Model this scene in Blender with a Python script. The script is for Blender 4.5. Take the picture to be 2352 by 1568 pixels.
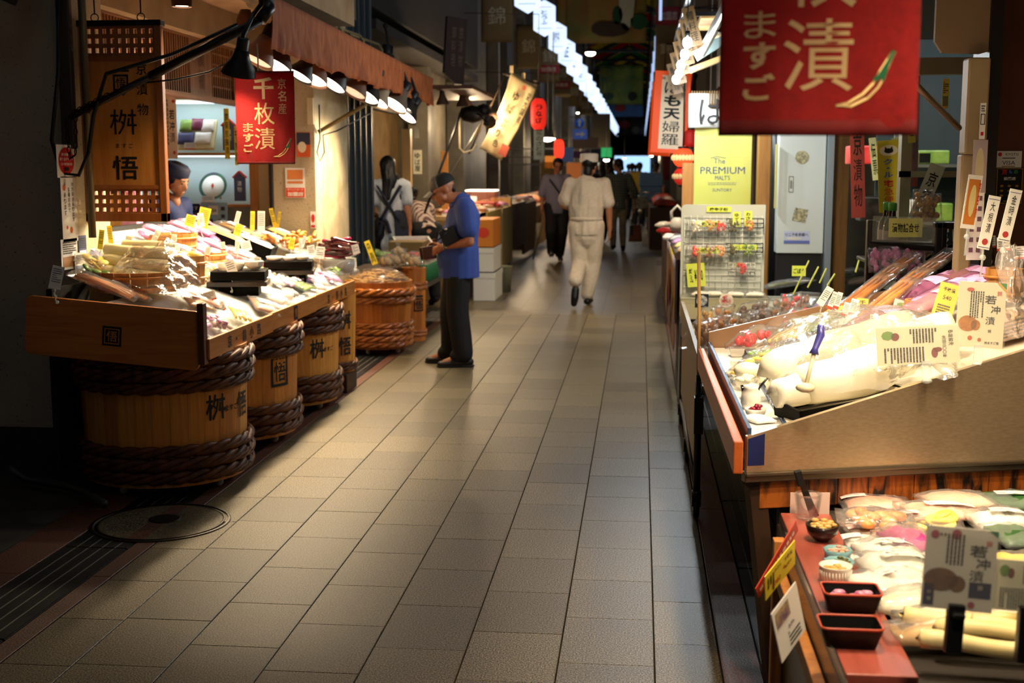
import bpy, bmesh, math, random
from mathutils import Vector, Matrix, noise
R = math.radians
SC = bpy.context.scene
for o in list(bpy.data.objects): bpy.data.objects.remove(o)
# ---------------------------------------------------------------- camera, world, exposure
F = 2856.0; CZ = 1.545; PITCH = math.atan(398 / F); YAW = math.atan(296 / (F / math.cos(PITCH)))
cam = bpy.data.cameras.new('camera'); camo = bpy.data.objects.new('camera', cam); SC.collection.objects.link(camo)
camo.location = (0, 0, CZ); camo.rotation_euler = (math.pi / 2 - PITCH, 0, YAW)
cam.sensor_width = 36; cam.lens = F / 2352 * 36; cam.clip_start = .05; cam.clip_end = 400
cam.dof.use_dof = True; cam.dof.focus_distance = 4.4; cam.dof.aperture_fstop = 4.2
SC.camera = camo
wd = bpy.data.worlds.new('world'); SC.world = wd; wd.use_nodes = True
wd.node_tree.nodes['Background'].inputs[0].default_value = (.30, .42, .62, 1)
wd.node_tree.nodes['Background'].inputs[1].default_value = .10
SC.view_settings.view_transform = 'Standard'; SC.view_settings.look = 'None'
SC.view_settings.gamma = 1; SC.view_settings.use_curve_mapping = False
SC.view_settings.exposure = 0.35
# ---------------------------------------------------------------- pixel -> place
_fw = Vector((-math.sin(YAW) * math.cos(PITCH), math.cos(YAW) * math.cos(PITCH), -math.sin(PITCH)))
_rt = Vector((math.cos(YAW), math.sin(YAW), 0)); _up = _rt.cross(_fw)
CAMP = Vector((0, 0, CZ))
def ray(x, y): return _rt * ((x - 1176) / F) - _up * ((y - 784) / F) + _fw
def gz(x, y, z=0.0): d = ray(x, y); return CAMP + d * ((z - CZ) / d.z)
def gx(x, y, X): d = ray(x, y); return CAMP + d * (X / d.x)
def gy(x, y, Y): d = ray(x, y); return CAMP + d * (Y / d.y)
def gp(x, y, p, n): d = ray(x, y); return CAMP + d * ((p - CAMP).dot(n) / d.dot(n))
def pxm(P): return (P - CAMP).dot(_fw) / F          # metres per pixel at P
rnd = random.Random(7)
V = Vector
# ---------------------------------------------------------------- mesh building
class MB:
    def __init__(s): s.v = []; s.f = []; s.m = []; s.s = []
    def add(s, vs, fs, mi=0, sm=False, M=None):
        b = len(s.v)
        s.v += [tuple(M @ V(p)) if M else tuple(p) for p in vs]
        for f in fs: s.f.append(tuple(i + b for i in f)); s.m.append(mi); s.s.append(sm)
        return s
    def box(s, a, b, mi=0, M=None):
        (x0, y0, z0), (x1, y1, z1) = a, b
        return s.add([(x0,y0,z0),(x1,y0,z0),(x1,y1,z0),(x0,y1,z0),(x0,y0,z1),(x1,y0,z1),(x1,y1,z1),(x0,y1,z1)],
            [(3,2,1,0),(4,5,6,7),(0,1,5,4),(1,2,6,5),(2,3,7,6),(3,0,4,7)], mi, False, M)
    def cbox(s, c, d, mi=0, M=None):
        return s.box([c[i]-d[i]/2 for i in range(3)], [c[i]+d[i]/2 for i in range(3)], mi, M)
    def beam(s, p, q, w, h, up=(0,0,1), mi=0):
        p, q = V(p), V(q); d = (q-p); L = d.length; d.normalize(); up = V(up)
        x = d.cross(up)
        if x.length < 1e-4: x = d.cross(V((1,0,0)))
        x.normalize(); u = x.cross(d)
        M = Matrix((( d.x,x.x,u.x,p.x),(d.y,x.y,u.y,p.y),(d.z,x.z,u.z,p.z),(0,0,0,1)))
        return s.box((0,-w/2,-h/2),(L,w/2,h/2),mi,M)
    def quad(s, a, b, c, d, mi=0): return s.add([a,b,c,d],[(0,1,2,3)],mi)
    def tube(s, pts, r, n=8, mi=0, closed=False, caps=True, sm=True):
        pts = [V(p) for p in pts]; N = len(pts); rr = r if isinstance(r,(list,tuple)) else [r]*N
        vs = []; u = None
        for i,p in enumerate(pts):
            if closed: t = pts[(i+1)%N]-pts[i-1]
            else: t = pts[min(i+1,N-1)]-pts[max(i-1,0)]
            if t.length < 1e-9: t = V((0,0,1))
            t.normalize()
            if u is None:
                u = t.cross(V((0,0,1)))
                if u.length < 1e-3: u = t.cross(V((0,1,0)))
            u = u - t*u.dot(t)
            if u.length < 1e-6: u = t.orthogonal()
            u.normalize(); w = t.cross(u)
            for k in range(n):
                a = 2*math.pi*k/n; vs.append(p+(u*math.cos(a)+w*math.sin(a))*rr[i])
        fs = []
        for i in range(N if closed else N-1):
            j = (i+1)%N
            for k in range(n):
                l = (k+1)%n; fs.append((i*n+k,i*n+l,j*n+l,j*n+k))
        if caps and not closed: fs += [tuple(range(n-1,-1,-1)), tuple((N-1)*n+k for k in range(n))]
        return s.add(vs,fs,mi,sm)
    def lathe(s, prof, n=24, M=None, mi=0, sm=True, capb=True, capt=False):
        vs = []
        for r,z in prof:
            for k in range(n):
                a = 2*math.pi*k/n; vs.append((r*math.cos(a), r*math.sin(a), z))
        fs = []
        for i in range(len(prof)-1):
            for k in range(n):
                l = (k+1)%n; fs.append((i*n+k,i*n+l,(i+1)*n+l,(i+1)*n+k))
        if capb: fs.append(tuple(range(n-1,-1,-1)))
        if capt: fs.append(tuple((len(prof)-1)*n+k for k in range(n)))
        return s.add(vs,fs,mi,sm,M)
    def prism(s, poly, t, M=None, mi=0):
        n = len(poly)
        vs = [(x,y,0) for x,y in poly]+[(x,y,t) for x,y in poly]
        fs = [tuple(range(n-1,-1,-1)), tuple(range(n,2*n))]+[(i,(i+1)%n,n+(i+1)%n,n+i) for i in range(n)]
        return s.add(vs,fs,mi,False,M)
    def grid(s, nu, nv, fn, mi=0, sm=True, M=None):
        vs = [fn(i/nu, j/nv) for j in range(nv+1) for i in range(nu+1)]
        fs = [(j*(nu+1)+i, j*(nu+1)+i+1, (j+1)*(nu+1)+i+1, (j+1)*(nu+1)+i) for j in range(nv) for i in range(nu)]
        return s.add(vs,fs,mi,sm,M)
    def ball(s, c, r, n=12, mi=0, M=None, k=None):
        r = r if isinstance(r,(list,tuple)) else (r,r,r); m = k or max(4,n//2)
        vs = []
        for j in range(m+1):
            t = math.pi*j/m
            for i in range(n):
                a = 2*math.pi*i/n
                vs.append((c[0]+r[0]*math.sin(t)*math.cos(a), c[1]+r[1]*math.sin(t)*math.sin(a), c[2]-r[2]*math.cos(t)))
        fs = [(j*n+i, j*n+(i+1)%n, (j+1)*n+(i+1)%n, (j+1)*n+i) for j in range(m) for i in range(n)]
        return s.add(vs,fs,mi,True,M)
    def caps(s, p, r0, q, r1, side=None, flat=1.0, n=14, mi=0):
        p, q = V(p), V(q); d = q-p; L = d.length
        d = d.normalized() if L > 1e-6 else V((0,0,1))
        u = V(side) if side else d.orthogonal()
        u = (u-d*u.dot(d)).normalized(); w = d.cross(u)
        rings = []
        for k in range(5): a = math.pi/2*k/4; rings.append((p-d*r0*math.cos(a), r0*math.sin(a)))
        for k in range(1,4): t = k/4; rings.append((p+d*L*t, r0+(r1-r0)*t))
        for k in range(5): a = math.pi/2*k/4; rings.append((q+d*r1*math.sin(a), r1*math.cos(a)))
        vs = [c+(u*math.cos(2*math.pi*k/n)+w*flat*math.sin(2*math.pi*k/n))*max(rr,1e-4) for c,rr in rings for k in range(n)]
        fs = [(j*n+i, j*n+(i+1)%n, (j+1)*n+(i+1)%n, (j+1)*n+i) for j in range(len(rings)-1) for i in range(n)]
        fs += [tuple(range(n-1,-1,-1)), tuple((len(rings)-1)*n+k for k in range(n))]
        return s.add(vs,fs,mi,True)
    def pillow(s, w, l, h, M=None, seed=0, nx=9, ny=9, wr=.25, mi=0, edge=.06):
        o = V((seed*3.7, seed*1.3, 0)); vs = []; fs = []
        for sgn in (1,-1):
            for j in range(ny+1):
                for i in range(nx+1):
                    u = i/nx*2-1; v = j/ny*2-1
                    e = max(0,(1-(abs(u)/(1-edge))**3.2))*max(0,(1-(abs(v)/(1-edge))**3.2))
                    e = e**.55 if e > 0 else 0
                    nz = noise.noise(V((u*2.1, v*2.1, sgn*.6))+o)*wr+noise.noise(V((u*5.5, v*5.5, sgn*.6))+o)*wr*.7
                    wob = noise.noise(V((u*1.5, v*1.5, 9))+o)*h*.25
                    x = u*w/2*(1-.04*e+.02*noise.noise(V((v*3,u,4))+o)); y = v*l/2*(1-.03*e+.02*noise.noise(V((u*3,v,7))+o))
                    z = h/2+ (sgn*h/2*e*(1+nz) if e > 0 else 0) + wob*(1-e)*.8
                    if sgn < 0: z = max(z*.5, .0)
                    vs.append((x,y,z+sgn*.0006))
        n = (nx+1)*(ny+1)
        for k in range(2):
            for j in range(ny):
                for i in range(nx):
                    q = (k*n+j*(nx+1)+i, k*n+j*(nx+1)+i+1, k*n+(j+1)*(nx+1)+i+1, k*n+(j+1)*(nx+1)+i)
                    fs.append(q if k == 0 else q[::-1])
        bd = [i for i in range(nx+1)]+[j*(nx+1)+nx for j in range(1,ny+1)]+[ny*(nx+1)+i for i in range(nx-1,-1,-1)]+[j*(nx+1) for j in range(ny-1,0,-1)]
        for a,b in zip(bd, bd[1:]+bd[:1]): fs.append((b,a,n+a,n+b))
        return s.add(vs,fs,mi,True,M)
_WM = {}
def mat4(loc=(0,0,0), rz=0, rx=0, ry=0): return Matrix.Translation(V(loc)) @ Matrix.Rotation(rz,4,'Z') @ Matrix.Rotation(ry,4,'Y') @ Matrix.Rotation(rx,4,'X')
def frame(o, r, u):
    """matrix whose x is r, y is u (made square), z the outward normal"""
    r = V(r).normalized(); u = V(u); u = (u-r*u.dot(r)).normalized(); n = r.cross(u); o = V(o)
    return Matrix(((r.x,u.x,n.x,o.x),(r.y,u.y,n.y,o.y),(r.z,u.z,n.z,o.z),(0,0,0,1)))
def wm(p): return _WM.get(p.name, Matrix.Identity(4)) if p else Matrix.Identity(4)
def mesh_of(mb, mats):
    me = bpy.data.meshes.new('m'); me.from_pydata(mb.v, [], mb.f)
    for m in (mats if isinstance(mats,(list,tuple)) else [mats]): me.materials.append(m)
    me.polygons.foreach_set('material_index', mb.m); me.polygons.foreach_set('use_smooth', mb.s)
    me.update(); return me
def tag(o, label=None, cat=None, group=None, kind=None):
    if label: o['label'] = label
    if cat: o['category'] = cat
    if group: o['group'] = group
    if kind: o['kind'] = kind
    return o
def obj(name, mb, mats, parent=None, bevel=0, solid=0, subs=0, local=False, sharp=None):
    """one mesh object; mb holds world coordinates unless local"""
    me = mesh_of(mb, mats)
    o = bpy.data.objects.new(name, me); SC.collection.objects.link(o); me.name = o.name
    if parent:
        o.parent = parent
        if not local: me.transform(wm(parent).inverted())
        _WM[o.name] = wm(parent)
    elif not local:
        xs = [v[0] for v in mb.v]; ys = [v[1] for v in mb.v]; z = min(v[2] for v in mb.v)
        c = V(((min(xs)+max(xs))/2, (min(ys)+max(ys))/2, z)); me.transform(Matrix.Translation(-c)); o.location = c
        _WM[o.name] = Matrix.Translation(c)
    if bevel:
        b = o.modifiers.new('bevel','BEVEL'); b.width = bevel; b.segments = 2; b.limit_method = 'ANGLE'; b.angle_limit = R(40)
    if solid:
        b = o.modifiers.new('solid','SOLIDIFY'); b.thickness = solid; b.offset = 0
    if subs:
        b = o.modifiers.new('subs','SUBSURF'); b.levels = subs; b.render_levels = subs
    return o
def thing(name, label, cat, loc=(0,0,0), rz=0, group=None):
    o = bpy.data.objects.new(name, None); SC.collection.objects.link(o); o.empty_display_size = .05
    o.location = loc; o.rotation_euler = (0,0,rz); _WM[o.name] = mat4(loc, rz)
    return tag(o, label, cat, group)
def struct(name, mb, mats, parent=None, **k):
    o = obj(name, mb, mats, parent, **k)
    if not parent: o['kind'] = 'structure'
    return o
def copy_tree(o, loc=None, rz=None, label=None, group=None, parent=None):
    c = o.copy(); SC.collection.objects.link(c)
    if parent: c.parent = parent
    if loc is not None: c.location = loc
    if rz is not None: c.rotation_euler = (0,0,rz)
    if label: c['label'] = label
    if group: c['group'] = group
    for ch in o.children: copy_tree(ch, parent=c)
    return c
# ---------------------------------------------------------------- materials
_M = {}
def nt(name):
    m = bpy.data.materials.new(name); m.use_nodes = True; t = m.node_tree; b = t.nodes['Principled BSDF']; return m, t, b
def rgb(c):
    if isinstance(c, str):
        c = c.lstrip('#'); c = [int(c[i:i+2],16)/255 for i in (0,2,4)]
        c = [x/12.92 if x <= .04045 else ((x+.055)/1.055)**2.4 for x in c]
    return (c[0],c[1],c[2],1)
def noisy(t, b, c1, c2, scale=8, stretch=(1,1,1), detail=6, lo=.35, hi=.65, bump=0, coord='Object', dist=.2):
    n = t.nodes; L = t.links
    tc = n.new('ShaderNodeTexCoord'); mp = n.new('ShaderNodeMapping'); L.new(tc.outputs[coord], mp.inputs[0]); mp.inputs['Scale'].default_value = stretch
    nz = n.new('ShaderNodeTexNoise'); L.new(mp.outputs[0], nz.inputs[0]); nz.inputs['Scale'].default_value = scale; nz.inputs['Detail'].default_value = detail; nz.inputs['Distortion'].default_value = dist
    r = n.new('ShaderNodeValToRGB'); L.new(nz.outputs[0], r.inputs[0])
    r.color_ramp.elements[0].position = lo; r.color_ramp.elements[1].position = hi
    r.color_ramp.elements[0].color = rgb(c1); r.color_ramp.elements[1].color = rgb(c2)
    L.new(r.outputs[0], b.inputs['Base Color'])
    if bump:
        bp = n.new('ShaderNodeBump'); bp.inputs['Strength'].default_value = bump; bp.inputs['Distance'].default_value = .01
        L.new(nz.outputs[0], bp.inputs['Height']); L.new(bp.outputs[0], b.inputs['Normal'])
    return r
def mat(c, rough=.6, metal=0, spec=.4, c2=None, scale=10, bump=0, stretch=(1,1,1), emit=0, alpha=1, lo=.35, hi=.65, coat=0, sub=0, trans=0, sheen=0):
    key = (str(c),rough,metal,spec,str(c2),scale,bump,stretch,emit,alpha,lo,hi,coat,sub,trans,sheen)
    if key in _M: return _M[key]
    m, t, b = nt('mat'); b.inputs['Base Color'].default_value = rgb(c); b.inputs['Roughness'].default_value = rough
    b.inputs['Metallic'].default_value = metal; b.inputs['Specular IOR Level'].default_value = spec
    if c2 or bump: noisy(t,b,c,c2 or c,scale,stretch,lo=lo,hi=hi,bump=bump)
    if emit: b.inputs['Emission Color'].default_value = rgb(c); b.inputs['Emission Strength'].default_value = emit
    b.inputs['Alpha'].default_value = alpha; b.inputs['Coat Weight'].default_value = coat; b.inputs['Coat Roughness'].default_value = .15
    if trans: b.inputs['Transmission Weight'].default_value = trans
    if sheen: b.inputs['Sheen Weight'].default_value = sheen
    _M[key] = m; return m
def wood(c1, c2, axis=2, scale=6, rough=.5, coat=0, bump=.15):
    st = [9,9,9]; st[axis] = .8
    key = ('wood',c1,c2,axis,scale,rough,coat)
    if key not in _M:
        m,t,b = nt('wood'); noisy(t,b,c1,c2,scale,tuple(st),bump=bump,lo=.25,hi=.75,dist=.6); b.inputs['Roughness'].default_value = rough; b.inputs['Coat Weight'].default_value = coat; b.inputs['Coat Roughness'].default_value = .2
        _M[key] = m
    return _M[key]
def film(tint='#ffffff', op=.12, rough=.12, wr=22):
    """clear wrinkled plastic film: mostly see-through with glossy creases"""
    key = ('film',tint,op,rough,wr)
    if key in _M: return _M[key]
    m = bpy.data.materials.new('film'); m.use_nodes = True; t = m.node_tree; n = t.nodes; L = t.links; n.clear()
    out = n.new('ShaderNodeOutputMaterial'); tr = n.new('ShaderNodeBsdfTransparent'); gl = n.new('ShaderNodeBsdfGlossy'); df = n.new('ShaderNodeBsdfDiffuse')
    df.inputs[0].default_value = rgb(tint); gl.inputs['Roughness'].default_value = rough
    tc = n.new('ShaderNodeTexCoord'); nz = n.new('ShaderNodeTexNoise'); L.new(tc.outputs['Object'], nz.inputs[0]); nz.inputs['Scale'].default_value = wr; nz.inputs['Detail'].default_value = 3; nz.inputs['Distortion'].default_value = 1.5
    bp = n.new('ShaderNodeBump'); bp.inputs['Strength'].default_value = .45; bp.inputs['Distance'].default_value = .01; L.new(nz.outputs[0], bp.inputs['Height']); L.new(bp.outputs[0], gl.inputs['Normal'])
    m1 = n.new('ShaderNodeMixShader'); m1.inputs[0].default_value = op; L.new(tr.outputs[0], m1.inputs[1]); L.new(df.outputs[0], m1.inputs[2])
    fr0 = n.new('ShaderNodeFresnel'); fr0.inputs[0].default_value = 1.4; L.new(bp.outputs[0], fr0.inputs['Normal']); fr = n.new('ShaderNodeMath'); fr.operation = 'MULTIPLY'; fr.inputs[1].default_value = .55; L.new(fr0.outputs[0], fr.inputs[0])
    m2 = n.new('ShaderNodeMixShader'); L.new(fr.outputs[0], m2.inputs[0]); L.new(m1.outputs[0], m2.inputs[1]); L.new(gl.outputs[0], m2.inputs[2])
    L.new(m2.outputs[0], out.inputs[0]); _M[key] = m; return m
def glass(tint='#f4fbf8', rough=.03):
    return film(tint, .04, rough, .5)
def granite(c1, c2, c3, scale=160, bump=.25, rough=.45, vary=.25):
    """speckled stone, each slab a little lighter or darker"""
    key = ('gran',c1,c2,c3,scale)
    if key in _M: return _M[key]
    m,t,b = nt('granite'); n = t.nodes; L = t.links
    r = noisy(t,b,c1,c2,scale,bump=bump,lo=.44,hi=.60,detail=4,dist=0)
    tc = n.new('ShaderNodeTexCoord'); big = n.new('ShaderNodeTexNoise'); L.new(tc.outputs['Object'], big.inputs[0]); big.inputs['Scale'].default_value = 2.5; big.inputs['Detail'].default_value = 5
    oi = n.new('ShaderNodeObjectInfo'); mm = n.new('ShaderNodeMath'); mm.operation = 'MULTIPLY_ADD'; L.new(oi.outputs['Random'], mm.inputs[0]); mm.inputs[1].default_value = vary; mm.inputs[2].default_value = .75
    ad = n.new('ShaderNodeMath'); ad.operation = 'MULTIPLY_ADD'; L.new(big.outputs[0], ad.inputs[0]); ad.inputs[1].default_value = .35; L.new(mm.outputs[0], ad.inputs[2])
    mx = n.new('ShaderNodeMix'); mx.data_type = 'RGBA'; mx.blend_type = 'MULTIPLY'; mx.inputs[0].default_value = 1
    L.new(r.outputs[0], mx.inputs[6]); L.new(ad.outputs[0], mx.inputs[7]); L.new(mx.outputs[2], b.inputs['Base Color'])
    b.inputs['Roughness'].default_value = rough; _M[key] = m; return m
def glow(c, s):
    key = ('glow',c,s)
    if key in _M: return _M[key]
    m,t,b = nt('glow'); b.inputs['Base Color'].default_value = rgb(c); b.inputs['Emission Color'].default_value = rgb(c); b.inputs['Emission Strength'].default_value = s; _M[key] = m; return m
INK = mat('#0c0a09',.6); WHITE = mat('#eeebe4',.6); RED = mat('#c8201c',.55); YEL = mat('#f0dc3c',.6); CREAM = mat('#efe6c8',.6)
STEEL = mat('#8f8c86',.32,1); DARK = mat('#0d0c0b',.7); BLACKP = mat('#0b0b0c',.35,spec=.5); CLEAR = film('#ffffff',.05); CLEARB = film('#ffffff',.10,.1,16); GLASS = glass()
PAPERW = mat('#f1efe8',.7); GOLD = mat('#b98a3a',.35,.8)
# ---------------------------------------------------------------- lettering
_T = {}
def glyphs(s, bold=0.0):
    """flat mesh of one run of characters, height about 1, centred"""
    k = (s, bold)
    if k in _T: return _T[k]
    cu = bpy.data.curves.new('t','FONT'); cu.body = s; cu.size = 1; cu.align_x = 'CENTER'; cu.align_y = 'CENTER'; cu.offset = bold; cu.resolution_u = 2; cu.fill_mode = 'FRONT'
    o = bpy.data.objects.new('t', cu); SC.collection.objects.link(o); bpy.context.view_layer.update()
    e = o.evaluated_get(bpy.context.evaluated_depsgraph_get()); me = e.to_mesh()
    vs = [tuple(v.co) for v in me.vertices]; fs = [tuple(p.vertices) for p in me.polygons]
    e.to_mesh_clear(); bpy.data.objects.remove(o); bpy.data.curves.remove(cu)
    if vs:
        x0 = min(v[0] for v in vs); x1 = max(v[0] for v in vs); y0 = min(v[1] for v in vs); y1 = max(v[1] for v in vs)
        vs = [(v[0]-(x0+x1)/2, v[1]-(y0+y1)/2, 0) for v in vs]; wh = (x1-x0, y1-y0)
    else: wh = (.5,.5)
    _T[k] = (vs, fs, wh); return _T[k]
def put(mb, M, s, x, y, h, w=None, bold=.012, z=.0016, mi=0, rot=0):
    """one run of text centred at x,y in frame M, scaled to height h (and width w)"""
    bold = 0 if s.isascii() else thin(s, bold)
    vs, fs, (gw, gh) = glyphs(s, bold); sy = h/max(gh,.05); sx = w/max(gw,.05) if w else sy
    c, sn = math.cos(rot), math.sin(rot)
    mb.add([((c*v[0]*sx-sn*v[1]*sy)+x, (sn*v[0]*sx+c*v[1]*sy)+y, z) for v in vs], fs, mi, False, M)
def thin(ch, bold):
    return bold if len(ch) > 1 or len(glyphs(ch, 0)[0]) < 56 else bold*.2
def column(mb, M, s, x, y0, y1, w, bold=.02, z=.0016, mi=0, fill=.86):
    """vertical column of characters between y0 (top) and y1 (bottom)"""
    n = len(s); st = (y1-y0)/n
    for i,ch in enumerate(s):
        if ch == ' ': continue
        small = ch in '・、。ー'
        put(mb, M, ch, x, y0+st*(i+.5), abs(st)*(fill if not small else .25), w*(1 if not small else .3), thin(ch, bold), z, mi)
def lines(mb, M, x0, y0, x1, y1, n, vert=True, z=.0014, mi=0, rr=None, t=.55):
    """rows of unreadably small print"""
    rr = rr or rnd
    for i in range(n):
        a = 0.0
        while a < .97:
            l = rr.uniform(.04,.09); e = min(1,a+l)
            if vert:
                w = (x1-x0)/n; xa = x0+w*(i+.2); ya, yb = y1-(y1-y0)*a, y1-(y1-y0)*e; mb.add([(xa,yb,z),(xa+w*t,yb,z),(xa+w*t,ya,z),(xa,ya,z)],[(0,1,2,3)],mi,False,M)
            else:
                w = (y1-y0)/n; ya = y0+w*(i+.2); mb.add([(x0+(x1-x0)*a,ya,z),(x0+(x1-x0)*e,ya,z),(x0+(x1-x0)*e,ya+w*t,z),(x0+(x1-x0)*a,ya+w*t,z)],[(0,1,2,3)],mi,False,M)
            a = e+rr.uniform(.015,.03)
            if rr.random() < .02: break
def rect(mb, M, x0, y0, x1, y1, z=.001, mi=0): mb.add([(x0,y0,z),(x1,y0,z),(x1,y1,z),(x0,y1,z)],[(0,1,2,3)],mi,False,M)
def disc(mb, M, x, y, rx, ry=None, z=.001, mi=0, n=24):
    ry = ry or rx; mb.add([(x+rx*math.cos(2*math.pi*k/n), y+ry*math.sin(2*math.pi*k/n), z) for k in range(n)],[tuple(range(n))],mi,False,M)
def ring(mb, M, x0, y0, x1, y1, t, z=.0015, mi=0):
    rect(mb,M,x0,y0,x1,y0+t,z,mi); rect(mb,M,x0,y1-t,x1,y1,z,mi); rect(mb,M,x0,y0+t,x0+t,y1-t,z,mi); rect(mb,M,x1-t,y0+t,x1,y1-t,z,mi)
def curved(mb, cx, cy, z, r, ang, s, h, w=None, bold=.03, mi=0):
    """text wrapped on an upright cylinder, at heading ang"""
    vs, fs, (gw, gh) = glyphs(s, bold); sy = h/gh; sx = w/gw if w else sy
    mb.add([(cx+r*math.cos(ang+v[0]*sx/r), cy+r*math.sin(ang+v[0]*sx/r), z+v[1]*sy) for v in vs], fs, mi)
# board: a thin panel with its lettering as parts, in frame M (origin at the middle)
def board(name, label, cat, M, w, h, t, m, group=None, bevel=0, parent=None, backm=None):
    base = M @ V((0,-h/2,0)); th = thing(name, label, cat, base, 0, group)
    b = MB(); b.box((-w/2,-h/2,-t),(w/2,h/2,0),0,M); obj('panel', b, m, th, bevel=bevel)
    return th
def ink(th, m=None, name='lettering'):
    """returns a mesh builder and a closer"""
    mb = MB()
    def done():
        if mb.v: return obj(name, mb, m or INK, th)
    return mb, done
# lights
def spot(loc, aim, power, col, ang=100, blend=.6, size=.04, parent=None):
    l = bpy.data.lights.new('lamp','SPOT'); l.energy = power; l.color = col; l.spot_size = R(ang); l.spot_blend = blend; l.shadow_soft_size = size
    o = bpy.data.objects.new('lamp_light', l); SC.collection.objects.link(o); o.location = loc
    o.rotation_euler = (V(aim)-V(loc)).to_track_quat('-Z','Y').to_euler(); return o
def point(loc, power, col, size=.05):
    l = bpy.data.lights.new('lamp','POINT'); l.energy = power; l.color = col; l.shadow_soft_size = size
    o = bpy.data.objects.new('lamp_light', l); SC.collection.objects.link(o); o.location = loc; return o
def area(loc, aim, sx, sy, power, col):
    l = bpy.data.lights.new('lamp','AREA'); l.energy = power; l.color = col; l.shape = 'RECTANGLE'; l.size = sx; l.size_y = sy
    o = bpy.data.objects.new('lamp_light', l); SC.collection.objects.link(o); o.location = loc
    o.rotation_euler = (V(aim)-V(loc)).to_track_quat('-Z','Y').to_euler(); return o
LPW = 2.3; RPW = 1.5; FPW = 1.0; LANT = 3.0; NEARP = 20.0
WARM = (1,.72,.42); NEUT = (1,.86,.66); COOL = (.86,.93,1)
# ================================================================ SETTING
GR = granite('#261f14','#7a6c4e','#aaa',190,.12,.45,.6)
GROUT = mat('#1d1b17',.9,c2='#2a2620',scale=30)
def brickfloor():
    m,t,b = nt('far_paving'); n = t.nodes; L = t.links
    tc = n.new('ShaderNodeTexCoord'); mp = n.new('ShaderNodeMapping'); mp.inputs['Rotation'].default_value = (0,0,R(90)); L.new(tc.outputs['Object'],mp.inputs[0])
    br = n.new('ShaderNodeTexBrick'); L.new(mp.outputs[0],br.inputs[0]); br.inputs['Scale'].default_value = 1; br.inputs['Brick Width'].default_value = .403; br.inputs['Row Height'].default_value = .303; br.inputs['Mortar Size'].default_value = .004
    br.inputs['Color1'].default_value = rgb('#574d39'); br.inputs['Color2'].default_value = rgb('#665a44'); br.inputs['Mortar'].default_value = rgb('#26231e')
    L.new(br.outputs[0],b.inputs['Base Color']); b.inputs['Roughness'].default_value = .40; return m
XS = [.270,.0644,-.2386,-.5416,-.8446,-1.1476,-1.4506,-1.7536,-1.987]
FARY = 13.2; ENDY = 125.0
fl = MB(); fl.box((-9,-4,-.06),(7,FARY,-.012),0); fl.box((-9,FARY,-.06),(7,ENDY+6,0),1)
floor = struct('floor', fl, [GROUT, brickfloor()])
def slab_mesh(w, l, m):
    b = MB(); c = .0015; w2 = w/2-.002; l2 = l/2-.0008
    vs = [(-w2,-l2,-.014),(w2,-l2,-.014),(w2,l2,-.014),(-w2,l2,-.014),(-w2,-l2,-c),(w2,-l2,-c),(w2,l2,-c),(-w2,l2,-c),(-w2+c,-l2+c,0),(w2-c,-l2+c,0),(w2-c,l2-c,0),(-w2+c,l2-c,0)]
    fs = [(0,1,5,4),(1,2,6,5),(2,3,7,6),(3,0,4,7),(4,5,9,8),(5,6,10,9),(6,7,11,10),(7,4,8,11),(8,9,10,11)]
    b.add(vs,fs); return mesh_of(b,m)
def slab(me, x, y, nm='paving_slab'):
    o = bpy.data.objects.new(nm, me); SC.collection.objects.link(o); o.parent = floor; o.matrix_parent_inverse = Matrix.Translation(floor.location).inverted(); o.location = (x,y,rnd.uniform(-.0005,.0003)); return o
JO = [gz(1581,1298.6).y, gz(1423,1330).y, gz(1240,1279).y, gz(1090,1235.6).y, gz(911,1267).y, gz(707,1301).y, gz(656,1195.6).y, gz(520,1260).y]
_sm = {}
for i in range(8):
    w = XS[i]-XS[i+1]; x = (XS[i]+XS[i+1])/2; k = round(w,3)
    if k not in _sm: _sm[k] = slab_mesh(w,.403,GR)
    y = JO[i] % .403 + 2.4
    while y < FARY+.1:
        slab(_sm[k], x, y+.2015); y += .403
# red granite borders, drain covers and the dark apron beyond them
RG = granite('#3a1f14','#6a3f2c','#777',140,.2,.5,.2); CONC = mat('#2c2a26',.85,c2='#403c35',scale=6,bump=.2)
for x0,x1,m,nm,L0 in ((-2.07,-1.99,RG,'border_stone',1.2),(-2.56,-2.35,RG,'border_stone',1.2),(.272,.395,RG,'border_stone',1.2)):
    me = slab_mesh(x1-x0,L0,m); y = 2.0
    while y < 30: slab(me,(x0+x1)/2,y+L0/2,nm); y += L0
GRM = mat('#23262a',.45,.6,c2='#17191b',scale=40)
def grate_mesh(w,l):
    b = MB(); b.box((-w/2,-l/2+.003,-.012),(w/2,l/2-.003,-.004))
    for k in range(5):
        x = -w/2+w*(k+.5)/5; b.box((x-w*.085,-l/2+.003,-.004),(x+w*.085,l/2-.003,0))
    for k in range(4): x = -w/2+w*(k+1)/5; b.box((x-.004,-l/2+.003,-.004),(x+.004,l/2-.003,-.001),1)
    return mesh_of(b,[GRM, mat('#6d6a60',.5,.5)])
for x0,x1 in ((-2.345,-2.075),(.4,.60)):
    me = grate_mesh(x1-x0,.995); y = 1.75
    while y < 14: slab(me,(x0+x1)/2,y+.5,'drain_grate'); y += 1.0
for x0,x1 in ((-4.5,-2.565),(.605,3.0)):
    b = MB(); b.box((x0,-2,-.012),(x1,FARY,.0)); o = struct('apron', b, CONC, floor)
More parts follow.
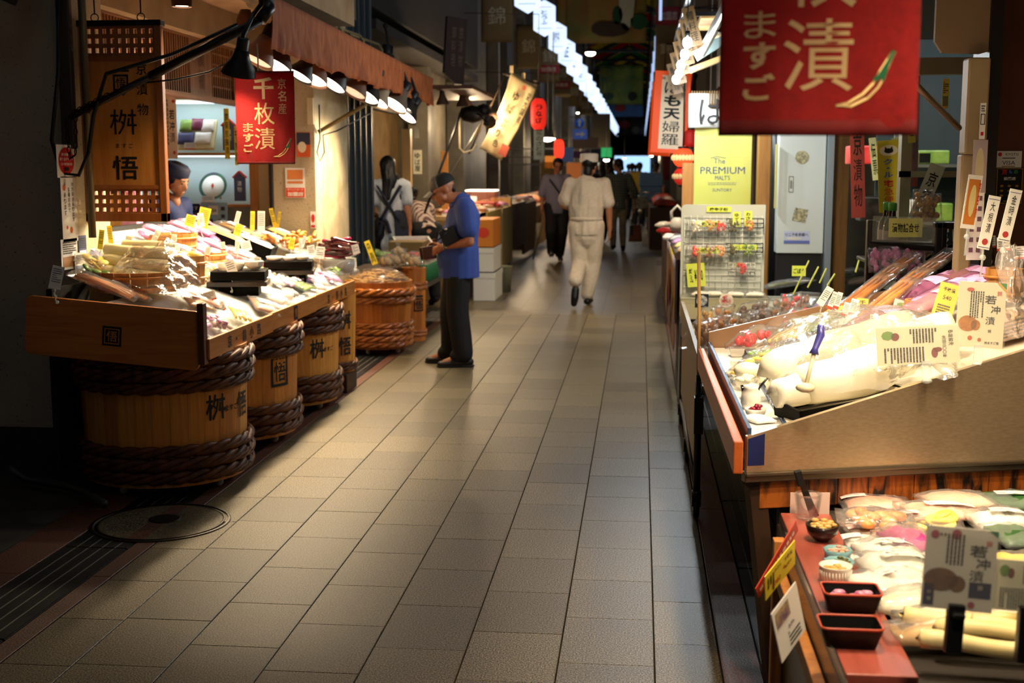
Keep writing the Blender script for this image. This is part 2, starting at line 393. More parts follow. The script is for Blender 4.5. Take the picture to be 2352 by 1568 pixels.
# manhole cover
c = gz(371,1199); mh = thing('manhole_cover','round stone-faced manhole cover with a steel rim set in the paving','manhole cover',(c.x,c.y,0))
b = MB(); b.lathe([(.30,0),(.30,.004),(.288,.005)],48,mat4((c.x,c.y,0))); b.lathe([(.274,.001),(.274,.005),(.268,.005),(.262,.003)],48,mat4((c.x,c.y,0)),capb=False); obj('rim',b,mat('#3a342c',.45,.7),mh)
b = MB(); b.lathe([(.272,.001),(.272,.0035),(0.001,.0035)],48,mat4((c.x,c.y,0)),sm=False); obj('cover',b,GR,mh)
b = MB(); b.box((-.03,-.27,.0036),(.045,.27,.0041),0,mat4((c.x-.02,c.y,0))); obj('inlay_strip',b,RG,mh)
b = MB(); b.lathe([(.07,.003),(.07,.006),(.06,.0065),(.0,.0065)],24,mat4((c.x+.0,c.y+.04,0))); obj('key_cap',b,mat('#231f1a',.5,.7),mh)

# ---- arcade roof and end
RED_T = mat('#a32a1c',.6,trans=.0); 
def translucent(c):
    m = bpy.data.materials.new('roof_pane'); m.use_nodes = True; n = m.node_tree.nodes; n.clear(); o = n.new('ShaderNodeOutputMaterial'); d = n.new('ShaderNodeBsdfTranslucent'); d.inputs[0].default_value = rgb(c); m.node_tree.links.new(d.outputs[0],o.inputs[0]); return m
ROOFC = [translucent(c) for c in ('#d23a22','#e8c23a','#1f9a4c')]
cx0 = -.87; rh = 8.2
b = MB()
b.box((-3.4,-3,rh),(-3.3,ENDY,rh+.3)); b.box((1.55,-3,rh),(1.65,ENDY,rh+.3))
for y in range(0,int(ENDY),6):
    b.beam((-3.35,y,rh+.1),(cx0,y,rh+1.3),.14,.2); b.beam((1.6,y,rh+.1),(cx0,y,rh+1.3),.14,.2); b.beam((-3.35,y,rh-.1),(1.6,y,rh-.1),.1,.16)
ceil = struct('ceiling', b, mat('#20242a',.6,.3))
for y in range(-3,int(ENDY),3):
    b = MB(); ci = (y//3)%3
    for s,(xa,xb) in enumerate(((-3.35,cx0),(1.6,cx0))):
        b.quad((xa,y+.05,rh+.22),(xb,y+.05,rh+1.42),(xb,y+2.95,rh+1.42),(xa,y+2.95,rh+.22))
    obj('roof_pane', b, ROOFC[ci], ceil, solid=.01)
b = MB(); b.box((-9,ENDY+5,0),(7,ENDY+5.1,12)); struct('exit_glow', b, glow('#9cc4ea',1.3))  # glowing sheet: the bright light of the street exit put in as emission
b = MB(); b.box((-9,ENDY,2.75),(7,ENDY+.2,12)); b.box((-9,ENDY,0),(-2.6,ENDY+.2,2.75)); b.box((.9,ENDY,0),(7,ENDY+.2,2.75)); struct('trim_1', b, mat('#2c2624',.8))

# ---- left side: pillars, shop front, far fronts
PG = granite('#7d766a','#b3aa9a','#888',120,.15,.6,.05); PIT = mat('#4f4636',.75,c2='#b0a286',scale=70,bump=.2,lo=.30,hi=.36)
PLIT = mat('#b8a988',.75,c2='#9c8c6a',scale=5,bump=.15)
wl = MB(); wl.box((-4.9,4.5,0),(-4.7,9.9,3.2)); wl.box((-4.9,9.95,0),(-3.2,10.15,3.2)); wl.box((-4.9,10.15,0),(-3.3,10.3,6)); wl.box((-9,-4,0),(-3.45,6.0,8)); 
wall_left = struct('wall_left', wl, mat('#8a8072',.8,c2='#75695a',scale=3))
b = MB(); b.box((-3.45,6.02,0),(-2.815,6.42,8)); obj('pillar', b, PIT, wall_left, bevel=.01)
b = MB(); b.box((-3.47,6.0,0),(-2.79,6.44,.22)); obj('plinth', b, mat('#2d2a26',.7,c2='#3b3731',scale=20), wall_left)
b = MB(); b.box((-2.84,9.49,0),(-2.5,9.70,6)); obj('pillar', b, PIT, wall_left, bevel=.006)
b = MB(); b.box((-2.84,9.70,0),(-2.5,10.58,6)); obj('pillar', b, PLIT, wall_left, bevel=.006)
# steel channel and pipes up the pillar by the hanging sign
b = MB(); b.box((-2.86,5.98,1.64),(-2.79,6.02,4)); obj('cable_channel', b, mat('#4d463a',.5,.5), wall_left, bevel=.008)
b = MB(); b.tube([(-2.73,6.0,1.2),(-2.73,6.0,4)],.02,8); obj('conduit', b, mat('#6a6250',.5,.6), wall_left)
b = MB(); b.tube([(-3.35,5.75,4),(-3.1,5.7,2.42),(-2.95,5.7,2.36),(-2.9,5.7,2.5),(-2.9,5.7,4)],.07,10); obj('drain_pipe', b, mat('#141414',.5), wall_left)
# fascia, soffit, transom lattice
b = MB(); b.box((-3.0,6.4,2.4),(-2.85,10.0,3.4)); b.box((-4.7,6.4,2.46),(-3.0,10.0,2.52)); struct('trim_2', b, mat('#a08a68',.7,c2='#8a7454',scale=4))
b = MB(); b.box((-3.0,6.42,2.39),(-2.93,9.6,2.42)); b.box((-3.0,6.42,2.0),(-2.93,9.6,2.03))
tr = thing('lattice_transom','brown wooden lattice transom of upright slats above the shop opening','lattice',(-2.96,8.0,2.0))
WBR = wood('#5a3418','#8a5a2c',2,5,.5); WBR1 = wood('#5a3418','#8a5a2c',1,5,.5)
obj('rail', b, WBR1, tr); b = MB(); b.box((-3.02,6.42,2.0),(-3.0,9.6,2.42)); obj('backing',b,wood('#4a2a12','#6a4018',1,5,.5),tr)
for k in range(80):
    y = 6.45+k*.04
    if 8.05 < y < 8.95: continue
    b = MB(); b.box((-2.975,y,2.03),(-2.955,y+.016,2.39)); obj('slat', b, WBR, tr)
for k in range(2):
    b = MB(); z0 = 2.03; y0 = 8.06+k*.45; b.box((-2.985,y0,z0),(-2.95,y0+.42,2.39)); 
    if k == 1:
        b = MB()
        for q in range(9): b.box((-2.975,y0+.046*q,z0),(-2.955,y0+.046*q+.014,2.39))
        for q in range(5): b.box((-2.972,y0,z0+.07+.075*q),(-2.958,y0+.42,z0+.082+.075*q))
    o = obj('carved_panel' if k == 0 else 'grid_panel', b, WBR, tr)
b = MB(); Mx = frame((-2.948,8.27,2.21),(0,1,0),(0,0,1)); column(b,Mx,'漬物',0,.15,-.15,.11,.01); obj('carved_lettering', b, mat('#3a2210',.6), tr)
# soffit over the stall lit by the lamps
b = MB(); b.box((-2.9,6.4,2.62),(-2.2,9.6,2.9)); struct('trim_3', b, mat('#9a7c5a',.75,c2='#85684a',scale=5))

# far left fronts: dark shutters, doors, posts
def seg(nm, x0, x1, y0, y1, z0, z1, m, par=wall_left): 
    b = MB(); b.box((x0,y0,z0),(x1,y1,z1)); return obj(nm, b, m, par)
DBL = mat('#28333a',.5,.2,c2='#1e272d',scale=4); DKW = mat('#17130f',.6,c2='#221a13',scale=6); GRY = mat('#4a463e',.7,c2='#3a362f',scale=4)
for k in range(5): seg('shutter_panel',-2.64,-2.58,10.6+.28*k,10.87+.28*k,0,5,DBL)
for k in range(6): seg('pipe_rail',-2.58,-2.56,10.62+.24*k,10.65+.24*k,.2,4.5,mat('#3c4a52',.4,.4))
seg('post',-3.0,-2.75,12.15,12.3,0,4,mat('#8a6a3c',.6,c2='#6b4f2a',scale=6))
b = MB(); b.box((-5.0,12.3,0),(-4.9,ENDY,rh)); wall_far = struct('wall_left',b,DKW)
for y0,y1,m,x in ((12.3,13.8,DKW,-3.2),(13.8,17.0,mat('#6b5636',.7,c2='#52401f',scale=3),-3.3),(17.0,19.2,mat('#5a5344',.7,c2='#443e32',scale=3),-3.0),(19.2,20.4,DKW,-3.4),(20.4,25.5,mat('#5b5a50',.7,c2='#4a483f',scale=2),-3.1),(25.5,31,DKW,-3.5),(31,36,mat('#3d3a34',.7),-3.3),(36,46,DKW,-3.5),(46,60,mat('#3a332b',.7),-3.4),(60,90,DKW,-3.4),(90,ENDY,mat('#332e28',.7),-3.3)):
    b = MB(); b.box((x-1.5,y0,0),(x,y1,rh+.2)); obj('shop_front', b, m, wall_far)
for y in (17.0,20.4,25.5,31,36,42,50,60,72): seg('post',-3.15,-2.88,y-.1,y+.15,0,rh,mat('#6a6558',.6,c2='#524e44',scale=3),wall_far)
b = MB(); b.box((-3.6,12.3,2.9),(-2.6,20,3.0)); obj('eave', b, DKW, wall_left)
b = MB(); b.box((-3.3,6.3,2.9),(-2.3,9.6,8)); b.box((-3.3,10.2,3.1),(-2.6,20,8)); obj('upper_storey', b, mat('#15120f',.8,c2='#1d1915',scale=2), wall_left)
b = MB(); b.box((-2.62,10.4,2.85),(-2.55,11.2,4)); obj('concrete_edge', b, mat('#6a5a42',.8), wall_left)
for k in range(3):
    y = 9.7+k*.75; b = MB(); b.tube([(-2.45,y-.7,2.66),(-2.35,y,2.64),(-2.33,y+.05,2.6),(-2.33,y+.06,2.3)],.012,8); obj('vent_pipe', b, mat('#7a6a48',.5,.4), wall_left)

# ---- right side
wr = MB(); wr.box((1.75,-3,0),(1.95,5.55,5)); wr.box((2.6,5.6,0),(2.8,16,5)); wr.box((.95,10.75,0),(2.7,10.85,5))
wall_right = struct('wall_right', wr, mat('#6a6350',.8,c2='#57503f',scale=3))
BRN = mat('#6a3a1c',.45,c2='#5a3016',scale=3)
b = MB(); b.box((1.43,5.5,0),(2.2,5.7,4.5)); obj('brown_pillar', b, BRN, wall_right, bevel=.01)
b = MB(); b.box((.62,10.4,2.2),(2.7,10.75,5)); obj('lintel', b, mat('#4a4032',.7), wall_right)
seg('post',.93,1.02,10.1,10.3,0,2.6,wood('#8a5a22','#b07a36',2,4),wall_right)
seg('post',1.42,1.55,9.6,9.75,0,2.6,wood('#6a4a20','#8a642e',2,4),wall_right)
seg('door_frame',1.37,1.415,9.45,9.55,0,2.6,mat('#8f9ca6',.4,.5),wall_right)
b = MB(); b.tube([(1.02,9.7,0),(1.02,9.7,2.6)],.035,12); obj('drain_pipe', b, mat('#161618',.4), wall_right)
b = MB(); b.box((2.6,10.9,0),(2.7,ENDY,rh)); wall_farr = struct('wall_right',b,DKW)
for y0,y1,m,x in ((10.85,15,mat('#5a4a34',.7),.95),(15,20,DKW,1.1),(20,28,mat('#45413a',.7),1.0),(28,40,DKW,1.1),(40,58,mat('#3a332b',.7),1.05),(58,90,DKW,1.1),(90,ENDY,mat('#2b2723',.7),1.1)):
    b = MB(); b.box((x,y0,0),(x+1.5,y1,rh+.2)); obj('shop_front', b, m, wall_farr)
for y in (15,20.2,28,34,42,52): seg('post',.80,1.02,y-.1,y+.15,0,rh,mat('#5a554c',.6),wall_farr)
# cream shutter box, its jamb and the beige canopy end over the right stall
b = MB(); b.box((1.29,5.2,1.60),(1.375,5.3,1.98)); b.box((1.285,5.22,.3),(1.34,5.3,1.60)); obj('shutter_case', b, mat('#b09a74',.6,c2='#a08a64',scale=3), wall_right, bevel=.008)
b = MB(); b.box((1.345,5.2,1.3),(1.375,5.3,1.46)); obj('switch_box', b, mat('#16130f',.5), wall_right, bevel=.006)
b = MB(); b.box((1.38,5.25,.3),(1.43,5.5,4)); obj('jamb', b, mat('#1a1310',.5), wall_right)
b = MB(); b.prism([(.02,-.33),(.05,-.375),(.20,-.38),(.27,-.36),(.27,.6),(.02,.6)],.03,frame((1.15,5.3,2.38),(1,0,0),(0,0,1))); obj('canopy_end', b, mat('#b0977a',.8,c2='#8f775a',scale=3,lo=.3,hi=.45), wall_right)
# ================================================================ SHARED BUILDERS
STAVE = [wood('#b06a22','#d89238',2,5,.5), wood('#a05e1e','#c88030',2,6,.5), wood('#b87428','#e09c44',2,5,.5)]
STAVEO = [wood('#a55a1c','#c8752a',2,5,.45), wood('#9a5218','#bb6a24',2,6,.45), wood('#b06422','#cf8034',2,5,.45)]
ROPE = mat('#3c2010',.5,c2='#6a3c1a',scale=18,stretch=(1,1,.4),spec=.25); ROPEO = mat('#8a4a18',.25,c2='#b86c28',scale=16,coat=.6)
def rope_ring(b, cx, cy, z, r, th, tw, ph=0, n=140, ns=3, hgt=1.0):
    for k in range(ns):
        pts = []
        for i in range(n):
            a = 2*math.pi*i/n; p = ph+2*math.pi*k/ns+tw*a
            rr = r+th*.42*math.cos(p); pts.append((cx+rr*math.cos(a), cy+rr*math.sin(a), z+th*.62*hgt*math.sin(p)))
        b.tube(pts, th*.62, 6, closed=True)
def barrel(name, label, c, rb, rt, z0, h, hoops, nst=26, staves=STAVE, ropem=ROPE, group=None, rim=.02, casters=True, ns=3):
    cx, cy = c; th = thing(name, label, 'barrel', (cx,cy,0), 0, group); w = math.pi*2/nst
    me = []
    for s in range(3):
        b = MB()
        for k in range(3): pass
        n = 3; vs = []
        for z,r in ((z0,rb),(z0+h,rt)):
            for q in range(n+1):
                a = -w/2*.985+w*.985*q/n; vs.append((r*math.cos(a),r*math.sin(a),z))
            for q in range(n+1):
                a = -w/2*.985+w*.985*q/n; vs.append(((r-rim)*math.cos(a),(r-rim)*math.sin(a),z))
        m = n+1; fs = []
        for q in range(n): fs += [(q,q+1,2*m+q+1,2*m+q),(m+q+1,m+q,3*m+q,3*m+q+1),(2*m+q,2*m+q+1,3*m+q+1,3*m+q),(q+1,q,m+q,m+q+1)]
        fs += [(m,0,2*m,3*m),(n,m+n,3*m+n,2*m+n)]
        b.add(vs,fs); me.append(mesh_of(b,staves[s]))
    for k in range(nst):
        o = bpy.data.objects.new('stave', me[rnd.randrange(3)]); SC.collection.objects.link(o); o.parent = th; o.rotation_euler = (0,0,k*w)
    b = MB(); b.lathe([(min(rb,rt)-rim-.002,z0+.03),(min(rb,rt)-rim-.002,z0+.05)],24,mat4((cx,cy,0)),capt=True); obj('base_board',b,staves[0],th)
    for (z,t,tw) in hoops:
        t *= .84
        r = rb+(rt-rb)*(z-z0)/h+t*.55; b = MB(); rope_ring(b,cx,cy,z,r,t,tw,rnd.random()*6,ns=ns); obj('braided_hoop',b,ropem,th)
    if casters:
        for k in range(4):
            a = R(-20+90*k); b = MB(); x,y = cx+(rb-.07)*math.cos(a), cy+(rb-.07)*math.sin(a); b.lathe([(.022,-.01),(.026,0),(.022,.01)],14,mat4((x,y,.026),a)@Matrix.Rotation(R(90),4,'X'),capt=True); b.box((x-.012,y-.012,.03),(x+.012,y+.012,z0+.01)); obj('caster',b,mat('#b8b2a4',.4),th)
    return th
def pouch(name, label, cat, M, w, l, h, cont, film_m=CLEAR, patch=None, group=None, seed=None, kind='pillow', wr=.3, pm=None):
    """sealed plastic pouch: contents, film, printed label"""
    seed = seed if seed is not None else rnd.random()*50
    th = thing(name, label, cat, M @ V((0,0,0)), 0, group)
    b = MB()
    if kind == 'pillow': b.pillow(w*.84,l*.84,h*.9,M,seed,7,7,wr,edge=.02)
    elif kind == 'sticks':
        n = max(3,int(w/.028))
        for k in range(n):
            x = -w*.4+w*.8*(k+.5)/n; rr = random.Random(seed+k); r0 = w*.36/n*rr.uniform(.85,1.15); jj = rr.uniform(-.01,.01)
            b.tube([M@V((x+jj,-l*.42,h*.45)),M@V((x,-l*.2,h*.55)),M@V((x-jj,l*.15,h*.55)),M@V((x+jj,l*.4,h*.45))],[r0*.6,r0,r0*.95,r0*.5],8)
    elif kind == 'slices':
        for k in range(9):
            rr = random.Random(seed+k); b.lathe([(w*.16,0),(w*.17,.004),(w*.15,.009)],12,M@mat4((rr.uniform(-.28,.28)*w,rr.uniform(-.33,.33)*l,h*.3+.012*(k%3)),rr.random()*6,rr.uniform(-.5,.5),rr.uniform(-.4,.4)),capt=True)
    elif kind == 'lumps':
        for k in range(14):
            rr = random.Random(seed+k*3); b.ball((rr.uniform(-.33,.33)*w,rr.uniform(-.36,.36)*l,h*rr.uniform(.3,.65)),(w*.13*rr.uniform(.7,1.2),w*.13*rr.uniform(.8,1.5),h*.3),8,0,M)
    obj('contents',b,cont,th)
    b = MB(); b.pillow(w,l,h*1.05,M,seed+3,9,9,wr+.15,edge=.09); obj('film',b,film_m,th)
    if patch:
        px_,py_,pw,ph_,pc = patch; b = MB(); z = h*.62
        b.grid(4,4,lambda u,v: M@V((px_*w+(u-.5)*pw*w, py_*l+(v-.5)*ph_*l, z+h*.46*(1-(2*abs(px_+(u-.5)*pw))**3)*(1-(2*abs(py_+(v-.5)*ph_))**3)+.002)))
        obj('label',b,pm or pc,th)
    return th
def price_card(name, label, base, c, w, h, roll, face, stripe=None, pose=0, group=None, txt=None, cat='price card', stem=True, tilt=0, back=None):
    """small card on a clear springy stem; c is the card's middle"""
    base = V(base); c = V(c); th = thing(name,label,cat,base,0,group)
    n = (CAMP-c); n.z *= .3; n.normalize(); rz = V((0,0,1)).cross(n).normalized(); rz = Matrix.Rotation(pose,3,'Z') @ rz
    up = V((0,0,1)); up = Matrix.Rotation(roll,3,rz.cross(up)) @ (Matrix.Rotation(-tilt,3,rz) @ up); rz = Matrix.Rotation(roll,3,rz.cross(V((0,0,1)))) @ rz
    M = frame(c,rz,up)
    b = MB(); b.box((-w/2,-h/2,-.0012),(w/2,h/2,0),0,M); obj('card',b,face,th)
    b = MB(); m2 = []
    if stripe: rect(b,M,-w/2,-h/2,w/2,-h/2+h*.16,.0008); obj('stripe',b,stripe,th)
    b = MB()
    if txt:
        for (s,x,y,hh,ww) in txt:
            if ww == 'v': column(b,M,s,x*w,(y+hh/2)*h,(y-hh/2)*h,w*.55,.02)
            else: put(b,M,s,x*w,y*h,hh*h,ww*w if ww else None,.02)
    else: lines(b,M,-w*.38,-h*.22,w*.38,h*.42,4 if h < w*1.6 else 7,False,t=.36)
    if b.v: obj('lettering',b,INK,th)
    if stem:
        q = M @ V((0,-h/2,-.002)); pts = []; d = q-base
        for k in range(13):
            t = k/12; pts.append(base+d*t+V((.005*math.sin(t*16),.0,.004*math.cos(t*16)))*(1 if 0<k<12 else 0))
        b = MB(); b.tube(pts,.0032,5); b.ball(tuple(base+V((0,0,.006))),.008,8); obj('stem',b,film('#dfe6e6',.35,.1,30),th)
    return th
def bowl(b, M, r, h, foot=.6, t=.004, n=24):
    b.lathe([(r*foot*.8,0),(r*foot,.004),(r*.86,h*.45),(r,h),(r-t,h),(r*.84-t,h*.5),(r*foot*.8,.008),(.0005,.008)],n,M)
def reflector(label, P, aim, r=.07, L=.15, power=40, col=NEUT, shade='#1b1916', bar=None, group='reflector lamps clamped under the brown-orange awning', ang=112, mouth='#e8dcc6', bulb=14):
    P = V(P); d = (V(aim)-P).normalized(); th = thing('reflector_lamp',label,'lamp',P,0,group)
    x = d.orthogonal(); M = frame(P,x,d.cross(x)); M = Matrix(((x.x,d.cross(x).x,d.x,P.x),(x.y,d.cross(x).y,d.y,P.y),(x.z,d.cross(x).z,d.z,P.z),(0,0,0,1)))
    b = MB(); b.lathe([(r*.42,-L),(r*.5,-L*.75),(r*.62,-L*.55),(r*.9,-L*.25),(r,0),(r*1.03,.004),(r*.98,.002),(r*.87,-L*.24),(r*.58,-L*.52)],24,M,capb=True); obj('shade',b,mat(shade,.45,.2),th)
    b = MB(); b.lathe([(r*.58,-L*.50),(r*.8,-L*.3),(r*.9,-L*.1),(r*.82,-.006),(.0005,.004)],20,M,capb=False); obj('bulb',b,glow('#ffe9cc',bulb),th)
    b = MB(); b.lathe([(r*.3,-L*1.5),(r*.36,-L*1.45),(r*.36,-L)],14,M,capb=True)
    obj('socket',b,mat('#100f0e',.5),th)
    if bar is not None:
        b = MB(); q = V(bar); s = M @ V((0,0,-L*1.4)); b.tube([s,s+V((0,0,.02)),(s+q)/2+V((0,0,.03)),q],.011,8); b.ball(tuple(q),.026,10); obj('clamp_arm',b,mat('#151311',.45,.4),th)
    spot(P+d*.03,P+d,power,col,ang,1.0,r*.7)
    return th

# ================================================================ LEFT PICKLE STALL
LT0 = V((-1.95,0,.735)); LK = .40; LN = V((LK,0,1)).normalized(); LUP = V((-1,0,LK)).normalized()
def onL(x,y,h=0): return gp(x,y,LT0+V((0,0,h)),LN)
def ML(x,y,rot=0,h=0):
    p = onL(x,y,h); M = frame(p,(0,1,0),LUP); return M @ Matrix.Rotation(rot,4,'Z')
# barrels under the table
HB = [(.10,.032,9),(.165,.034,9),(.225,.03,9),(.53,.03,9),(.59,.034,9),(.65,.03,9)]
B1 = barrel('pickle_barrel','big wooden barrel with brushed black characters under the end board',(-2.335,5.88),.385,.405,.05,.64,HB,30)
b = MB(); curved(b,-2.335,5.88,.415,.399,R(-33),'桝',.125,.115,.014); curved(b,-2.335,5.88,.40,.399,R(-18),'ますご',.032,.10,.02); curved(b,-2.335,5.88,.40,.400,R(-3),'悟',.125,.115,.014); obj('lettering',b,INK,B1)
HB2 = [(.10,.03,9),(.16,.032,9),(.215,.028,9),(.53,.028,9),(.59,.032,9),(.645,.028,9)]
B2 = barrel('pickle_barrel','wooden barrel with a framed square crest under the table',(-2.33,6.86),.365,.385,.05,.63,HB2,28)
b = MB()
def crest(b,cx,cy,r,a,z,s):
    w = .085*s/r
    def arc(a0,a1,z0,z1,rr):
        n = 6; vs = [(cx+rr*math.cos(a0+(a1-a0)*k/n),cy+rr*math.sin(a0+(a1-a0)*k/n),zz) for zz in (z0,z1) for k in range(n+1)]
        b.add(vs,[(k,k+1,n+2+k,n+1+k) for k in range(n)])
    arc(a-w,a+w,z+.125*s,z+.155*s,r); arc(a-w,a+w,z+.085*s,z+.105*s,r); arc(a-w,a+w,z-.105*s,z-.085*s,r); arc(a-w,a-w*.78,z-.105*s,z+.105*s,r); arc(a+w*.78,a+w,z-.105*s,z+.105*s,r)
    curved(b,cx,cy,z,r,a,'悟',.14*s,.12*s,.01)
crest(b,-2.33,6.86,.379,R(-26),.42,.8); obj('lettering',b,INK,B2)
B3 = barrel('pickle_barrel','wooden barrel with one brushed character between two rope hoops',(-2.33,7.86),.365,.385,.05,.63,HB2,28)
b = MB(); curved(b,-2.33,7.86,.41,.379,R(-36),'桝',.125,.115,.014); curved(b,-2.33,7.86,.40,.379,R(-20),'ますご',.03,.10,.02); obj('lettering',b,INK,B3)
B4 = barrel('upright_cask','narrow upright cask with two brushed characters standing on a block','' and 0 or (-2.18,8.52),.185,.20,.13,.56,[(.16,.018,7),(.19,.018,7)],18,casters=False)
B4['category'] = 'cask'
b = MB(); curved(b,-2.18,8.52,.50,.199,R(-38),'桝',.13,.11,.014); curved(b,-2.18,8.52,.32,.196,R(-38),'悟',.13,.11,.014); obj('lettering',b,INK,B4)
b = MB(); b.box((-2.3,8.32,0),(-2.0,8.62,.13)); tag(obj('wooden_block',b,mat('#2a1712',.6,c2='#3d2418',scale=10),bevel=.008),'dark weathered wooden block under the narrow cask','block')
# table
BW = wood('#a85c1c','#d08434',1,5,.4,.2); BWX = wood('#a85c1c','#c87c2e',0,5,.4,.2)
tbl = thing('display_table','sloping display table with low wooden front boards resting on barrels','table',(-2.4,7,.66))
b = MB(); 
TP = [(-1.97,5.46),(-1.97,8.45),(-3.1,8.45),(-3.1,6.46),(-2.79,6.46),(-2.79,6.12),(-2.48,6.12),(-2.48,5.46)]; NTP = 8; b.add([(x,y,.72+(-1.97-x)*LK+d) for d in (0,-.03) for x,y in TP],[tuple(range(8)),tuple(range(15,7,-1))]+[((i+1)%8,i,8+i,8+(i+1)%8) for i in range(8)]); obj('top',b,mat('#c9ced0',.4,c2='#a9b3b8',scale=8),tbl)
b = MB(); b.box((-3.15,6.5,0),(-3.1,8.5,1.2)); b.box((-2.79,5.6,.1),(-2.76,6.0,.98)); obj('back_panel',b,DARK,tbl)
ends = [5.44,6.44,7.38,8.43]; 
for k in range(3):
    x = -1.95+(.006 if k == 0 else 0)-(.004*k); b = MB(); b.box((x-.018,ends[k],.678+.003*k),(x,ends[k+1]-.006,.774+.002*k)); fb = obj('front_board',b,BW,tbl,bevel=.003)
    M = frame((x,(ends[k]+ends[k+1])/2,.726),(0,1,0),(0,0,1)); b = MB()
    if k == 1:
        rect(b,M,-.04,-.04,.04,.04); obj('crest_plate',b,INK,fb); b = MB(); put(b,M,'悟',0,0,.05,.05,.02,.0025); obj('lettering',b,BW,fb)
    else:
        for ch,yy in zip('京・錦小路',(-.22,-.12,0,.12,.24)): put(b,M,ch,yy,0,.06 if ch != '・' else .015,None,.02)
        obj('lettering',b,INK,fb)
# end board, rising towards the back with rounded corners
M = frame((-2.39,5.43,.80),(.82,0,-.068),(0,0,1)); w,h,rc = .83,.272,.03; poly = []
for (cx_,cy_,a0) in ((w/2-rc,h/2-rc,0),(-w/2+rc,h/2-rc,90),(-w/2+rc,-h/2+rc,180),(w/2-rc,-h/2+rc,270)):
    for k in range(5): a = R(a0+22.5*k); poly.append((cx_+rc*math.cos(a),cy_+rc*math.sin(a)))
b = MB(); b.prism(poly,.02,M); eb = obj('end_board',b,BWX,tbl,bevel=.003)
b = MB(); rect(b,M,-.045,-.06,.045,.03,.0215); obj('crest_plate',b,INK,eb); b = MB(); ring(b,M,-.036,-.051,.036,.021,.005,.0225); put(b,M,'悟',0,-.015,.05,.05,.02,.0225); obj('lettering',b,BWX,eb)
b = MB(); b.box((-1.985,5.40,.66),(-1.955,5.45,.94)); obj('corner_post',b,wood('#4a2408','#6a3612',2,5,.5),tbl,bevel=.003)

# awning: bar, arms, cloth valance
aw = thing('stall_awning','brown-orange cloth awning with a ragged hanging valance over the pickle stall','awning',(-2.3,8.5,2.1))
BA = V((-1.9,6.25,2.40)); BB = V((-1.9,11.35,2.33))
def barp(y): t = (y-BA.y)/(BB.y-BA.y); return BA+(BB-BA)*t
b = MB(); b.tube([BA,BB],.022,10); obj('front_bar',b,mat('#4a4038',.4,.6),aw)
AWC = mat('#b0602c',.85,c2='#8a4420',scale=7,stretch=(1,3,1)); AWT = mat('#5a4a34',.85,c2='#6e5c40',scale=5)
b = MB(); b.grid(40,3,lambda u,v: (-1.9-.9*v,6.3+5.0*u,2.41-.07*u+.30*v+.012*math.sin(u*40)*v)); obj('canopy_cloth',b,AWT,aw,solid=.004)
b = MB()
def val(u,v):
    n1 = noise.noise(V((u*30,v*1.2,3))); n2 = noise.noise(V((u*75,v*2,8)))
    return (-1.876+(.045*n1+.02*n2)*v, 6.3+5.0*u, 2.415-.07*u-v*(.275-.03*u+.03*noise.noise(V((u*22,0,1)))))
b.grid(260,8,val); obj('valance',b,AWC,aw,solid=.003)
DKM = mat('#241d18',.4,.5)
P0 = gy(160,270,5.92); P1 = gy(598,46,6.12)
b = MB(); b.tube([P0,P0+(P1-P0)*.5],.017,10); b.tube([P0+(P1-P0)*.42,P1],.023,10); b.tube([P1,P1+V((.03,.05,.06)),BA+V((.0,.1,0))],.03,10); obj('arm',b,DKM,aw)
b = MB(); 
for k in range(5): q = P0+(P1-P0)*(.1+.18*k); b.tube([q+V((0,0,-.026)),q+V((.02,0,0)),q+V((0,0,.026)),q+V((-.02,0,0))],.004,5,closed=True)
obj('binding',b,BLACKP,aw)
Q0 = V((-2.49,9.55,1.82)); Q1 = V((-1.92,9.7,2.16)); b = MB(); b.tube([Q0,Q1],.016,8); b.tube([Q1,Q1+V((.02,0,.18))],.012,8); obj('arm',b,mat('#6a5a34',.45,.5),aw)
# chain and cable on the arm
ch = thing('hanging_chain','dark iron chain wound round the awning arm beside the sign','chain',(-2.72,5.98,1.7))
def chain(b,pts,s=.012):
    for i in range(len(pts)-1):
        p,q = V(pts[i]),V(pts[i+1]); n = max(1,int((q-p).length/(s*2.3)))
        for k in range(n):
            c = p+(q-p)*((k+.5)/n); d = (q-p).normalized(); x = d.cross(V((0,1,0)) if k%2 else V((1,0,.1))).normalized()
            b.tube([c+d*s*1.5*math.cos(a)+x*s*.75*math.sin(a) for a in [2*math.pi*j/10 for j in range(10)]],s*.22,5,closed=True)
b = MB(); chain(b,[P0+V((-.01,-.02,0)),P0+V((.0,-.02,-.2)),P0+V((.03,-.02,-.18)),P0+V((.04,-.02,.01))])
for k in range(7): q = P0+(P1-P0)*(.03+.028*k); chain(b,[q+V((-.02,-.03,-.02)),q+V((.015,-.035,.02)),q+V((.02,.03,0))],.011)
obj('links',b,mat('#1a1512',.4,.8),ch)
cb = MB(); cb.tube([(-2.80,5.93,2.6),(-2.82,5.9,2.0),(-2.87,5.9,1.68),(-2.83,5.9,1.52),(-2.74,5.9,1.51),(-2.685,5.9,1.62),(-2.66,5.92,1.8),(-2.6,5.95,2.0),(-2.3,6.05,2.1),(-2.0,6.15,2.25)],.010,8)
cb2 = []; tag(obj('power_cable',cb,mat('#0b0b0b',.35),subs=0),'black power cable looping down beside the hanging sign','cable')
cb = MB(); cb.tube([gy(330,190,6.05),gy(400,183,6.05),gy(480,165,6.08),gy(530,140,6.1)],.005,6); tag(obj('slack_power_cord',cb,BLACKP),'thin black cord slung from the arm to the near lamp','cord')
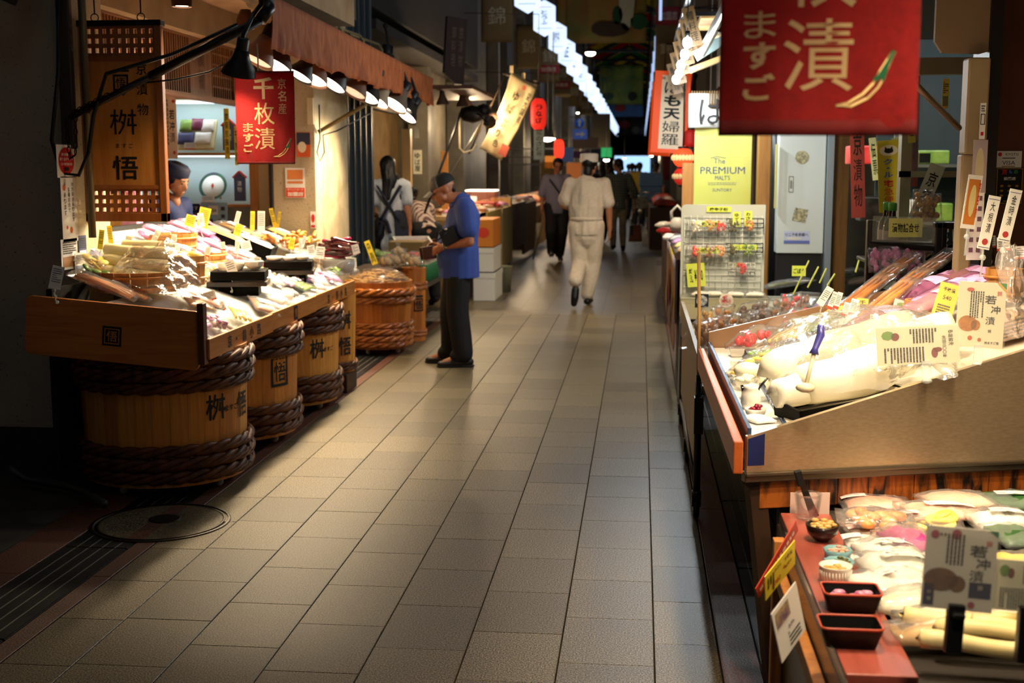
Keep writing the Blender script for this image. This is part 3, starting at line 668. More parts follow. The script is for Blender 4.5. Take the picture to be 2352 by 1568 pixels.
# hanging wooden sign
sg = thing('hanging_sign','tall brown wooden hanging sign with lattice ends and black brushed characters','sign',(-2.60,6.14,1.28))
S = frame((-2.60,6.14,1.775),(1,0.0,0),(0,0,1)); SW = wood('#b5702a','#cc8a3c',2,4,.35,.25); SWF = wood('#8a4c1a','#a8642a',2,5,.4,.2); w,h = .43,1.0
b = MB(); b.box((-w/2,-h/2,-.02),(-w/2+.035,h/2,.02),0,S); b.box((w/2-.035,-h/2,-.02),(w/2,h/2,.02),0,S); b.box((-w/2,-h/2,-.02),(w/2,-h/2+.045,.02),0,S); obj('frame',b,SWF,sg,bevel=.003)
b = MB(); b.box((-w/2-.006,h/2-.03,-.03),(w/2+.006,h/2,.03),0,S); obj('top_cap',b,mat('#150c07',.5),sg,bevel=.003)
b = MB(); b.box((-w/2+.03,-h/2+.17,-.012),(w/2-.03,h/2-.185,.008),0,S); obj('panel',b,SW,sg)
for y0,y1,nm in ((h/2-.17,h/2-.03,'lattice'),(-h/2+.04,-h/2+.165,'lattice')):
    b = MB(); n = 9
    for k in range(n+1): x = -w/2+.035+(w-.07)*k/n; b.box((x-.011,y0,-.008),(x+.011,y1,.008),0,S)
    for k in range(4): y = y0+(y1-y0)*k/3; b.box((-w/2+.03,y-.011 if k else y-.012,-.008),(w/2-.03,y+.011,.0085),0,S)
    obj(nm,b,SWF,sg)
b = MB(); b.box((-w/2+.02,h/2-.2,-.018),(w/2-.02,h/2-.172,.016),0,S); b.box((-w/2+.02,-h/2+.165,-.018),(w/2-.02,-h/2+.185,.016),0,S); obj('rail',b,SWF,sg)
b = MB(); put(b,S,'桝',-.0,.0,.125,.14,.016,.0095); put(b,S,'悟',.0,-.228,.12,.135,.016,.0095)
for k,c_ in enumerate('ますご'): put(b,S,c_,-.035+.035*k,-.118,.022,None,.01,.0095)
for k,c_ in enumerate('京漬物'): put(b,S,c_,.105,.262-.10*k,.058,None,.015,.0095)
ring(b,S,-.045,.155,.035,.235,.010,.0095); put(b,S,'悟',-.005,.195,.052,.052,.008,.0095); rect(b,S,-.05,.248,.04,.258,.0095); obj('lettering',b,INK,sg)
b = MB(); 
for x in (-.13,.11):
    b.tube([S@V((x+.02*math.cos(a),h/2+.015+.02*math.sin(a),0)) for a in [2*math.pi*k/12 for k in range(12)]],.003,5,closed=True); b.tube([S@V((x,h/2+.03,0)),S@V((x,h/2+.06,0)),S@V((x-.004,h/2+.5,0))],.004,6)
obj('hanger',b,mat('#1a1512',.4,.8),sg)
# red cloth banner, left
LETT = bpy.data.materials.new('dyed_lettering'); LETT.use_nodes = True; _n = LETT.node_tree.nodes; _b = _n['Principled BSDF']; _b.inputs['Base Color'].default_value = rgb('#dcbf8c'); _b.inputs['Roughness'].default_value = .85; _t = _n.new('ShaderNodeBsdfTranslucent'); _t.inputs[0].default_value = rgb('#e0b878'); _m = _n.new('ShaderNodeMixShader'); _m.inputs[0].default_value = .45; LETT.node_tree.links.new(_b.outputs[0],_m.inputs[1]); LETT.node_tree.links.new(_t.outputs[0],_m.inputs[2]); LETT.node_tree.links.new(_m.outputs[0],_n['Material Output'].inputs[0])
def cloth_banner(label, O, w, h, cols, chili, seed, lit=None, drape=.02, yaw=0, big=1):
    th = thing('cloth_banner',label,'banner',O+V((0,0,-h)),0,'red cloth banners of the pickle shop')
    M = frame(O,(math.cos(yaw),math.sin(yaw),0),(0,0,1))
    def fz(x,y): return drape*noise.noise(V((x*9+seed,y*2.2,1)))*(.3+min(1,-y/h)) + drape*.5*noise.noise(V((x*26+seed,y*7,4)))*(-y/h)
    REDC = _M.setdefault('redcloth',None)
    if REDC is None:
        m,t,bb = nt('red_cloth'); noisy(t,bb,'#8a0c0c','#a81210',90,(1,1,1),bump=.25,lo=.3,hi=.7); bb.inputs['Roughness'].default_value = .85; bb.inputs['Sheen Weight'].default_value = .2
        tr_ = t.nodes.new('ShaderNodeBsdfTranslucent'); tr_.inputs[0].default_value = rgb('#b01410'); mx = t.nodes.new('ShaderNodeMixShader'); mx.inputs[0].default_value = .45
        t.links.new(bb.outputs[0],mx.inputs[1]); t.links.new(tr_.outputs[0],mx.inputs[2]); t.links.new(mx.outputs[0],t.nodes['Material Output'].inputs[0]); REDC = _M['redcloth'] = m
    b = MB(); nx,ny = 36,44
    b.grid(nx,ny,lambda u,v: M@V(((u-.5)*w,-v*h,fz((u-.5)*w,-v*h)))); obj('cloth',b,REDC,th,solid=.0012)
    b = MB(); b.grid(nx,2,lambda u,v: M@V(((u-.5)*w,-h+.012*v*big,fz((u-.5)*w,-h)+.0015))); obj('hem',b,mat('#5e0808',.85),th,solid=.001)
    b = MB(); t = MB()
    for (s,x,y0,y1,cw,bd) in cols: column(t,Matrix.Identity(4),s,x*w,y0*h,y1*h,cw*w,bd,0)
    def wrap(mb,zz): 
        mb.v = [tuple(M@V((p[0],p[1],fz(p[0],p[1])+zz))) for p in mb.v]
    # long strokes need inner points so that they follow the folds
    me = mesh_of(t,INK); bm = bmesh.new(); bm.from_mesh(me); bmesh.ops.triangulate(bm,faces=bm.faces[:]); 
    for _ in range(2): bmesh.ops.subdivide_edges(bm,edges=[e for e in bm.edges if e.calc_length() > w*.02],cuts=1)
    bm.verts.ensure_lookup_table(); t2 = MB(); bm.verts.index_update(); t2.add([tuple(v.co) for v in bm.verts],[tuple(v.index for v in f.verts) for f in bm.faces]); bm.free(); bpy.data.meshes.remove(me)
    wrap(t2,.0022); obj('lettering',t2,LETT,th)
    # chilli drawn in outline with a green cap
    cx,cy,s = chili; pl = lambda a: (cx*w+a[0]*s*w, cy*h+a[1]*s*w)
    up = [(0,0),(.25,.06),(.5,.22),(.68,.42),(.78,.62),(.92,.86),(1.0,1.02)]; lo = [(0,0),(.3,.0),(.58,.14),(.76,.34),(.87,.55),(.93,.75),(1.04,1.0)]
    t = MB()
    for L_ in (up,lo): t.tube([(*pl(q),0) for q in L_],.0016*big**.5,5)
    wrap(t,.002); obj('chilli_outline',t,mat('#e8c888',.8),th)
    t = MB(); t.add([(*pl(q),0) for q in ((.66,.5),(.76,.58),(.92,.86),(1.0,1.02),(1.04,1.0),(.95,.75),(.9,.55),(.86,.42),(.8,.52),(.74,.44))],[tuple(range(10))]); wrap(t,.0024); obj('chilli_cap',t,mat('#0f5a34',.8),th)
    b = MB(); b.tube([M@V((-w/2,-.005,0)),M@V((w/2,-.005,0))],.005*big**.3,8); obj('rod',b,mat('#5a0c0c',.7),th)
    b = MB(); b.tube([M@V((-.1*w,0,0)),M@V((-.1*w,.06,0)),M@V((-.1*w,.13,.01))],.004,6); obj('cord',b,mat('#b8aa90',.8),th)
    return th
cloth_banner('red cloth banner with a column of white characters under the brown-orange awning',V((-1.855,6.1,2.02)),.30,.455,[('千枚漬',-.02,-.05,-.86,.34,.03),('京名産',.29,-.07,-.47,.14,.012),('ますご',-.30,-.55,-.88,.17,.03)],(.12,-.92,.30),1.0,drape=.022)
# lamps under the awning
LAMPC = (1,.77,.48)
lamps = [(548,168,-1.93,.062,.115,(0,-.2),10,'#1c1915'),(588,140,-2.05,.07,.14,(.1,0),0,'#8a6a56'),(628,152,-2.05,.075,.15,(.25,.1),60,'#3a2a22'),(687,176,-2.0,.06,.12,(.2,0),60,'#201c18'),(715,183,-2.05,.075,.15,(.25,.1),60,'#7a5a48'),(762,196,-2.0,.07,.15,(.3,-.1),70,'#1e1a16'),(812,214,-2.02,.07,.14,(.2,0),0,'#6a4c3c'),(838,222,-2.0,.08,.16,(.3,0),70,'#1c1815'),(866,235,-1.98,.065,.13,(.3,0),45,'#a08a70'),(905,242,-1.95,.08,.15,(.3,0),40,'#6a5a4c'),(930,252,-1.92,.06,.12,(.2,0),30,'#1e1a16'),(932,268,-1.92,.07,.13,(.3,0),25,'#1e1a16')]
for i,(x,y,X,r,L,off,pw,sh) in enumerate(lamps):
    p = gx(x,y,X); aim = V((-2.55+off[1],p.y-.25-off[0],.95)) if i else V((-2.05,6.05,1.55))
    lab = 'black reflector lamp leaning over the red banner' if i == 0 else 'reflector lamp clamped under the awning, lighting the pickle table'
    t_ = reflector(lab,p,aim,r,L,max(pw,1)*LPW,LAMPC,sh,bar=barp(max(6.3,p.y+.05))+V((-.01,0,-.02)),group=None if i == 0 else 'reflector lamps clamped under the brown-orange awning',bulb=10 if pw else .4)
# recessed spots in the soffit
for x,y in ((418,16),(565,66)):
    p = gz(x,y,2.615) if 0 else gx(x,y,-2.35); t_ = thing('soffit_spotlight','small brown spotlight fixed below the wooden soffit','lamp',p,0,'soffit spotlights')
    b = MB(); b.lathe([(.05,0),(.055,.05),(.03,.11)],16,mat4(p),capt=True,capb=False); obj('housing',b,mat('#4a2a18',.5),t_); b = MB(); b.lathe([(.045,.008),(.0005,.008)],16,mat4(p),capb=False); obj('bulb',b,glow('#ffe6c0',12),t_)
    spot(p+V((0,0,-.01)),(p.x-.3,p.y,0),12*LPW,LAMPC,120)
# ================================================================ GOODS ON THE LEFT TABLE
PALE = mat('#f0e0a0',.35,spec=.5,c2='#f6ecc0',scale=9,sub=0); CRM = mat('#f2ecd4',.4,c2='#e6dcb8',scale=12)
C = dict(pink=mat('#d87ab8',.4,c2='#f0b8dc',scale=14), mag=mat('#a81e6a',.4,c2='#c84a90',scale=18), plum=mat('#5a1838',.4,c2='#7a2448',scale=20),
 white=mat('#f0eee6',.4,c2='#dcd8c8',scale=14), yellow=mat('#e8c23a',.4,c2='#f2dc74',scale=12), orange=mat('#d8843c',.4,c2='#eaa868',scale=12),
 salmon=mat('#dd9a80',.4,c2='#ecc0a8',scale=14), brown=mat('#8a5a34',.4,c2='#b08050',scale=14), dbrown=mat('#4a2c18',.35,c2='#6a4424',scale=16), green=mat('#5f8a2c',.4,c2='#93b04a',scale=12),
 dgreen=mat('#1f4a22',.4,c2='#3c6a34',scale=14), olive=mat('#6a6a2c',.4,c2='#4c4a1e',scale=16), navy=mat('#28285a',.4,c2='#44447a',scale=16), lilac=mat('#9a8ac8',.4,c2='#c8bce4',scale=12), red=mat('#c81c24',.35,c2='#e04a48',scale=12), black=mat('#141210',.35,c2='#2c2620',scale=18), teal=mat('#1a8a60',.35,c2='#2aa878',scale=12), tan=mat('#d8b06a',.45,c2='#c8964a',scale=16), caramel=mat('#b8681c',.3,c2='#d8923a',scale=16), grey=mat('#8a8e90',.4,c2='#b4b6b4',scale=10))
WOODT = wood('#9a6428','#c08a48',2,6,.5)
def tub(label, P, r, h, n=18, tilt=0, group=None, oval=1):
    th = thing('wooden_tub',label,'tub',P,0,group); 
    for k in range(n):
        b = MB(); w = 2*math.pi/n
        for q in range(1):
            a0,a1 = k*w+.01,(k+1)*w-.01; pts = []
            for z,rr in ((0,r*.94),(h,r)):
                for a in (a0,a1): pts.append((P.x+rr*math.cos(a)*oval,P.y+rr*math.sin(a),P.z+z))
                for a in (a0,a1): pts.append((P.x+(rr-.012)*math.cos(a)*oval,P.y+(rr-.012)*math.sin(a),P.z+z))
            b.add(pts,[(0,1,5,4),(3,2,6,7),(4,5,7,6),(1,3,7,5),(2,0,4,6)])
        obj('stave',b,WOODT,th)
    for z in (.25,.75):
        b = MB(); b.tube([(P.x+(r*(.945+.06*z)+.003)*math.cos(a)*oval,P.y+(r*(.945+.06*z)+.003)*math.sin(a),P.z+h*z) for a in [2*math.pi*k/36 for k in range(36)]],.006,6,closed=True); obj('hoop',b,mat('#b5762e',.4),th)
    b = MB(); b.lathe([(r*.93,.01),(r*.93,.016)],24,mat4(P),capt=True); obj('base_board',b,WOODT,th)
    return th
def lie(b, p, q, r0, r1, seed=0, n=14):
    p,q = V(p),V(q); pts = []; rr = []
    for k in range(9): t = k/8; pts.append(p+(q-p)*t+V((0,0,.006*math.sin(t*5+seed)))); rr.append((r0+(r1-r0)*t)*(1+.04*math.sin(t*9+seed))*(1 if 0<k<8 else .9))
    b.tube([pts[0]]+pts+[pts[-1]],[rr[0]*.6]+rr+[rr[-1]*.6],n)
# yellow daikon lengths stacked in a tub under a plastic sheet
P = onL(325,665); T1 = tub('shallow wooden tub holding stacked pale daikon lengths',P+V((0,.0,0)),.235,.10)
dk = 'pale yellow pickled daikon length stacked in the shallow tub'
for i,(x,y,L,rr) in enumerate(((305,655,.34,.033),(296,630,.36,.034),(312,604,.34,.033),(318,578,.36,.034),(345,566,.30,.03),(372,592,.2,.032),(376,618,.16,.033),(285,592,.2,.03))):
    c_ = gy(x,y,P.y+(.0+.045*i if i < 4 else .18)); b = MB(); lie(b,c_+V((-L/2,.02,.012)),c_+V((L/2,-.02,-.012)),rr,rr*.95,i); tag(obj('pickled_daikon',b,PALE),dk,'daikon','daikon lengths in the shallow tub')
P2 = onL(345,655)+V((.17,.06,0)); 
T2 = tub('upright wooden tub wrapped in clear plastic beside the daikon heap',P2,.10,.15,14)
b = MB(); 
for k in range(10): a = k*2.4; b.ball((P2.x+.045*math.cos(a)*(k%3)*.7,P2.y+.045*math.sin(a)*(k%3)*.7,P2.z+.14+.012*(k%2)),(.035,.03,.022),10)
tag(obj('pickled_turnip',b,C['yellow']),'heap of yellow turnip pickle filling the upright tub','pickle',kind='stuff')
b = MB(); b.tube([V((P2.x-.07,P2.y-.07,P2.z+.13)),V((P2.x-.075,P2.y-.075,P2.z+.155)),V((P2.x-.07,P2.y-.07,P2.z+.175))],[.004,.006,.002],6); tag(obj('red_chilli',b,C['red']),'small red chilli resting at the edge of the upright tub','chilli')
def sheet(name,label,pts,m,sag=.03,seed=1,nu=20,nv=14,cat='plastic sheet'):
    """draped film through a grid of control points"""
    rows = len(pts); cols_ = len(pts[0]); b = MB()
    def fn(u,v):
        a = u*(cols_-1); c_ = v*(rows-1); i = min(int(a),cols_-2); j = min(int(c_),rows-2); s = a-i; t = c_-j
        s2 = s*s*(3-2*s); t2 = t*t*(3-2*t)
        p = (V(pts[j][i])*(1-s2)+V(pts[j][i+1])*s2)*(1-t2)+(V(pts[j+1][i])*(1-s2)+V(pts[j+1][i+1])*s2)*t2
        n3 = V((noise.noise(V((u*7+seed,v*7,0))),noise.noise(V((u*7+seed,v*7,5))),noise.noise(V((u*9+seed,v*9,9)))))
        return p+n3*sag
    b.grid(nu,nv,fn); return tag(obj(name,b,m),label,cat)
yy = P.y-.06
sheet('plastic_sheet','crumpled clear plastic sheet thrown over the daikon tub',[[gy(235,640,yy+.1),gy(300,565,yy+.15),gy(380,545,yy+.2),gy(440,580,yy+.2)],[gy(225,655,yy),gy(300,610,yy-.03),gy(390,600,yy),gy(460,640,yy+.1)],[gy(215,665,yy-.14),gy(310,660,yy-.2),gy(400,680,yy-.2),gy(470,690,yy-.1)]],film('#fff8e8',.08,.1,18),.03,2,30,24)
# pouches: (px,py,rot,w,l,h,colour,kind,film,patch,label)
rows = [
 (545,805,.2,.13,.20,.03,'olive','pillow','flat clear pouch of dark olive leaf pickle at the near table corner'),
 (560,770,.3,.16,.24,.03,'salmon','sticks','clear pouch of pale salmon carrot sticks near the table corner'),
 (585,742,.25,.15,.26,.032,'yellow','sticks','clear pouch of yellow pickled stalks near the table corner'),
 (625,715,.2,.17,.30,.03,'brown','pillow','flat clear pouch of pinkish brown pickle behind the first front board'),
 (650,700,-.3,.13,.16,.045,'white','pillow','pouch of white block pickle dusted with bran'),
 (690,700,0,.08,.10,.05,'white','pillow','small round pouch of white turnip pickle at the front board'),
 (600,665,.7,.2,.16,.012,'grey','pillow','flat smoky blue packet beside the black tray'),
 (668,680,.4,.10,.17,.035,'black','lumps','clear pouch of black beans behind the second front board'),
 (700,665,-.5,.12,.24,.04,'green','sticks','clear pouch of green cucumbers behind the middle front board'),
 (675,655,-.2,.13,.22,.04,'green','sticks','clear pouch of whole green cucumbers beside the second tray'),
 (735,650,.2,.12,.18,.04,'white','pillow','pouch of white rice-bran pickle between green packs'),
 (765,630,-.4,.13,.22,.04,'green','slices','clear pouch of green pickle with a yellow slice'),
 (745,668,.6,.10,.15,.035,'white','pillow','clear pouch of white turnip halves at the front board'),
 (795,620,-.4,.16,.24,.035,'white','sticks','clear pouch of white leek strips at the far front corner'),
 (720,640,.5,.14,.2,.03,'lilac','slices','clear pouch with lilac trim beside the green packs'),
 (470,690,.1,.2,.22,.03,'salmon','pillow','pinkish pouch lying below the black tray corner'),
 (455,700,.4,.18,.16,.02,'brown','pillow','flat brown pouch beside the plastic sheet edge'),
 (255,672,.1,.10,.34,.05,'orange','sticks','long pouch of orange gourd pickle along the end board'),
 (300,680,.1,.09,.26,.045,'caramel','sticks','long pouch of tan gourd pickle along the end board'),
 (220,615,.2,.16,.16,.05,'yellow','slices','clear pouch of sliced yellow pickle beside the pillar'),
 (222,640,.2,.14,.14,.04,'green','slices','clear pouch of chopped green pickle beside the pillar'),
 (215,590,.4,.16,.14,.04,'navy','pillow','blue dotted pouch leaning beside the pillar'),
 (500,625,.1,.2,.26,.045,'white','slices','clear pouch of sliced white pickle in the middle of the table'),
 (520,610,-.3,.2,.24,.045,'salmon','slices','clear pouch of salmon pickle slices behind the tray'),
 (575,605,.2,.16,.3,.04,'red','sticks','bright pink-red pouch slanting towards the second tray'),
 (560,590,.2,.14,.22,.04,'lilac','pillow','lilac pouch between red pouch and black box'),
 (600,630,.2,.14,.18,.03,'dbrown','pillow','pouch of dark brown pickle tucked behind the first tray'),
 (640,560,.1,.22,.34,.045,'white','sticks','long white pouch with a yellow corner on the upper table'),
 (690,590,.15,.20,.34,.05,'white','sticks','long pouch of white daikon on the upper table'),
 (720,600,.1,.18,.32,.05,'tan','pillow','tan pouch beside the white price cards'),
 (665,545,.1,.2,.3,.03,'yellow','pillow','yellow-topped pouch below the wooden frame post'),
 (720,585,-.2,.10,.14,.03,'teal','pillow','green leaf-shaped packet on the upper table'),
 (755,612,-.3,.10,.16,.03,'teal','pillow','green leaf-shaped packet beside the leek strips'),
 (750,595,.2,.16,.22,.03,'white','pillow','white pouch by the dark red pickle bundle'),
 (540,560,.1,.18,.30,.04,'navy','sticks','pouch of navy eggplant strips on the upper table'),
 (520,545,.05,.2,.34,.045,'pink','sticks','pouch of rose pink radish strips on the upper table'),
 (560,540,.05,.22,.34,.05,'tan','sticks','pouch of beige burdock on the upper table'),
 (585,555,.1,.16,.28,.04,'white','pillow','white pouch beside the beige burdock')]
for i,(x,y,ro,w,l,h,c_,kd,lab) in enumerate(rows):
    if i < 17 and i != 6: ro -= 1.25; w *= .85; l *= .85
    M = ML(x,y,ro,.004)@mat4((0,l*.12 if i >= 17 else 0,0))
    if M.translation.x > -2.06: M = Matrix.Translation(V((-2.06-M.translation.x,0,LK*(M.translation.x+2.06)*1.0)))@M
    pt = (0,.1,.5,.35,None) if i%3 == 0 else None
    pouch('pickle_pouch',lab,'pickle pouch',M,w,l,h,C[c_],CLEARB if i%2 else CLEAR,pt,seed=i*1.7,kind=kd,pm=PAPERW if i%2 else mat('#e8d8ec',.5))
# smaller packs filling the gaps
fr_ = random.Random(5)
for i in range(64):
    Yt = 5.62+2.75*((i*.618)%1); Xt = -2.06-.82*((i*.377+.13)%1)
    if Xt < -2.45 and Yt < 6.2: continue
    cn,cw = (('white','white'),('pale green','green'),('yellow','yellow'),('salmon','salmon'),('brown','brown'),('rose pink','pink'),('tan','tan'),('olive','olive'))[i%8]
    M = frame((Xt,Yt,.735+LK*(-1.95-Xt)+.002),(0,1,0),LUP)@Matrix.Rotation(fr_.uniform(-2.2,-.6),4,'Z')
    pouch('small_pickle_pouch','small clear pouch of '+cn+' pickle tucked between the larger packs over the barrels','pickle pouch',M,.10,.17,.035,C[cw],CLEAR,(0,.1,.5,.3,None) if i%2 else None,'small '+cn+' pouches on the pickle table over the barrels',seed=i+800,kind=('pillow','sticks','slices')[i%3],pm=PAPERW)
# pink packets heaped towards the back
pk = 'pink and white printed packet of red pickle in the heap by the round tub'
for i,(x,y,ro) in enumerate(((372,560,.3),(400,555,-.2),(350,548,.6),(420,575,.1),(445,560,.2),(465,580,-.1),(430,545,.3),(455,530,.0),(475,545,.2),(490,565,.15),(500,588,.3),(440,520,.1),(460,512,.2),(395,535,.4),(365,535,.2),(420,525,.2))):
    M = ML(x,y,ro,.03+.012*(i%4)); pouch('pink_packet',pk,'packet',M,.13,.19,.03,C['mag' if i%3 else 'plum'],film('#f4b8e4',.25,.12,16),(0,.12,.9,.4,None),'pink packets by the round tub',seed=i,pm=mat('#f6d4ee',.5))
tub('round wooden tub tipped up among the pink packets',onL(395,575,.02),.15,.10,16)
tub('low wooden tub beside the pink packets and black trays',onL(470,605),.13,.07,14)
# black lacquer trays with sample bowls
BLK = mat('#040303',.6,c2='#0a0806',scale=14,spec=.05)
def sample_tray(label,x,y,w,l,hh,nb,seed):
    p = onL(x,y,.0); th = thing('lacquer_tray',label,'tray',p); z = p.z+.07
    M = mat4((p.x,p.y,z),R(12)); b = MB(); b.box((-w/2,-l/2,0),(w/2,l/2,hh),0,M); obj('box',b,BLK,th,bevel=.004)
    b = MB(); b.box((-w/2-.02,-l/2-.0,-.035),(w/2+.01,l/2,-.008),0,M); obj('lower_shelf',b,mat('#14121c',.35,c2='#2a1c10',scale=12),th,bevel=.004)
    b = MB(); b.box((-w/2+.04,-l/2+.04,-.09),(w/2-.04,l/2-.04,-.03),0,M); obj('foot',b,BLK,th)
    return M,hh
M,hh = sample_tray('black lacquer tray carrying three white sample bowls',552,668,.30,.26,.05,3,1)
CER = mat('#ece6da',.25,spec=.5)
for lab,x,y,r,h,foot,n in (('square white sample dish on the black tray of deep bowls',-.085,-.05,.045,.045,.6,4),('deep white sample cup on the black tray of deep bowls',-.01,-.02,.048,.055,.6,24),('folded-rim white sample bowl on the black tray of deep bowls',.085,-.03,.055,.05,.45,6)):
    b = MB(); bowl(b,M@mat4((x,y,hh),R(45) if n == 4 else 0),r,h,foot,.004,n); o = tag(obj('sample_bowl',b,CER),lab,'bowl')
    for p_ in o.data.polygons: p_.use_smooth = n > 6
M,hh = sample_tray('black lacquer tray carrying round white dishes under clear lids',665,640,.30,.26,.05,4,2)
for k,(x,y,r,h) in enumerate(((-.085,-.06,.055,.028),(.005,-.07,.042,.026),(.09,-.05,.045,.03),(.03,.05,.055,.03))):
    b = MB(); bowl(b,M@mat4((x,y,hh)),r,h,.7); tag(obj('sample_dish',b,CER),'round white sample dish on the black tray of flat dishes','dish','round dishes on the tray of flat dishes')
    b = MB(); b.ball((x,y,hh+h*.8),(r*.8,r*.8,.006),10,0,M); tag(obj('pickle_sample',b,C[('pink','white','salmon','white')[k]]),('pink','white','salmon','pale cream')[k]+' pickle sample filling a dish on the tray of flat dishes','pickle')
# black boxes of goods behind
for k,(x,y,w,l,c_) in enumerate(((575,575,.22,.30,'white'),(505,560,.22,.34,'tan'))):
    M = ML(x,y,.1,.0); th = thing('goods_box','black box filled with '+('white' if k == 0 else 'beige')+' pickle on the upper table','box',M@V((0,0,0))); b = MB()
    for a0,a1 in (((-w/2,-l/2,0),(w/2,-l/2+.01,.08)),((-w/2,l/2-.01,0),(w/2,l/2,.08)),((-w/2,-l/2,0),(-w/2+.01,l/2,.08)),((w/2-.01,-l/2,0),(w/2,l/2,.08)),((-w/2,-l/2,0),(w/2,l/2,.01))): b.box(a0,a1,0,M)
    obj('box',b,BLK,th); b = MB(); b.pillow(w*.9,l*.9,.05,M@mat4((0,0,.04)),k,8,8,.5); obj('filling',b,C[c_],th)
# brown bundle heap and dark red bundle on buckets
b = MB(); p = onL(655,560,.02)
for k in range(46):
    rr = random.Random(k); a = rr.uniform(-.4,.4); q = p+V((rr.uniform(-.16,.16),rr.uniform(-.28,.28),rr.uniform(0,.07)-.0)); d_ = V((math.sin(a)*.09,math.cos(a)*.09,rr.uniform(-.02,.02)))
    lie(b,q-d_,q+d_,.013,.010,k,7)
tag(obj('pickled_gourd_heap',b,C['caramel']),'tangled heap of brown gourd strips before the concrete pillar','pickle',kind='stuff')
bk = thing('plastic_lined_bucket','plastic-lined tub holding the dark red pickle bundle','tub',onL(778,625)); p = onL(778,625); b = MB(); b.lathe([(.10,0),(.115,.05),(.12,.09)],24,mat4(p)); obj('bucket',b,mat('#a8a296',.5),bk); b = MB(); b.lathe([(.122,-.03),(.13,.05),(.125,.1),(.10,.095)],20,mat4(p),capb=False); obj('liner',b,CLEARB,bk)
DR = mat('#3a0c10',.22,c2='#5a1418',scale=14,coat=.6)
for k in range(16):
    rr = random.Random(k+90); a = rr.uniform(-.5,.5); q = p+V((rr.uniform(-.06,.06),rr.uniform(-.06,.06),.11+.011*k*.7)); d_ = V((math.cos(a)*.10,math.sin(a)*.10,rr.uniform(-.025,.01))); b = MB(); lie(b,q-d_,q+d_,.016,.012,k,8)
    tag(obj('red_pickled_eggplant',b,DR if k%5 else mat('#b0144a',.25)),'glossy dark red pickled eggplant in the bundle on the lined tub' if k%5 else 'bright crimson pickled eggplant in the bundle on the lined tub','pickle','eggplants of the dark red bundle')
# price cards
RS = mat('#d8452c',.6); cards = [(232,550,.026,.10,8,'y'),(253,540,.026,.10,-4,'y'),(295,552,.035,.05,12,'r'),(357,545,.03,.08,25,'w'),(400,548,.03,.05,4,'r'),(462,505,.035,.085,-6,'w'),(437,507,.06,.07,18,'y'),(468,500,.07,.13,14,'y'),(547,528,.045,.075,18,'y'),(545,502,.03,.10,16,'w'),(477,578,.03,.055,14,'r'),(512,565,.026,.05,-4,'r'),(440,588,.024,.09,14,'w'),(545,567,.026,.08,4,'w'),(565,565,.06,.06,-14,'w'),(590,602,.04,.06,10,'w'),(530,612,.055,.075,-18,'w'),(670,560,.035,.07,10,'y'),(690,565,.02,.10,2,'w'),(697,555,.025,.08,20,'w'),(715,575,.05,.07,-8,'w'),(735,580,.06,.08,6,'w'),(130,637,.05,.10,14,'w'),(480,680,.07,.05,-14,'r'),(505,705,.06,.05,-24,'r'),(580,507,.03,.13,3,'y'),(600,508,.05,.14,2,'w'),(627,500,.03,.14,-12,'y'),(640,505,.02,.12,10,'y'),(817,572,.05,.065,-14,'w')]
for i,(x,y,w,h,ro,c_) in enumerate(cards):
    if x > 800: base = V((-2.15,8.5,.85))
    else: base = onL(x+(2 if x < 560 else -2),min(y+60,700),.0)
    s = pxm(base); c3 = gy(x,y,base.y)
    if c3.z-h/2 < base.z: base = V((base.x,base.y,c3.z-h/2-.02))
    lab = {'y':'yellow handwritten price slip standing over the pickle table on barrels','w':'plain white price card standing over the pickle table on barrels','r':'white price card with a red bottom band on the pickle table over the barrels'}[c_]
    price_card('price_card',lab,base,c3,w,h,R(-ro),{'y':YEL,'w':PAPERW,'r':PAPERW}[c_],RS if c_ == 'r' else None,group={'y':'yellow price slips on the pickle table over the barrels','w':'white price cards on the pickle table over the barrels','r':'red banded price cards on the pickle table over the barrels'}[c_])
# ---------------------------------------------------------------- stickers on the pillar by the hanging sign (street face of the pillar)
def sticker(name,label,M,w,h,face,fn=None,cat='sign',t=.0015,group=None,bevel=0,mats=None):
    th = board(name,label,cat,M,w,h,t,face,group,bevel)
    if fn: fn(th,M,w,h)
    return th
NP = frame((0,0,0),(0,1,0),(0,0,1))
def onP(x,y,X=-2.812): p = gx(x,y,X); return frame(p,(0,1,0),(0,0,1))
def f_round(th,M,w,h):
    b,d = ink(th,RED,'red_oval'); disc(b,M,0,0,w*.42,h*.42,.0008); d(); b,d = ink(th,PAPERW)
    put(b,M,'錦市場へ',0,h*.2,h*.09,w*.5); put(b,M,'寄り道チケット',0,h*.06,h*.1,w*.72); put(b,M,'ご利用可能店舗',0,-h*.09,h*.08,w*.62); d(); b,d = ink(th,INK,'print'); rect(b,M,-w*.12,-h*.3,w*.12,-h*.18,.0016); d()
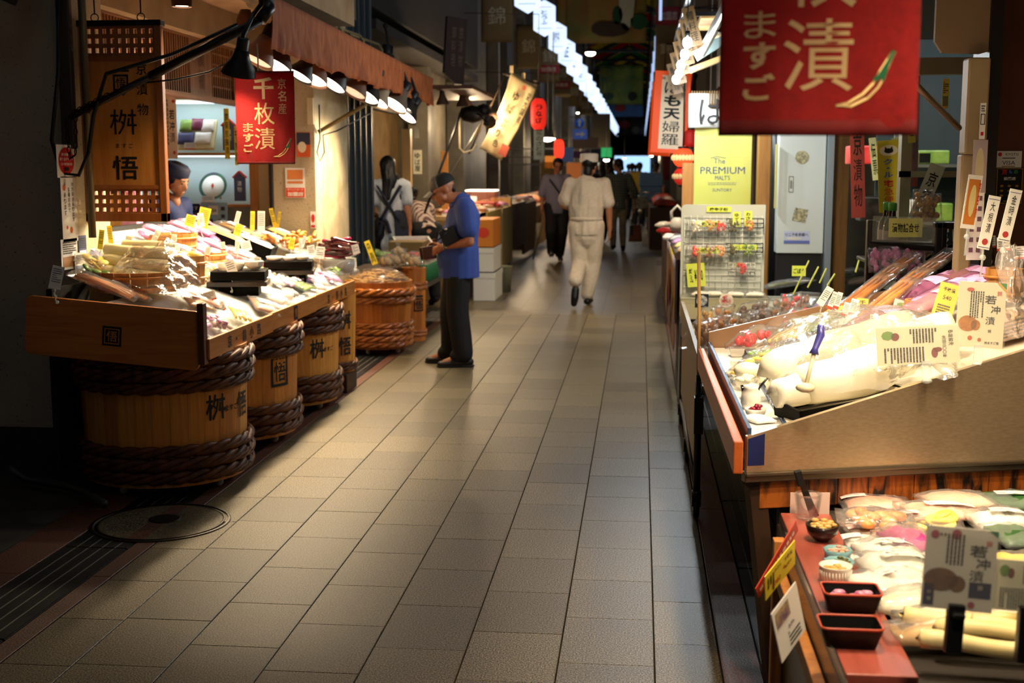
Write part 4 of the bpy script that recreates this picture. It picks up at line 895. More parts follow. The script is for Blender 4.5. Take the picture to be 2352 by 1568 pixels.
# pillar corner is nearly edge-on, so these face out on the pillar's lit return
sticker('ticket_notice','white notice with a red oval stuck high on the pillar by the hanging sign',onP(152,370),.2,.16,PAPERW,f_round)
def f_strip(th,M,w,h):
    b,d = ink(th); column(b,M,'地方発送承ります',w*.22,h*.42,-h*.2,w*.15,.01); column(b,M,'各種詰合せ',-w*.02,h*.34,-h*.05,w*.15,.01); column(b,M,'承ります',-w*.28,h*.26,-h*.1,w*.15,.01); d()
    b,d = ink(th,mat('#d86a3a',.6),'maple_print'); disc(b,M,-w*.3,h*.33,w*.1,None,.001,0,7); disc(b,M,w*.05,-h*.32,w*.1,None,.001,0,6); disc(b,M,-w*.2,-h*.28,w*.06,None,.001,0,6); d()
sticker('paper_strip_notice','long white paper strip with handwritten columns on the pillar by the hanging sign',onP(160,480),.17,.32,PAPERW,f_strip)
def f_misc(c1):
    def f(th,M,w,h):
        b,d = ink(th,mat(c1,.6),'picture'); rect(b,M,-w*.42,-h*.42,w*.42,-h*.08); d(); b,d = ink(th); lines(b,M,-w*.4,0,w*.4,h*.42,6,False); d()
    return f
sticker('leaflet','printed leaflet with small photos below the paper strip on the pillar',onP(160,583),.18,.15,PAPERW,f_misc('#b88a60'))
sticker('leaflet','dark blue leaflet at the pillar edge beside the shop opening',onP(190,570),.09,.13,mat('#3a4468',.5),f_misc('#c8ccd8'))
sticker('leaflet','small white card overlapping the leaflets on the pillar',onP(184,605,-2.80),.11,.11,PAPERW,f_misc('#8a94b0'))
# low drain pipe on the floor by the pillar
b = MB(); b.tube([gz(20,1075,.12),gz(60,1100,.05),gz(150,1115,.05),gz(195,1130,.045),gz(240,1158,.04)],.02,10); tag(obj('floor_pipe',b,mat('#2a2a28',.45)),'grey drain pipe lying along the foot of the pillar by the hanging sign','pipe')
# ---------------------------------------------------------------- showcase at the far side of the opening
YS = 9.62
def at(x,y,Y=YS): return gy(x,y,Y)
sc = thing('glass_showcase','lit glass showcase with two shelves inside the pickle shop','showcase',(-3.5,9.9,.6))
x0 = -4.3; x1 = at(572,300).x
b = MB(); b.box((x0,9.9,.6),(x1+.05,9.93,2.12)); b.box((x0,YS,.55),(x1+.05,9.93,.6)); obj('back_panel',b,mat('#b8d4d8',.5,c2='#c8e0e0',scale=2),sc)
WF = wood('#a8702c','#c8924a',2,5,.4,.2); WFX = wood('#a8702c','#c8924a',0,5,.4,.2)
for z in (1.665,1.26,.95): b = MB(); b.box((x0,YS-.01,z-.02),(x1,9.9,z)); obj('shelf',b,WFX,sc,bevel=.002)
b = MB(); b.box((x1,YS-.03,.5),(x1+.07,YS+.02,2.2)); obj('post',b,WF,sc,bevel=.004)
b = MB(); b.box((x0,YS-.02,2.08),(x1+.07,YS+.3,2.16)); obj('header',b,mat('#c8b48a',.5),sc)
b = MB(); b.quad((x0,YS-.005,.96),(x1,YS-.005,.96),(x1,YS-.005,2.08),(x0,YS-.005,2.08)); obj('pane',b,GLASS,sc,solid=.005)
b = MB(); b.box((x0+.05,9.75,2.055),(x1-.05,9.80,2.075)); obj('tube_light',b,glow('#dff2ff',2),sc)
b = MB(); b.box((x0+.05,9.75,1.635),(x1-.05,9.79,1.643)); obj('tube_light',b,glow('#dff2ff',2),sc)
area((-3.6,9.72,2.05),(-3.6,9.8,1.7),.9,.12,1.8,COOL); area((-3.6,9.72,1.63),(-3.6,9.8,1.3),.9,.12,1.6,COOL)
b = MB(); b.box((x1+.07,YS-.01,0),(-2.84,9.66,2.4)); obj('return_wall', b, mat('#c8b890',.7), wall_left)
b = MB(); b.box((-2.86,9.45,0),(-2.835,9.52,2.4)); obj('dark_jamb', b, mat('#1a120c',.6), wall_left)
# gift box, plates, little signs on the shelves
M = frame(at(452,300,9.72)+V((0,0,-.02)),(1,0,0),(0,.45,1)); gb = thing('gift_box','open pale box of assorted pickles tilted up on the top shelf','gift box',M@V((0,-.13,0)))
b = MB(); b.box((-.15,-.13,-.04),(.15,.12,0),0,M); obj('box',b,mat('#e8e2b0',.5),gb,bevel=.004)
for k,(x,y,c_) in enumerate(((-.09,.06,'green'),(.0,.07,'plum'),(.09,.06,'white'),(-.08,-.05,'navy'),(.06,-.05,'white'))): b = MB(); b.pillow(.10 if k < 3 else .13,.10,.03,M@mat4((x,y,0)),k,6,6); obj('packet',b,C[c_],gb)
for k,(x,y,lab,col) in enumerate(((395,430,'round green-rimmed pickle plate on the lower shelf behind the worker','#2a5a3a'),(490,428,'round blue-rimmed pickle plate propped up on the lower shelf','#20304a'))):
    c_ = at(x,y,9.78); M = frame(c_,(1,0,0),(0,.35,1)); pl = thing('display_plate',lab,'plate',c_+V((0,0,-.13))); r = .115 if k else .125
    b = MB(); b.lathe([(.02,-.012),(r*.7,-.012),(r,.012),(r*.94,.016),(r*.66,0),(.0005,0)],32,M); obj('rim',b,mat(col,.25,c2='#3a7a4a',scale=6),pl); b = MB(); b.lathe([(r*.8,.004),(r*.78,.012),(.0005,.014)],32,M); obj('white_centre',b,mat('#eef0e4',.4),pl)
    b = MB(); b.add([M@V(q) for q in ((-.012,-.0,.02),(0,-.03,.02),(.012,0,.02),(.004,.02,.02),(-.004,.02,.02))],[(0,1,2,3,4)]); obj('red_leaf',b,RED,pl)
    b = MB(); b.beam(c_+V((-.05,.02,-.1)),c_+V((-.02,.06,.05)),.012,.012); b.beam(c_+V((.05,.02,-.1)),c_+V((.02,.06,.05)),.012,.012); obj('stand',b,WF,pl)
for k,(x,y,w,h) in enumerate(((527,310,.10,.24),(552,428,.09,.23))):
    c_ = at(x,y,9.74); M = frame(c_,(1,0,0),(.1,0,1)); th = thing('house_shaped_sign',('blue house-shaped card with a red roof on the top shelf','dark blue house-shaped card with a red roof on the lower shelf')[k],'sign',c_+V((0,0,-h/2)))
    b = MB(); b.prism([(-w/2,-h/2),(w/2,-h/2),(w/2,h*.3),(0,h/2),(-w/2,h*.3)],.02,M); obj('card',b,mat('#1e2a5a',.5),th); b = MB(); b.beam(M@V((-w/2-.01,h*.3,.012)),M@V((0,h/2+.005,.012)),.03,.012); b.beam(M@V((w/2+.01,h*.3,.012)),M@V((0,h/2+.005,.012)),.03,.012); obj('roof',b,RED,th)
    b,d = ink(th,PAPERW); column(b,M,'漬物',0,h*.2,-h*.2,w*.4,.02,.022); d()
for lab,x,y,w,h,c_ in (('white price card in front of the gift box',437,335,.09,.05,PAPERW),('white price card below the propped blue-rimmed plate',478,458,.10,.06,PAPERW),('white price card below the green-rimmed plate',410,458,.08,.05,PAPERW)):
    price_card('price_card',lab,at(x,y,9.66)+V((0,0,-.02)),at(x,y,9.66),w,h,0,c_,RS,stem=False)
def vstrip(label,x,y,w,h,Y,s,face=YEL,tilt=0,name='paper_strip'):
    c_ = gy(x,y,Y); M = frame(c_,(math.cos(tilt),0,math.sin(tilt)),(-math.sin(tilt),0,math.cos(tilt)))
    def f(th,M,w,h):
        b,d = ink(th); column(b,M,s,0,h*.42,-h*.42,w*.7,.015); d()
    return sticker(name,label,M,w,h,face,f)
vstrip('yellow vertical price strip hung on the showcase glass',521,307,.042,.39,9.6,'京柴奈良漬')
vstrip('yellow vertical strip partly behind the red banner',543,335,.03,.30,9.58,'千枚漬')
def f_po(th,M,w,h):
    b,d = ink(th); column(b,M,'若冲漬',.15*w,h*.3,-h*.25,w*.4,.02); lines(b,M,-w*.45,-h*.3,-w*.1,h*.45,3); rect(b,M,-w*.48,-h*.48,-w*.25,-h*.15); d(); b,d = ink(th,mat('#c83a2a',.6),'red_print'); disc(b,M,.3*w,h*.42,w*.12); disc(b,M,.25*w,-h*.4,w*.1,h*.03); d()
sticker('hanging_poster','pale vertical poster with brushed characters beside the hanging sign',frame(gy(391,293,8.9),(1,0,0),(0,0,1)),.10,.45,mat('#e8d6c0',.7),f_po)
def f_ship(th,M,w,h):
    b,d = ink(th,PAPERW); put(b,M,'発送承ります',0,0,h*.55,w*.9,.02); d()
sticker('shipping_sign','dark blue sign with white lettering below the lower shelf',frame(at(425,478,9.6),(1,0,0),(0,0,1)),.24,.07,mat('#1c3a7a',.5),f_ship)
def f_visa(th,M,w,h):
    b,d = ink(th,PAPERW,'card_plate'); rect(b,M,-w*.2,h*.1,w*.15,h*.4); d(); b,d = ink(th,mat('#2a3a7a',.5)); put(b,M,'VISA',-w*.03,h*.24,h*.1,w*.25,.02,.003); d()
    b,d = ink(th,mat('#4a3a38',.5),'card_logos')
    for x,y in ((.33,.3),(.33,.05),(-.12,-.1),(.2,-.1),(.2,-.32),(-.12,-.32),(-.4,.3)): rect(b,M,w*(x-.07),h*(y-.06),w*(x+.07),h*(y+.06))
    d()
sticker('card_logo_board','light blue panel of card logos under the showcase shelf',frame(at(492,500,9.58),(1,0,0),(0,0,1)),.22,.24,mat('#9cc0d8',.5),f_visa)
# counter deeper in the shop, seen below the hanging sign
ct = thing('shop_counter','orange-topped wooden counter inside the pickle shop','counter',(-3.9,8.2,0)); p = gy(215,520,7.4)
b = MB(); b.box((-4.6,7.4,.2),(-3.42,7.9,1.15)); obj('body',b,wood('#8a5a28','#b07a3c',0,4,.5),ct); b = MB(); b.box((-4.6,7.35,1.15),(-3.38,7.95,1.18)); obj('top',b,mat('#c8502a',.4),ct,bevel=.006)
for k,(x,y,w,h,c_,lab) in enumerate(((270,525,.10,.2,'tan','tan gift bag standing on the orange counter'),(305,525,.10,.22,'pink','pale mauve gift bag standing on the orange counter'),(215,530,.1,.1,'dbrown','brown box on the orange counter end'))):
    q = gy(x,y,7.6); b = MB(); b.box((q.x-w/2,7.55,1.18),(q.x+w/2,7.65,1.18+h)); tag(obj('gift_bag' if k < 2 else 'small_box',b,C[c_],bevel=.005),lab,'gift bag' if k < 2 else 'box')
# notices on pillar 2
def f_kamei(th,M,w,h):
    b,d = ink(th,mat('#e08a4a',.6),'picture'); rect(b,M,-w*.4,h*.12,w*.4,h*.44); rect(b,M,-w*.4,-.02*h,w*.4,h*.06); d(); b,d = ink(th,mat('#e0502a',.6),'red_band'); rect(b,M,-w*.48,-h*.48,w*.48,-h*.16); d(); b,d = ink(th,PAPERW); put(b,M,'加盟店',0,-h*.37,h*.14,w*.8,.03,.003); put(b,M,'ポイントカード',0,-h*.22,h*.07,w*.8,.01,.003); d()
sticker('member_shop_notice','white and red member-shop notice on the speckled pillar face',frame(gy(678,420,9.485),(1,0,0),(0,0,1)),.155,.23,PAPERW,f_kamei)
def f_food(th,M,w,h):
    b,d = ink(th,mat('#28304a',.6),'picture'); rect(b,M,-w*.48,0,w*.48,h*.48); d(); b,d = ink(th,mat('#e8dcc0',.6),'dish'); disc(b,M,-.1*w,-.1*h,w*.3,h*.22,.002); d()
sticker('food_poster','orange food poster half hidden behind the red banner',frame(gy(697,332,9.485),(1,0,0),(0,0,1)),.11,.19,mat('#d8602a',.6),f_food)
def f_sm(th,M,w,h):
    b,d = ink(th,RED,'red_mark'); disc(b,M,0,h*.1,w*.36,h*.25); rect(b,M,-w*.4,-h*.45,w*.4,-h*.3); d()
sticker('narrow_label','small white label with red marks at the pillar corner',frame(gy(719,505,9.485),(1,0,0),(0,0,1)),.04,.13,PAPERW,f_sm)
sticker('meter_box','slim cream plastic box high on the pillar corner',frame(gy(712,255,9.46),(1,0,0),(0,0,1)),.045,.2,mat('#c8bc98',.5),None,t=.03,cat='box')
cb = MB(); cb.tube([gy(733,240,9.45),gy(735,320,9.45),gy(728,350,9.45),gy(735,370,9.45),gy(745,350,9.45),gy(742,310,9.45),gy(775,300,9.5),gy(850,260,9.6)],.006,6); tag(obj('cable_loop',cb,BLACKP),'black cable looped on the far awning arm','cable')
# ================================================================ RIGHT PICKLE STALL (main counter)
RT0 = V((.36,0,.80)); RK = .26; RN = V((-RK,0,1)).normalized(); RUP = V((1,0,RK)).normalized()
def onR(x,y,h=0): return gp(x,y,RT0+V((0,0,h)),RN)
def MR(x,y,rot=0,h=0): return frame(onR(x,y,h),(0,-1,0),RUP) @ Matrix.Rotation(rot,4,'Z')
A0 = V((.313,3.52,.683)); A1 = V((1.75,3.945,.683)); AD = (A1-A0).normalized()
st = thing('display_counter','sloping display counter with a brushed steel side and orange wooden front board','counter',(1,4.4,0))
# steel side panel (top edge rises to the back)
nrm = V((AD.y,-AD.x,0)); L = (A1-A0).length
b = MB(); M = frame(A0,AD,(0,0,1)); b.prism([(0,0),(L,0),(L,.50),(.05,.118),(0,.105)],-.018,M)
m_,t_,bb = nt('brushed_steel'); noisy(t_,bb,'#b09a7c','#bca688',14,(.3,14,14),bump=.004); bb.inputs['Metallic'].default_value = .75; bb.inputs['Roughness'].default_value = .36
obj('side_panel',b,m_,st)
b = MB(); b.box((0,-.004,.001),(.045,.118,.002),0,M@mat4((.002,.018,0))); rectp = MB(); rectp.prism([(.002,.02),(.052,.02),(.052,.112),(.002,.098)],.0012,M); obj('blue_tape',rectp,mat('#10205a',.4),st)
b = MB(); b.box((-.005,-.03,-.03),(L,-.004,.004),0,M); b.box((-.005,-.012,-.03),(L,-.0,.012),0,M); obj('steel_trim',b,mat('#6a5f50',.35,.8),st,bevel=.003)
m_,t_,bb = nt('worn_wood'); n_ = t_.nodes; r_ = noisy(t_,bb,'#1c0e08','#b5601c',5,(6,6,1.0),bump=.3,lo=.36,hi=.58,dist=1.0); bb.inputs['Roughness'].default_value = .55
WORN = m_
for k in range(6): b = MB(); b.box((.05+L*k/6*.97,-.115,-.05),(.05+L*(k+1)/6*.97-.002,-.03,-.02),0,M); obj('base_plank',b,WORN,st,bevel=.003)
b = MB(); b.box((.12,-.683,-.06),(L,-.115,-.04),0,M); obj('base_wall',b,mat('#1a120c',.7,c2='#2a1c12',scale=6),st)
b = MB(); b.beam(A0+V((.03,.06,-.05)),V((.42,3.6,0)),.05,.05); obj('leg',b,mat('#3a2414',.6),st)
# front board and rails
F0 = V((.285,3.48,.735)); F1 = V((.268,5.32,.735))
b = MB(); b.beam(F0,F1,.028,.095); obj('front_board',b,wood('#b5501c','#c8682c',1,4,.45,.15),st,bevel=.004)
b = MB(); b.beam(F0+V((.035,.06,.02)),F1+V((.035,0,.02)),.012,.11); b.beam(F0+V((.155,.115,.035)),F1+V((.155,0,.035)),.012,.05); obj('blue_rail',b,mat('#4a6a96',.35,.4,c2='#2c4470',scale=10),st,bevel=.002)
b = MB(); b.box((.32,3.575,.775),(.44,5.32,.785)); obj('gutter',b,mat('#e0ddd4',.4),st)
b = MB(); b.add([(.44,3.56,.80),(.44,5.35,.80),(1.6,5.35,.80+1.16*RK),(1.6,3.9,.80+1.16*RK),(.44,3.56,.77),(.44,5.35,.77),(1.6,5.35,.77+1.16*RK),(1.6,3.9,.77+1.16*RK)],[(0,3,2,1),(4,5,6,7),(0,1,5,4),(1,2,6,5),(2,3,7,6),(3,0,4,7)]); obj('top',b,mat('#c4bca8',.5),st)
b = MB(); b.add([(.30,5.33,.72),(1.6,5.33,.72),(1.6,5.33,1.18),(.30,5.33,.85),(.30,5.35,.72),(1.6,5.35,.72),(1.6,5.35,1.18),(.30,5.35,.85)],[(0,1,2,3),(7,6,5,4),(3,2,6,7),(0,3,7,4)]); obj('side_panel',b,mat('#b08a6a',.4,.6),st)
b = MB(); b.box((.32,4.0,.70),(1.6,5.3,.765)); b.box((.5,3.8,0),(.54,3.84,.7)); b.box((.5,5.2,0),(.54,5.24,.7)); obj('under_frame',b,DARK,st)
# gutter: sample dishes
def G(x,y,z=.786): return gz(x,y,z)
def dish(label,x,y,r,h,m=CER,n=24,foot=.7,fill=None,fl=None,name='sample_dish',rot=0,sq=1,z=.786):
    p = G(x,y,z); th = thing(name,label,'dish',p); b = MB(); bowl(b,mat4(p,rot),r,h,foot,.004,n); o = obj('body',b,m,th)
    if n <= 6:
        for q in o.data.polygons: q.use_smooth = False
    if fill:
        b = MB()
        for k in range(12): a = k*2.4; q = r*.55*math.sqrt(k/12); b.ball((p.x+q*math.cos(a),p.y+q*math.sin(a),p.z+h*.8+.006*(k%3)),(r*.25,r*.22,r*.16),7)
        obj('filling',b,fill,th)
    return p
dish('square white sample dish at the far end of the gutter',1692,818,.042,.035,CER,4,.8,rot=R(45))
dish('second square white sample dish in the gutter',1693,848,.042,.035,CER,4,.8,rot=R(45))
dish('small white sample dish of yellow pickle in the gutter',1690,872,.035,.025,CER,24,.7,C['yellow'])
dish('glass bowl heaped with white pickled threads in the gutter',1708,895,.055,.04,GLASS,24,.7,CRM)
dish('black square bowl of garlic in the gutter',1722,915,.042,.04,BLK,4,.8,C['white'],rot=R(45))
dish('small white bowl of dark red pickle cubes at the gutter end',1735,958,.034,.028,CER,24,.7,mat('#8a1430',.3))
p = G(1724,938); jg = thing('milk_jug','small white ceramic jug with tongs in the gutter','jug',p); b = MB(); b.lathe([(.026,0),(.032,.02),(.03,.05),(.022,.065),(.025,.075),(.022,.074),(.018,.062)],24,mat4(p)); obj('body',b,CER,jg); b = MB(); b.tube([p+V((.02,0,.06)),p+V((.05,0,.10))],.004,6); obj('tongs',b,BLACKP,jg)
b = MB(); p = G(1742,968); b.pillow(.07,.09,.02,mat4(p,.5),3); tag(obj('white_cloth',b,mat('#f2f0ea',.8)),'folded white cloth at the near end of the gutter','cloth')
b = MB(); b.box((-.05,-.04,0),(.05,.04,.025),0,mat4(G(1716,880),.1)); b.ball((0,0,.05),(.05,.045,.03),12,0,mat4(G(1716,882),.1)); tag(obj('white_threads',b,CRM),'mound of white shredded daikon beside the glass bowl','pickle')
# giant sliced turnips in a clear bag, on a black tray
bt = thing('big_turnip_bag','large clear bag bulging with huge white pickled turnips','pickle bag',onR(1950,880)); TUR = mat('#faf6e8',.35,c2='#f4ecca',scale=5)
p = onR(1960,860); 
for k,(x,y,r,l) in enumerate(((1870,835,.085,.34),(1985,795,.09,.40),(1940,862,.075,.30),(1850,885,.055,.22),(2090,790,.075,.30),(2010,840,.06,.24))):
    q = onR(x,y,.055); b = MB(); d_ = V((.9,.18 if k%2 else .05,.25)).normalized(); lie(b,q-d_*l*.45,q+d_*l*.45,r*.85,r,k,18); obj('turnip',b,TUR,bt)
def bagfn(u,v):
    x = 1762+(2200-1762)*u; y = 745+(925-745)*v+(-60*u*v); q = onR(x,y,.02)
    hgt = .15*(math.sin(math.pi*min(1,max(0,u)))**.5)*(math.sin(math.pi*v)**.6); q = q+V((0,0,hgt))
    return q+V((noise.noise(V((u*9,v*9,1))),noise.noise(V((u*9,v*9,4))),noise.noise(V((u*11,v*11,7)))))*.022
b = MB(); b.grid(34,26,bagfn); obj('clear_bag',b,film('#fffdf2',.16,.08,14),bt)
M = frame(A0+AD*.34+V((-.02,.16,.135)),AD,V((-AD.y,AD.x,0)))@mat4((0,0,0),0,0,R(-8))@Matrix.Rotation(R(90),4,'Z'); tr_ = thing('black_tray','black rectangular tray under the bag of turnips','tray',M@V((0,0,0))); b = MB(); w,l = .20,.36
for a0,a1 in (((-w/2,-l/2,0),(w/2,-l/2+.008,.05)),((-w/2,l/2-.008,0),(w/2,l/2,.05)),((-w/2,-l/2,0),(-w/2+.008,l/2,.05)),((w/2-.008,-l/2,0),(w/2,l/2,.05)),((-w/2,-l/2,0),(w/2,l/2,.006))): b.box(a0,a1,0,M)
obj('tray',b,BLK,tr_)
# ladle
p = onR(1850,890,.11); q = gy(1885,750,p.y+.05); ld = thing('ladle','pale ladle with a purple-blue handle resting in the turnip bag','ladle',p)
b = MB(); mid = p+(q-p)*.55; b.tube([p,mid],.006,8); b.ball(tuple(p),(.028,.028,.014),12); obj('bowl',b,mat('#d8d0b0',.35),ld); b = MB(); b.tube([mid,mid+(q-mid)*.2,mid+(q-mid)*.7+V((.006,0,0)),q,q+V((-.006,0,.006))],[.014,.009,.012,.010,.004],10); obj('handle',b,mat('#4a4aa0',.3,coat=.5),ld)
# mixed vegetable bags, tomatoes etc. behind the turnips: px,py,rot,w,l,h,col,kind,label
rws = [(1735,790,.9,.13,.24,.06,'red','lumps','bag of bright red pickled tomatoes along the far side panel'),(1820,745,1.0,.12,.26,.06,'red','lumps','bag of small red tomatoes beside the brown side panel'),(1890,715,1.1,.12,.22,.05,'lilac','lumps','purple-tied bag beside the red tomatoes'),
 (1770,830,.8,.14,.2,.05,'green','slices','clear bag of green and yellow vegetable slices near the gutter'),(1735,850,.9,.12,.2,.05,'yellow','slices','clear bag of yellow squash slices near the gutter'),(1830,775,1.0,.14,.3,.05,'yellow','sticks','clear bag of yellow and green stalks behind the turnip bag'),(1880,760,1.0,.13,.28,.05,'green','sticks','clear bag of green stalks behind the turnip bag'),(1910,742,.9,.12,.24,.045,'yellow','slices','yellow vegetable bag beside the yellow slip'),
 (1960,745,.5,.13,.22,.04,'white','pillow','white pouch just behind the ladle')]
for i,(x,y,ro,w,l,h,c_,kd,lab) in enumerate(rws): pouch('vegetable_bag',lab,'pickle bag',MR(x,y,ro,.004),w,l,h,C[c_],CLEARB if i%2 else CLEAR,None,seed=i*2.1+60,kind=kd)
lb = 'long clear bag of amber burdock pickle slanting across the upper counter'
for i,(x,y,ro) in enumerate(((1975,690,.8),(2005,665,.8),(2040,640,.8),(2075,615,.75),(2105,600,.7),(2060,680,.75),(2095,655,.7),(2130,630,.7),(2030,705,.8))):
    pouch('burdock_bag',lb,'pickle bag',frame(onR(x,y,.05+.01*(i%3)),(.5,-.8,0),(.55,.42,.42)),.10,.36,.035,C['caramel'],CLEAR,None,'amber burdock bags',seed=i+100,kind='sticks')
lb = 'pink-edged packet of brown minced pickle on the upper counter'
for i,(x,y,ro) in enumerate(((2050,735,.5),(2090,720,.4),(2010,740,.6),(2120,670,.5),(2160,655,.4),(2200,640,.3),(2235,650,.3),(2180,675,.4),(2090,690,.5),(2260,665,.2),(2220,668,.3),(2140,700,.4))):
    pouch('pink_edged_packet',lb,'packet',frame(onR(x,y,.04+.012*(i%4)),(.35,-.9,0),(.75,.3+.1*(i%3),.34)),.13,.20,.035,C['brown'] if i%3 else C['plum'],film('#f2a8e4',.22,.12,16),(0,.28,.95,.3,None),'pink-edged packets on the upper counter',seed=i+130,pm=mat('#ecb4e8',.5))
tub('wooden bucket full of pink packets behind the yellow slip',onR(2130,745),.085,.09,14); tub('wooden bucket at the counter end behind the tiger card',onR(2305,690),.07,.12,14)
lcq = mat('#b03a1c',.35)
for i,(x,y,w,l) in enumerate(((2150,610,.22,.34),(2240,625,.26,.40))):
    M = MR(x,y,.1,.0); th = thing('lacquer_crate',('black crate with a red lacquer inside behind the burdock bags','black crate with a red lacquer inside behind the pink packets')[i],'crate',M@V((0,0,0))); b = MB()
    for a0,a1 in (((-w/2,-l/2,0),(w/2,-l/2+.01,.07)),((-w/2,l/2-.01,0),(w/2,l/2,.07)),((-w/2,-l/2,0),(-w/2+.01,l/2,.07)),((w/2-.01,-l/2,0),(w/2,l/2,.07))): b.box(a0,a1,0,M)
    obj('wall',b,BLK,th); b = MB(); b.box((-w/2+.01,-l/2+.01,0),(w/2-.01,l/2-.01,.03),0,M); obj('lining',b,lcq,th)
sheet('draped_bag','clear bag hanging in folds over the flat packets at the counter end',[[gy(2290,560,3.95),gy(2330,560,3.95),gy(2352,570,3.95)],[gy(2300,680,3.9),gy(2330,690,3.85),gy(2352,690,3.9)],[gy(2290,760,3.85),gy(2330,775,3.82),gy(2352,770,3.85)]],film('#f0e4dc',.16,.1,16),.02,5,14,18,'plastic bag')
for k in range(6): 
    p = onR(2330,800-10*k); M = MR(2310,770-8*k,.2,.01*k); pouch('flat_packet','flat clear packet of brown pickle stacked by the steel panel','packet',M,.20,.16,.012,C['brown'],CLEARB,None,'flat packets stacked by the steel panel',seed=k+170)
# cards on the counter
def big_card(name,label,x0,y0,x1,y1,Y,face,fn,cat='card',roll=0,t=.003,holder=True,yaw=0):
    c_ = gy((x0+x1)/2,(y0+y1)/2,Y); s = pxm(c_); w = (x1-x0)*s; h = (y1-y0)*s
    M = frame(c_,(math.cos(roll)*math.cos(yaw),math.sin(yaw),math.sin(roll)),(-math.sin(roll),.12,math.cos(roll)))
    th = board(name,label,cat,M,w,h,t,face); fn(th,M,w,h)
    b = MB(); b.box((-w/2-.004,-h/2-.004,.003),(w/2+.004,h/2+.004,.004),0,M); obj('sleeve',b,film('#ffffff',.05,.08,3),th)
    return th,M,w,h
def f_tiger(th,M,w,h):
    b,d = ink(th); put(b,M,'若',.18*w,.24*h,h*.13,w*.24,.01); put(b,M,'冲',.30*w,.09*h,h*.12,w*.2,.015); put(b,M,'漬',.2*w,-.08*h,h*.12,w*.2,.006); put(b,M,'錦',.2*w,-.24*h,h*.05); lines(b,M,-.25*w,-.05*h,.05*w,.36*h,6); put(b,M,'桝ますご悟',.26*w,-.42*h,h*.04,w*.3); d()
    b,d = ink(th,RED,'red_print'); put(b,M,'錦',.36*w,.34*h,h*.07); d()
    b,d = ink(th,mat('#c8822a',.6,c2='#a8641c',scale=40),'animal_picture'); disc(b,M,-.27*w,-.14*h,w*.2,h*.12); disc(b,M,-.1*w,-.16*h,w*.1,h*.08); d()
    b,d = ink(th,mat('#c85a3a',.6),'vegetable_picture'); disc(b,M,-.2*w,-.36*h,w*.05); disc(b,M,.0*w,-.38*h,w*.04); disc(b,M,-.25*w,.38*h,w*.08,h*.03); d()
    b,d = ink(th,mat('#2a8a4a',.6),'green_corner'); b.add([(.5*w,.5*h,.001),(.36*w,.5*h,.001),(.5*w,.40*h,.001)],[(0,1,2)],0,False,M); d()
    b,d = ink(th,mat('#e0b020',.6),'yellow_corner'); b.add([(.36*w,.5*h,.001),(.30*w,.5*h,.001),(.5*w,.36*h,.001),(.5*w,.40*h,.001)],[(0,1,2,3)],0,False,M); d()
def f_jaku(th,M,w,h):
    b,d = ink(th); column(b,M,'伊藤若冲',.40*w,.36*h,-.06*h,w*.06,.01); column(b,M,'生誕三〇〇年',.32*w,.22*h,-.36*h,w*.05,.01); lines(b,M,-.1*w,.05*h,.24*w,.42*h,9); lines(b,M,-.42*w,-.45*h,.08*w,-.05*h,13); d()
    b,d = ink(th,mat('#7aa04a',.6),'leaf_picture'); disc(b,M,-.36*w,.28*h,w*.08,h*.12,.001,0,8); d(); b,d = ink(th,mat('#8a3a34',.6),'bird_picture'); disc(b,M,.2*w,-.22*h,w*.04,h*.13); disc(b,M,-.27*w,.24*h,w*.05,h*.1); disc(b,M,.24*w,-.14*h,w*.05,h*.06); d()
CARDC = mat('#efe6c6',.6)
yc = onR(2100,850).y
th,M,w,h = big_card('information_card','wide cream card of printed columns clipped on the steel side',2016,748,2200,836,3.66,CARDC,f_jaku,roll=R(4))
def clip(th,M,w,h,dx=0,len_=.05):
    b = MB(); b.box((dx-.012,-h/2-len_,-.006),(dx+.012,-h/2+.008,.006),0,M); b.ball((dx,-h/2-len_,0),(.016,.008,.012),10,0,M); obj('clear_clip',b,film('#e8f0f0',.4,.1,8),th)
clip(th,M,w,h,.02)
th,M,w,h = big_card('product_card','cream card with a large brushed title standing at the counter edge',2200,648,2306,798,3.75,CARDC,f_tiger,roll=R(-3)); clip(th,M,w,h)
def f_sen(th,M,w,h):
    b,d = ink(th); column(b,M,'千枚漬',-.0*w,.45*h,-.05*h,w*.55,.02); lines(b,M,-.35*w,-.45*h,.3*w,-.12*h,3,False); d()
big_card('yellow_slip','small yellow slip with three bold characters on the counter',1966,685,1992,750,onR(1978,760).y,YEL,f_sen,roll=R(-4))
def f_ye(th,M,w,h):
    b,d = ink(th); put(b,M,'千枚漬',.0*w,.35*h,h*.1,w*.6,.02); put(b,M,'540',.0*w,.15*h,h*.1,None,.01); lines(b,M,-.35*w,-.4*h,.3*w,-.02*h,6,False); d()
big_card('yellow_slip','tall leaning yellow slip beside the cream title card',2148,650,2194,745,onR(2170,755).y-.05,YEL,f_ye,roll=R(-16))
def f_gr(th,M,w,h):
    b,d = ink(th,mat('#8ab06a',.6),'picture'); disc(b,M,-.1*w,.3*h,w*.25,h*.1); d(); b,d = ink(th); lines(b,M,-.4*w,-.4*h,.4*w,.15*h,6,False); d()
big_card('recipe_card','white recipe card leaning against the wooden bucket',2048,690,2095,750,onR(2070,755).y-.03,PAPERW,f_gr,roll=R(-14))
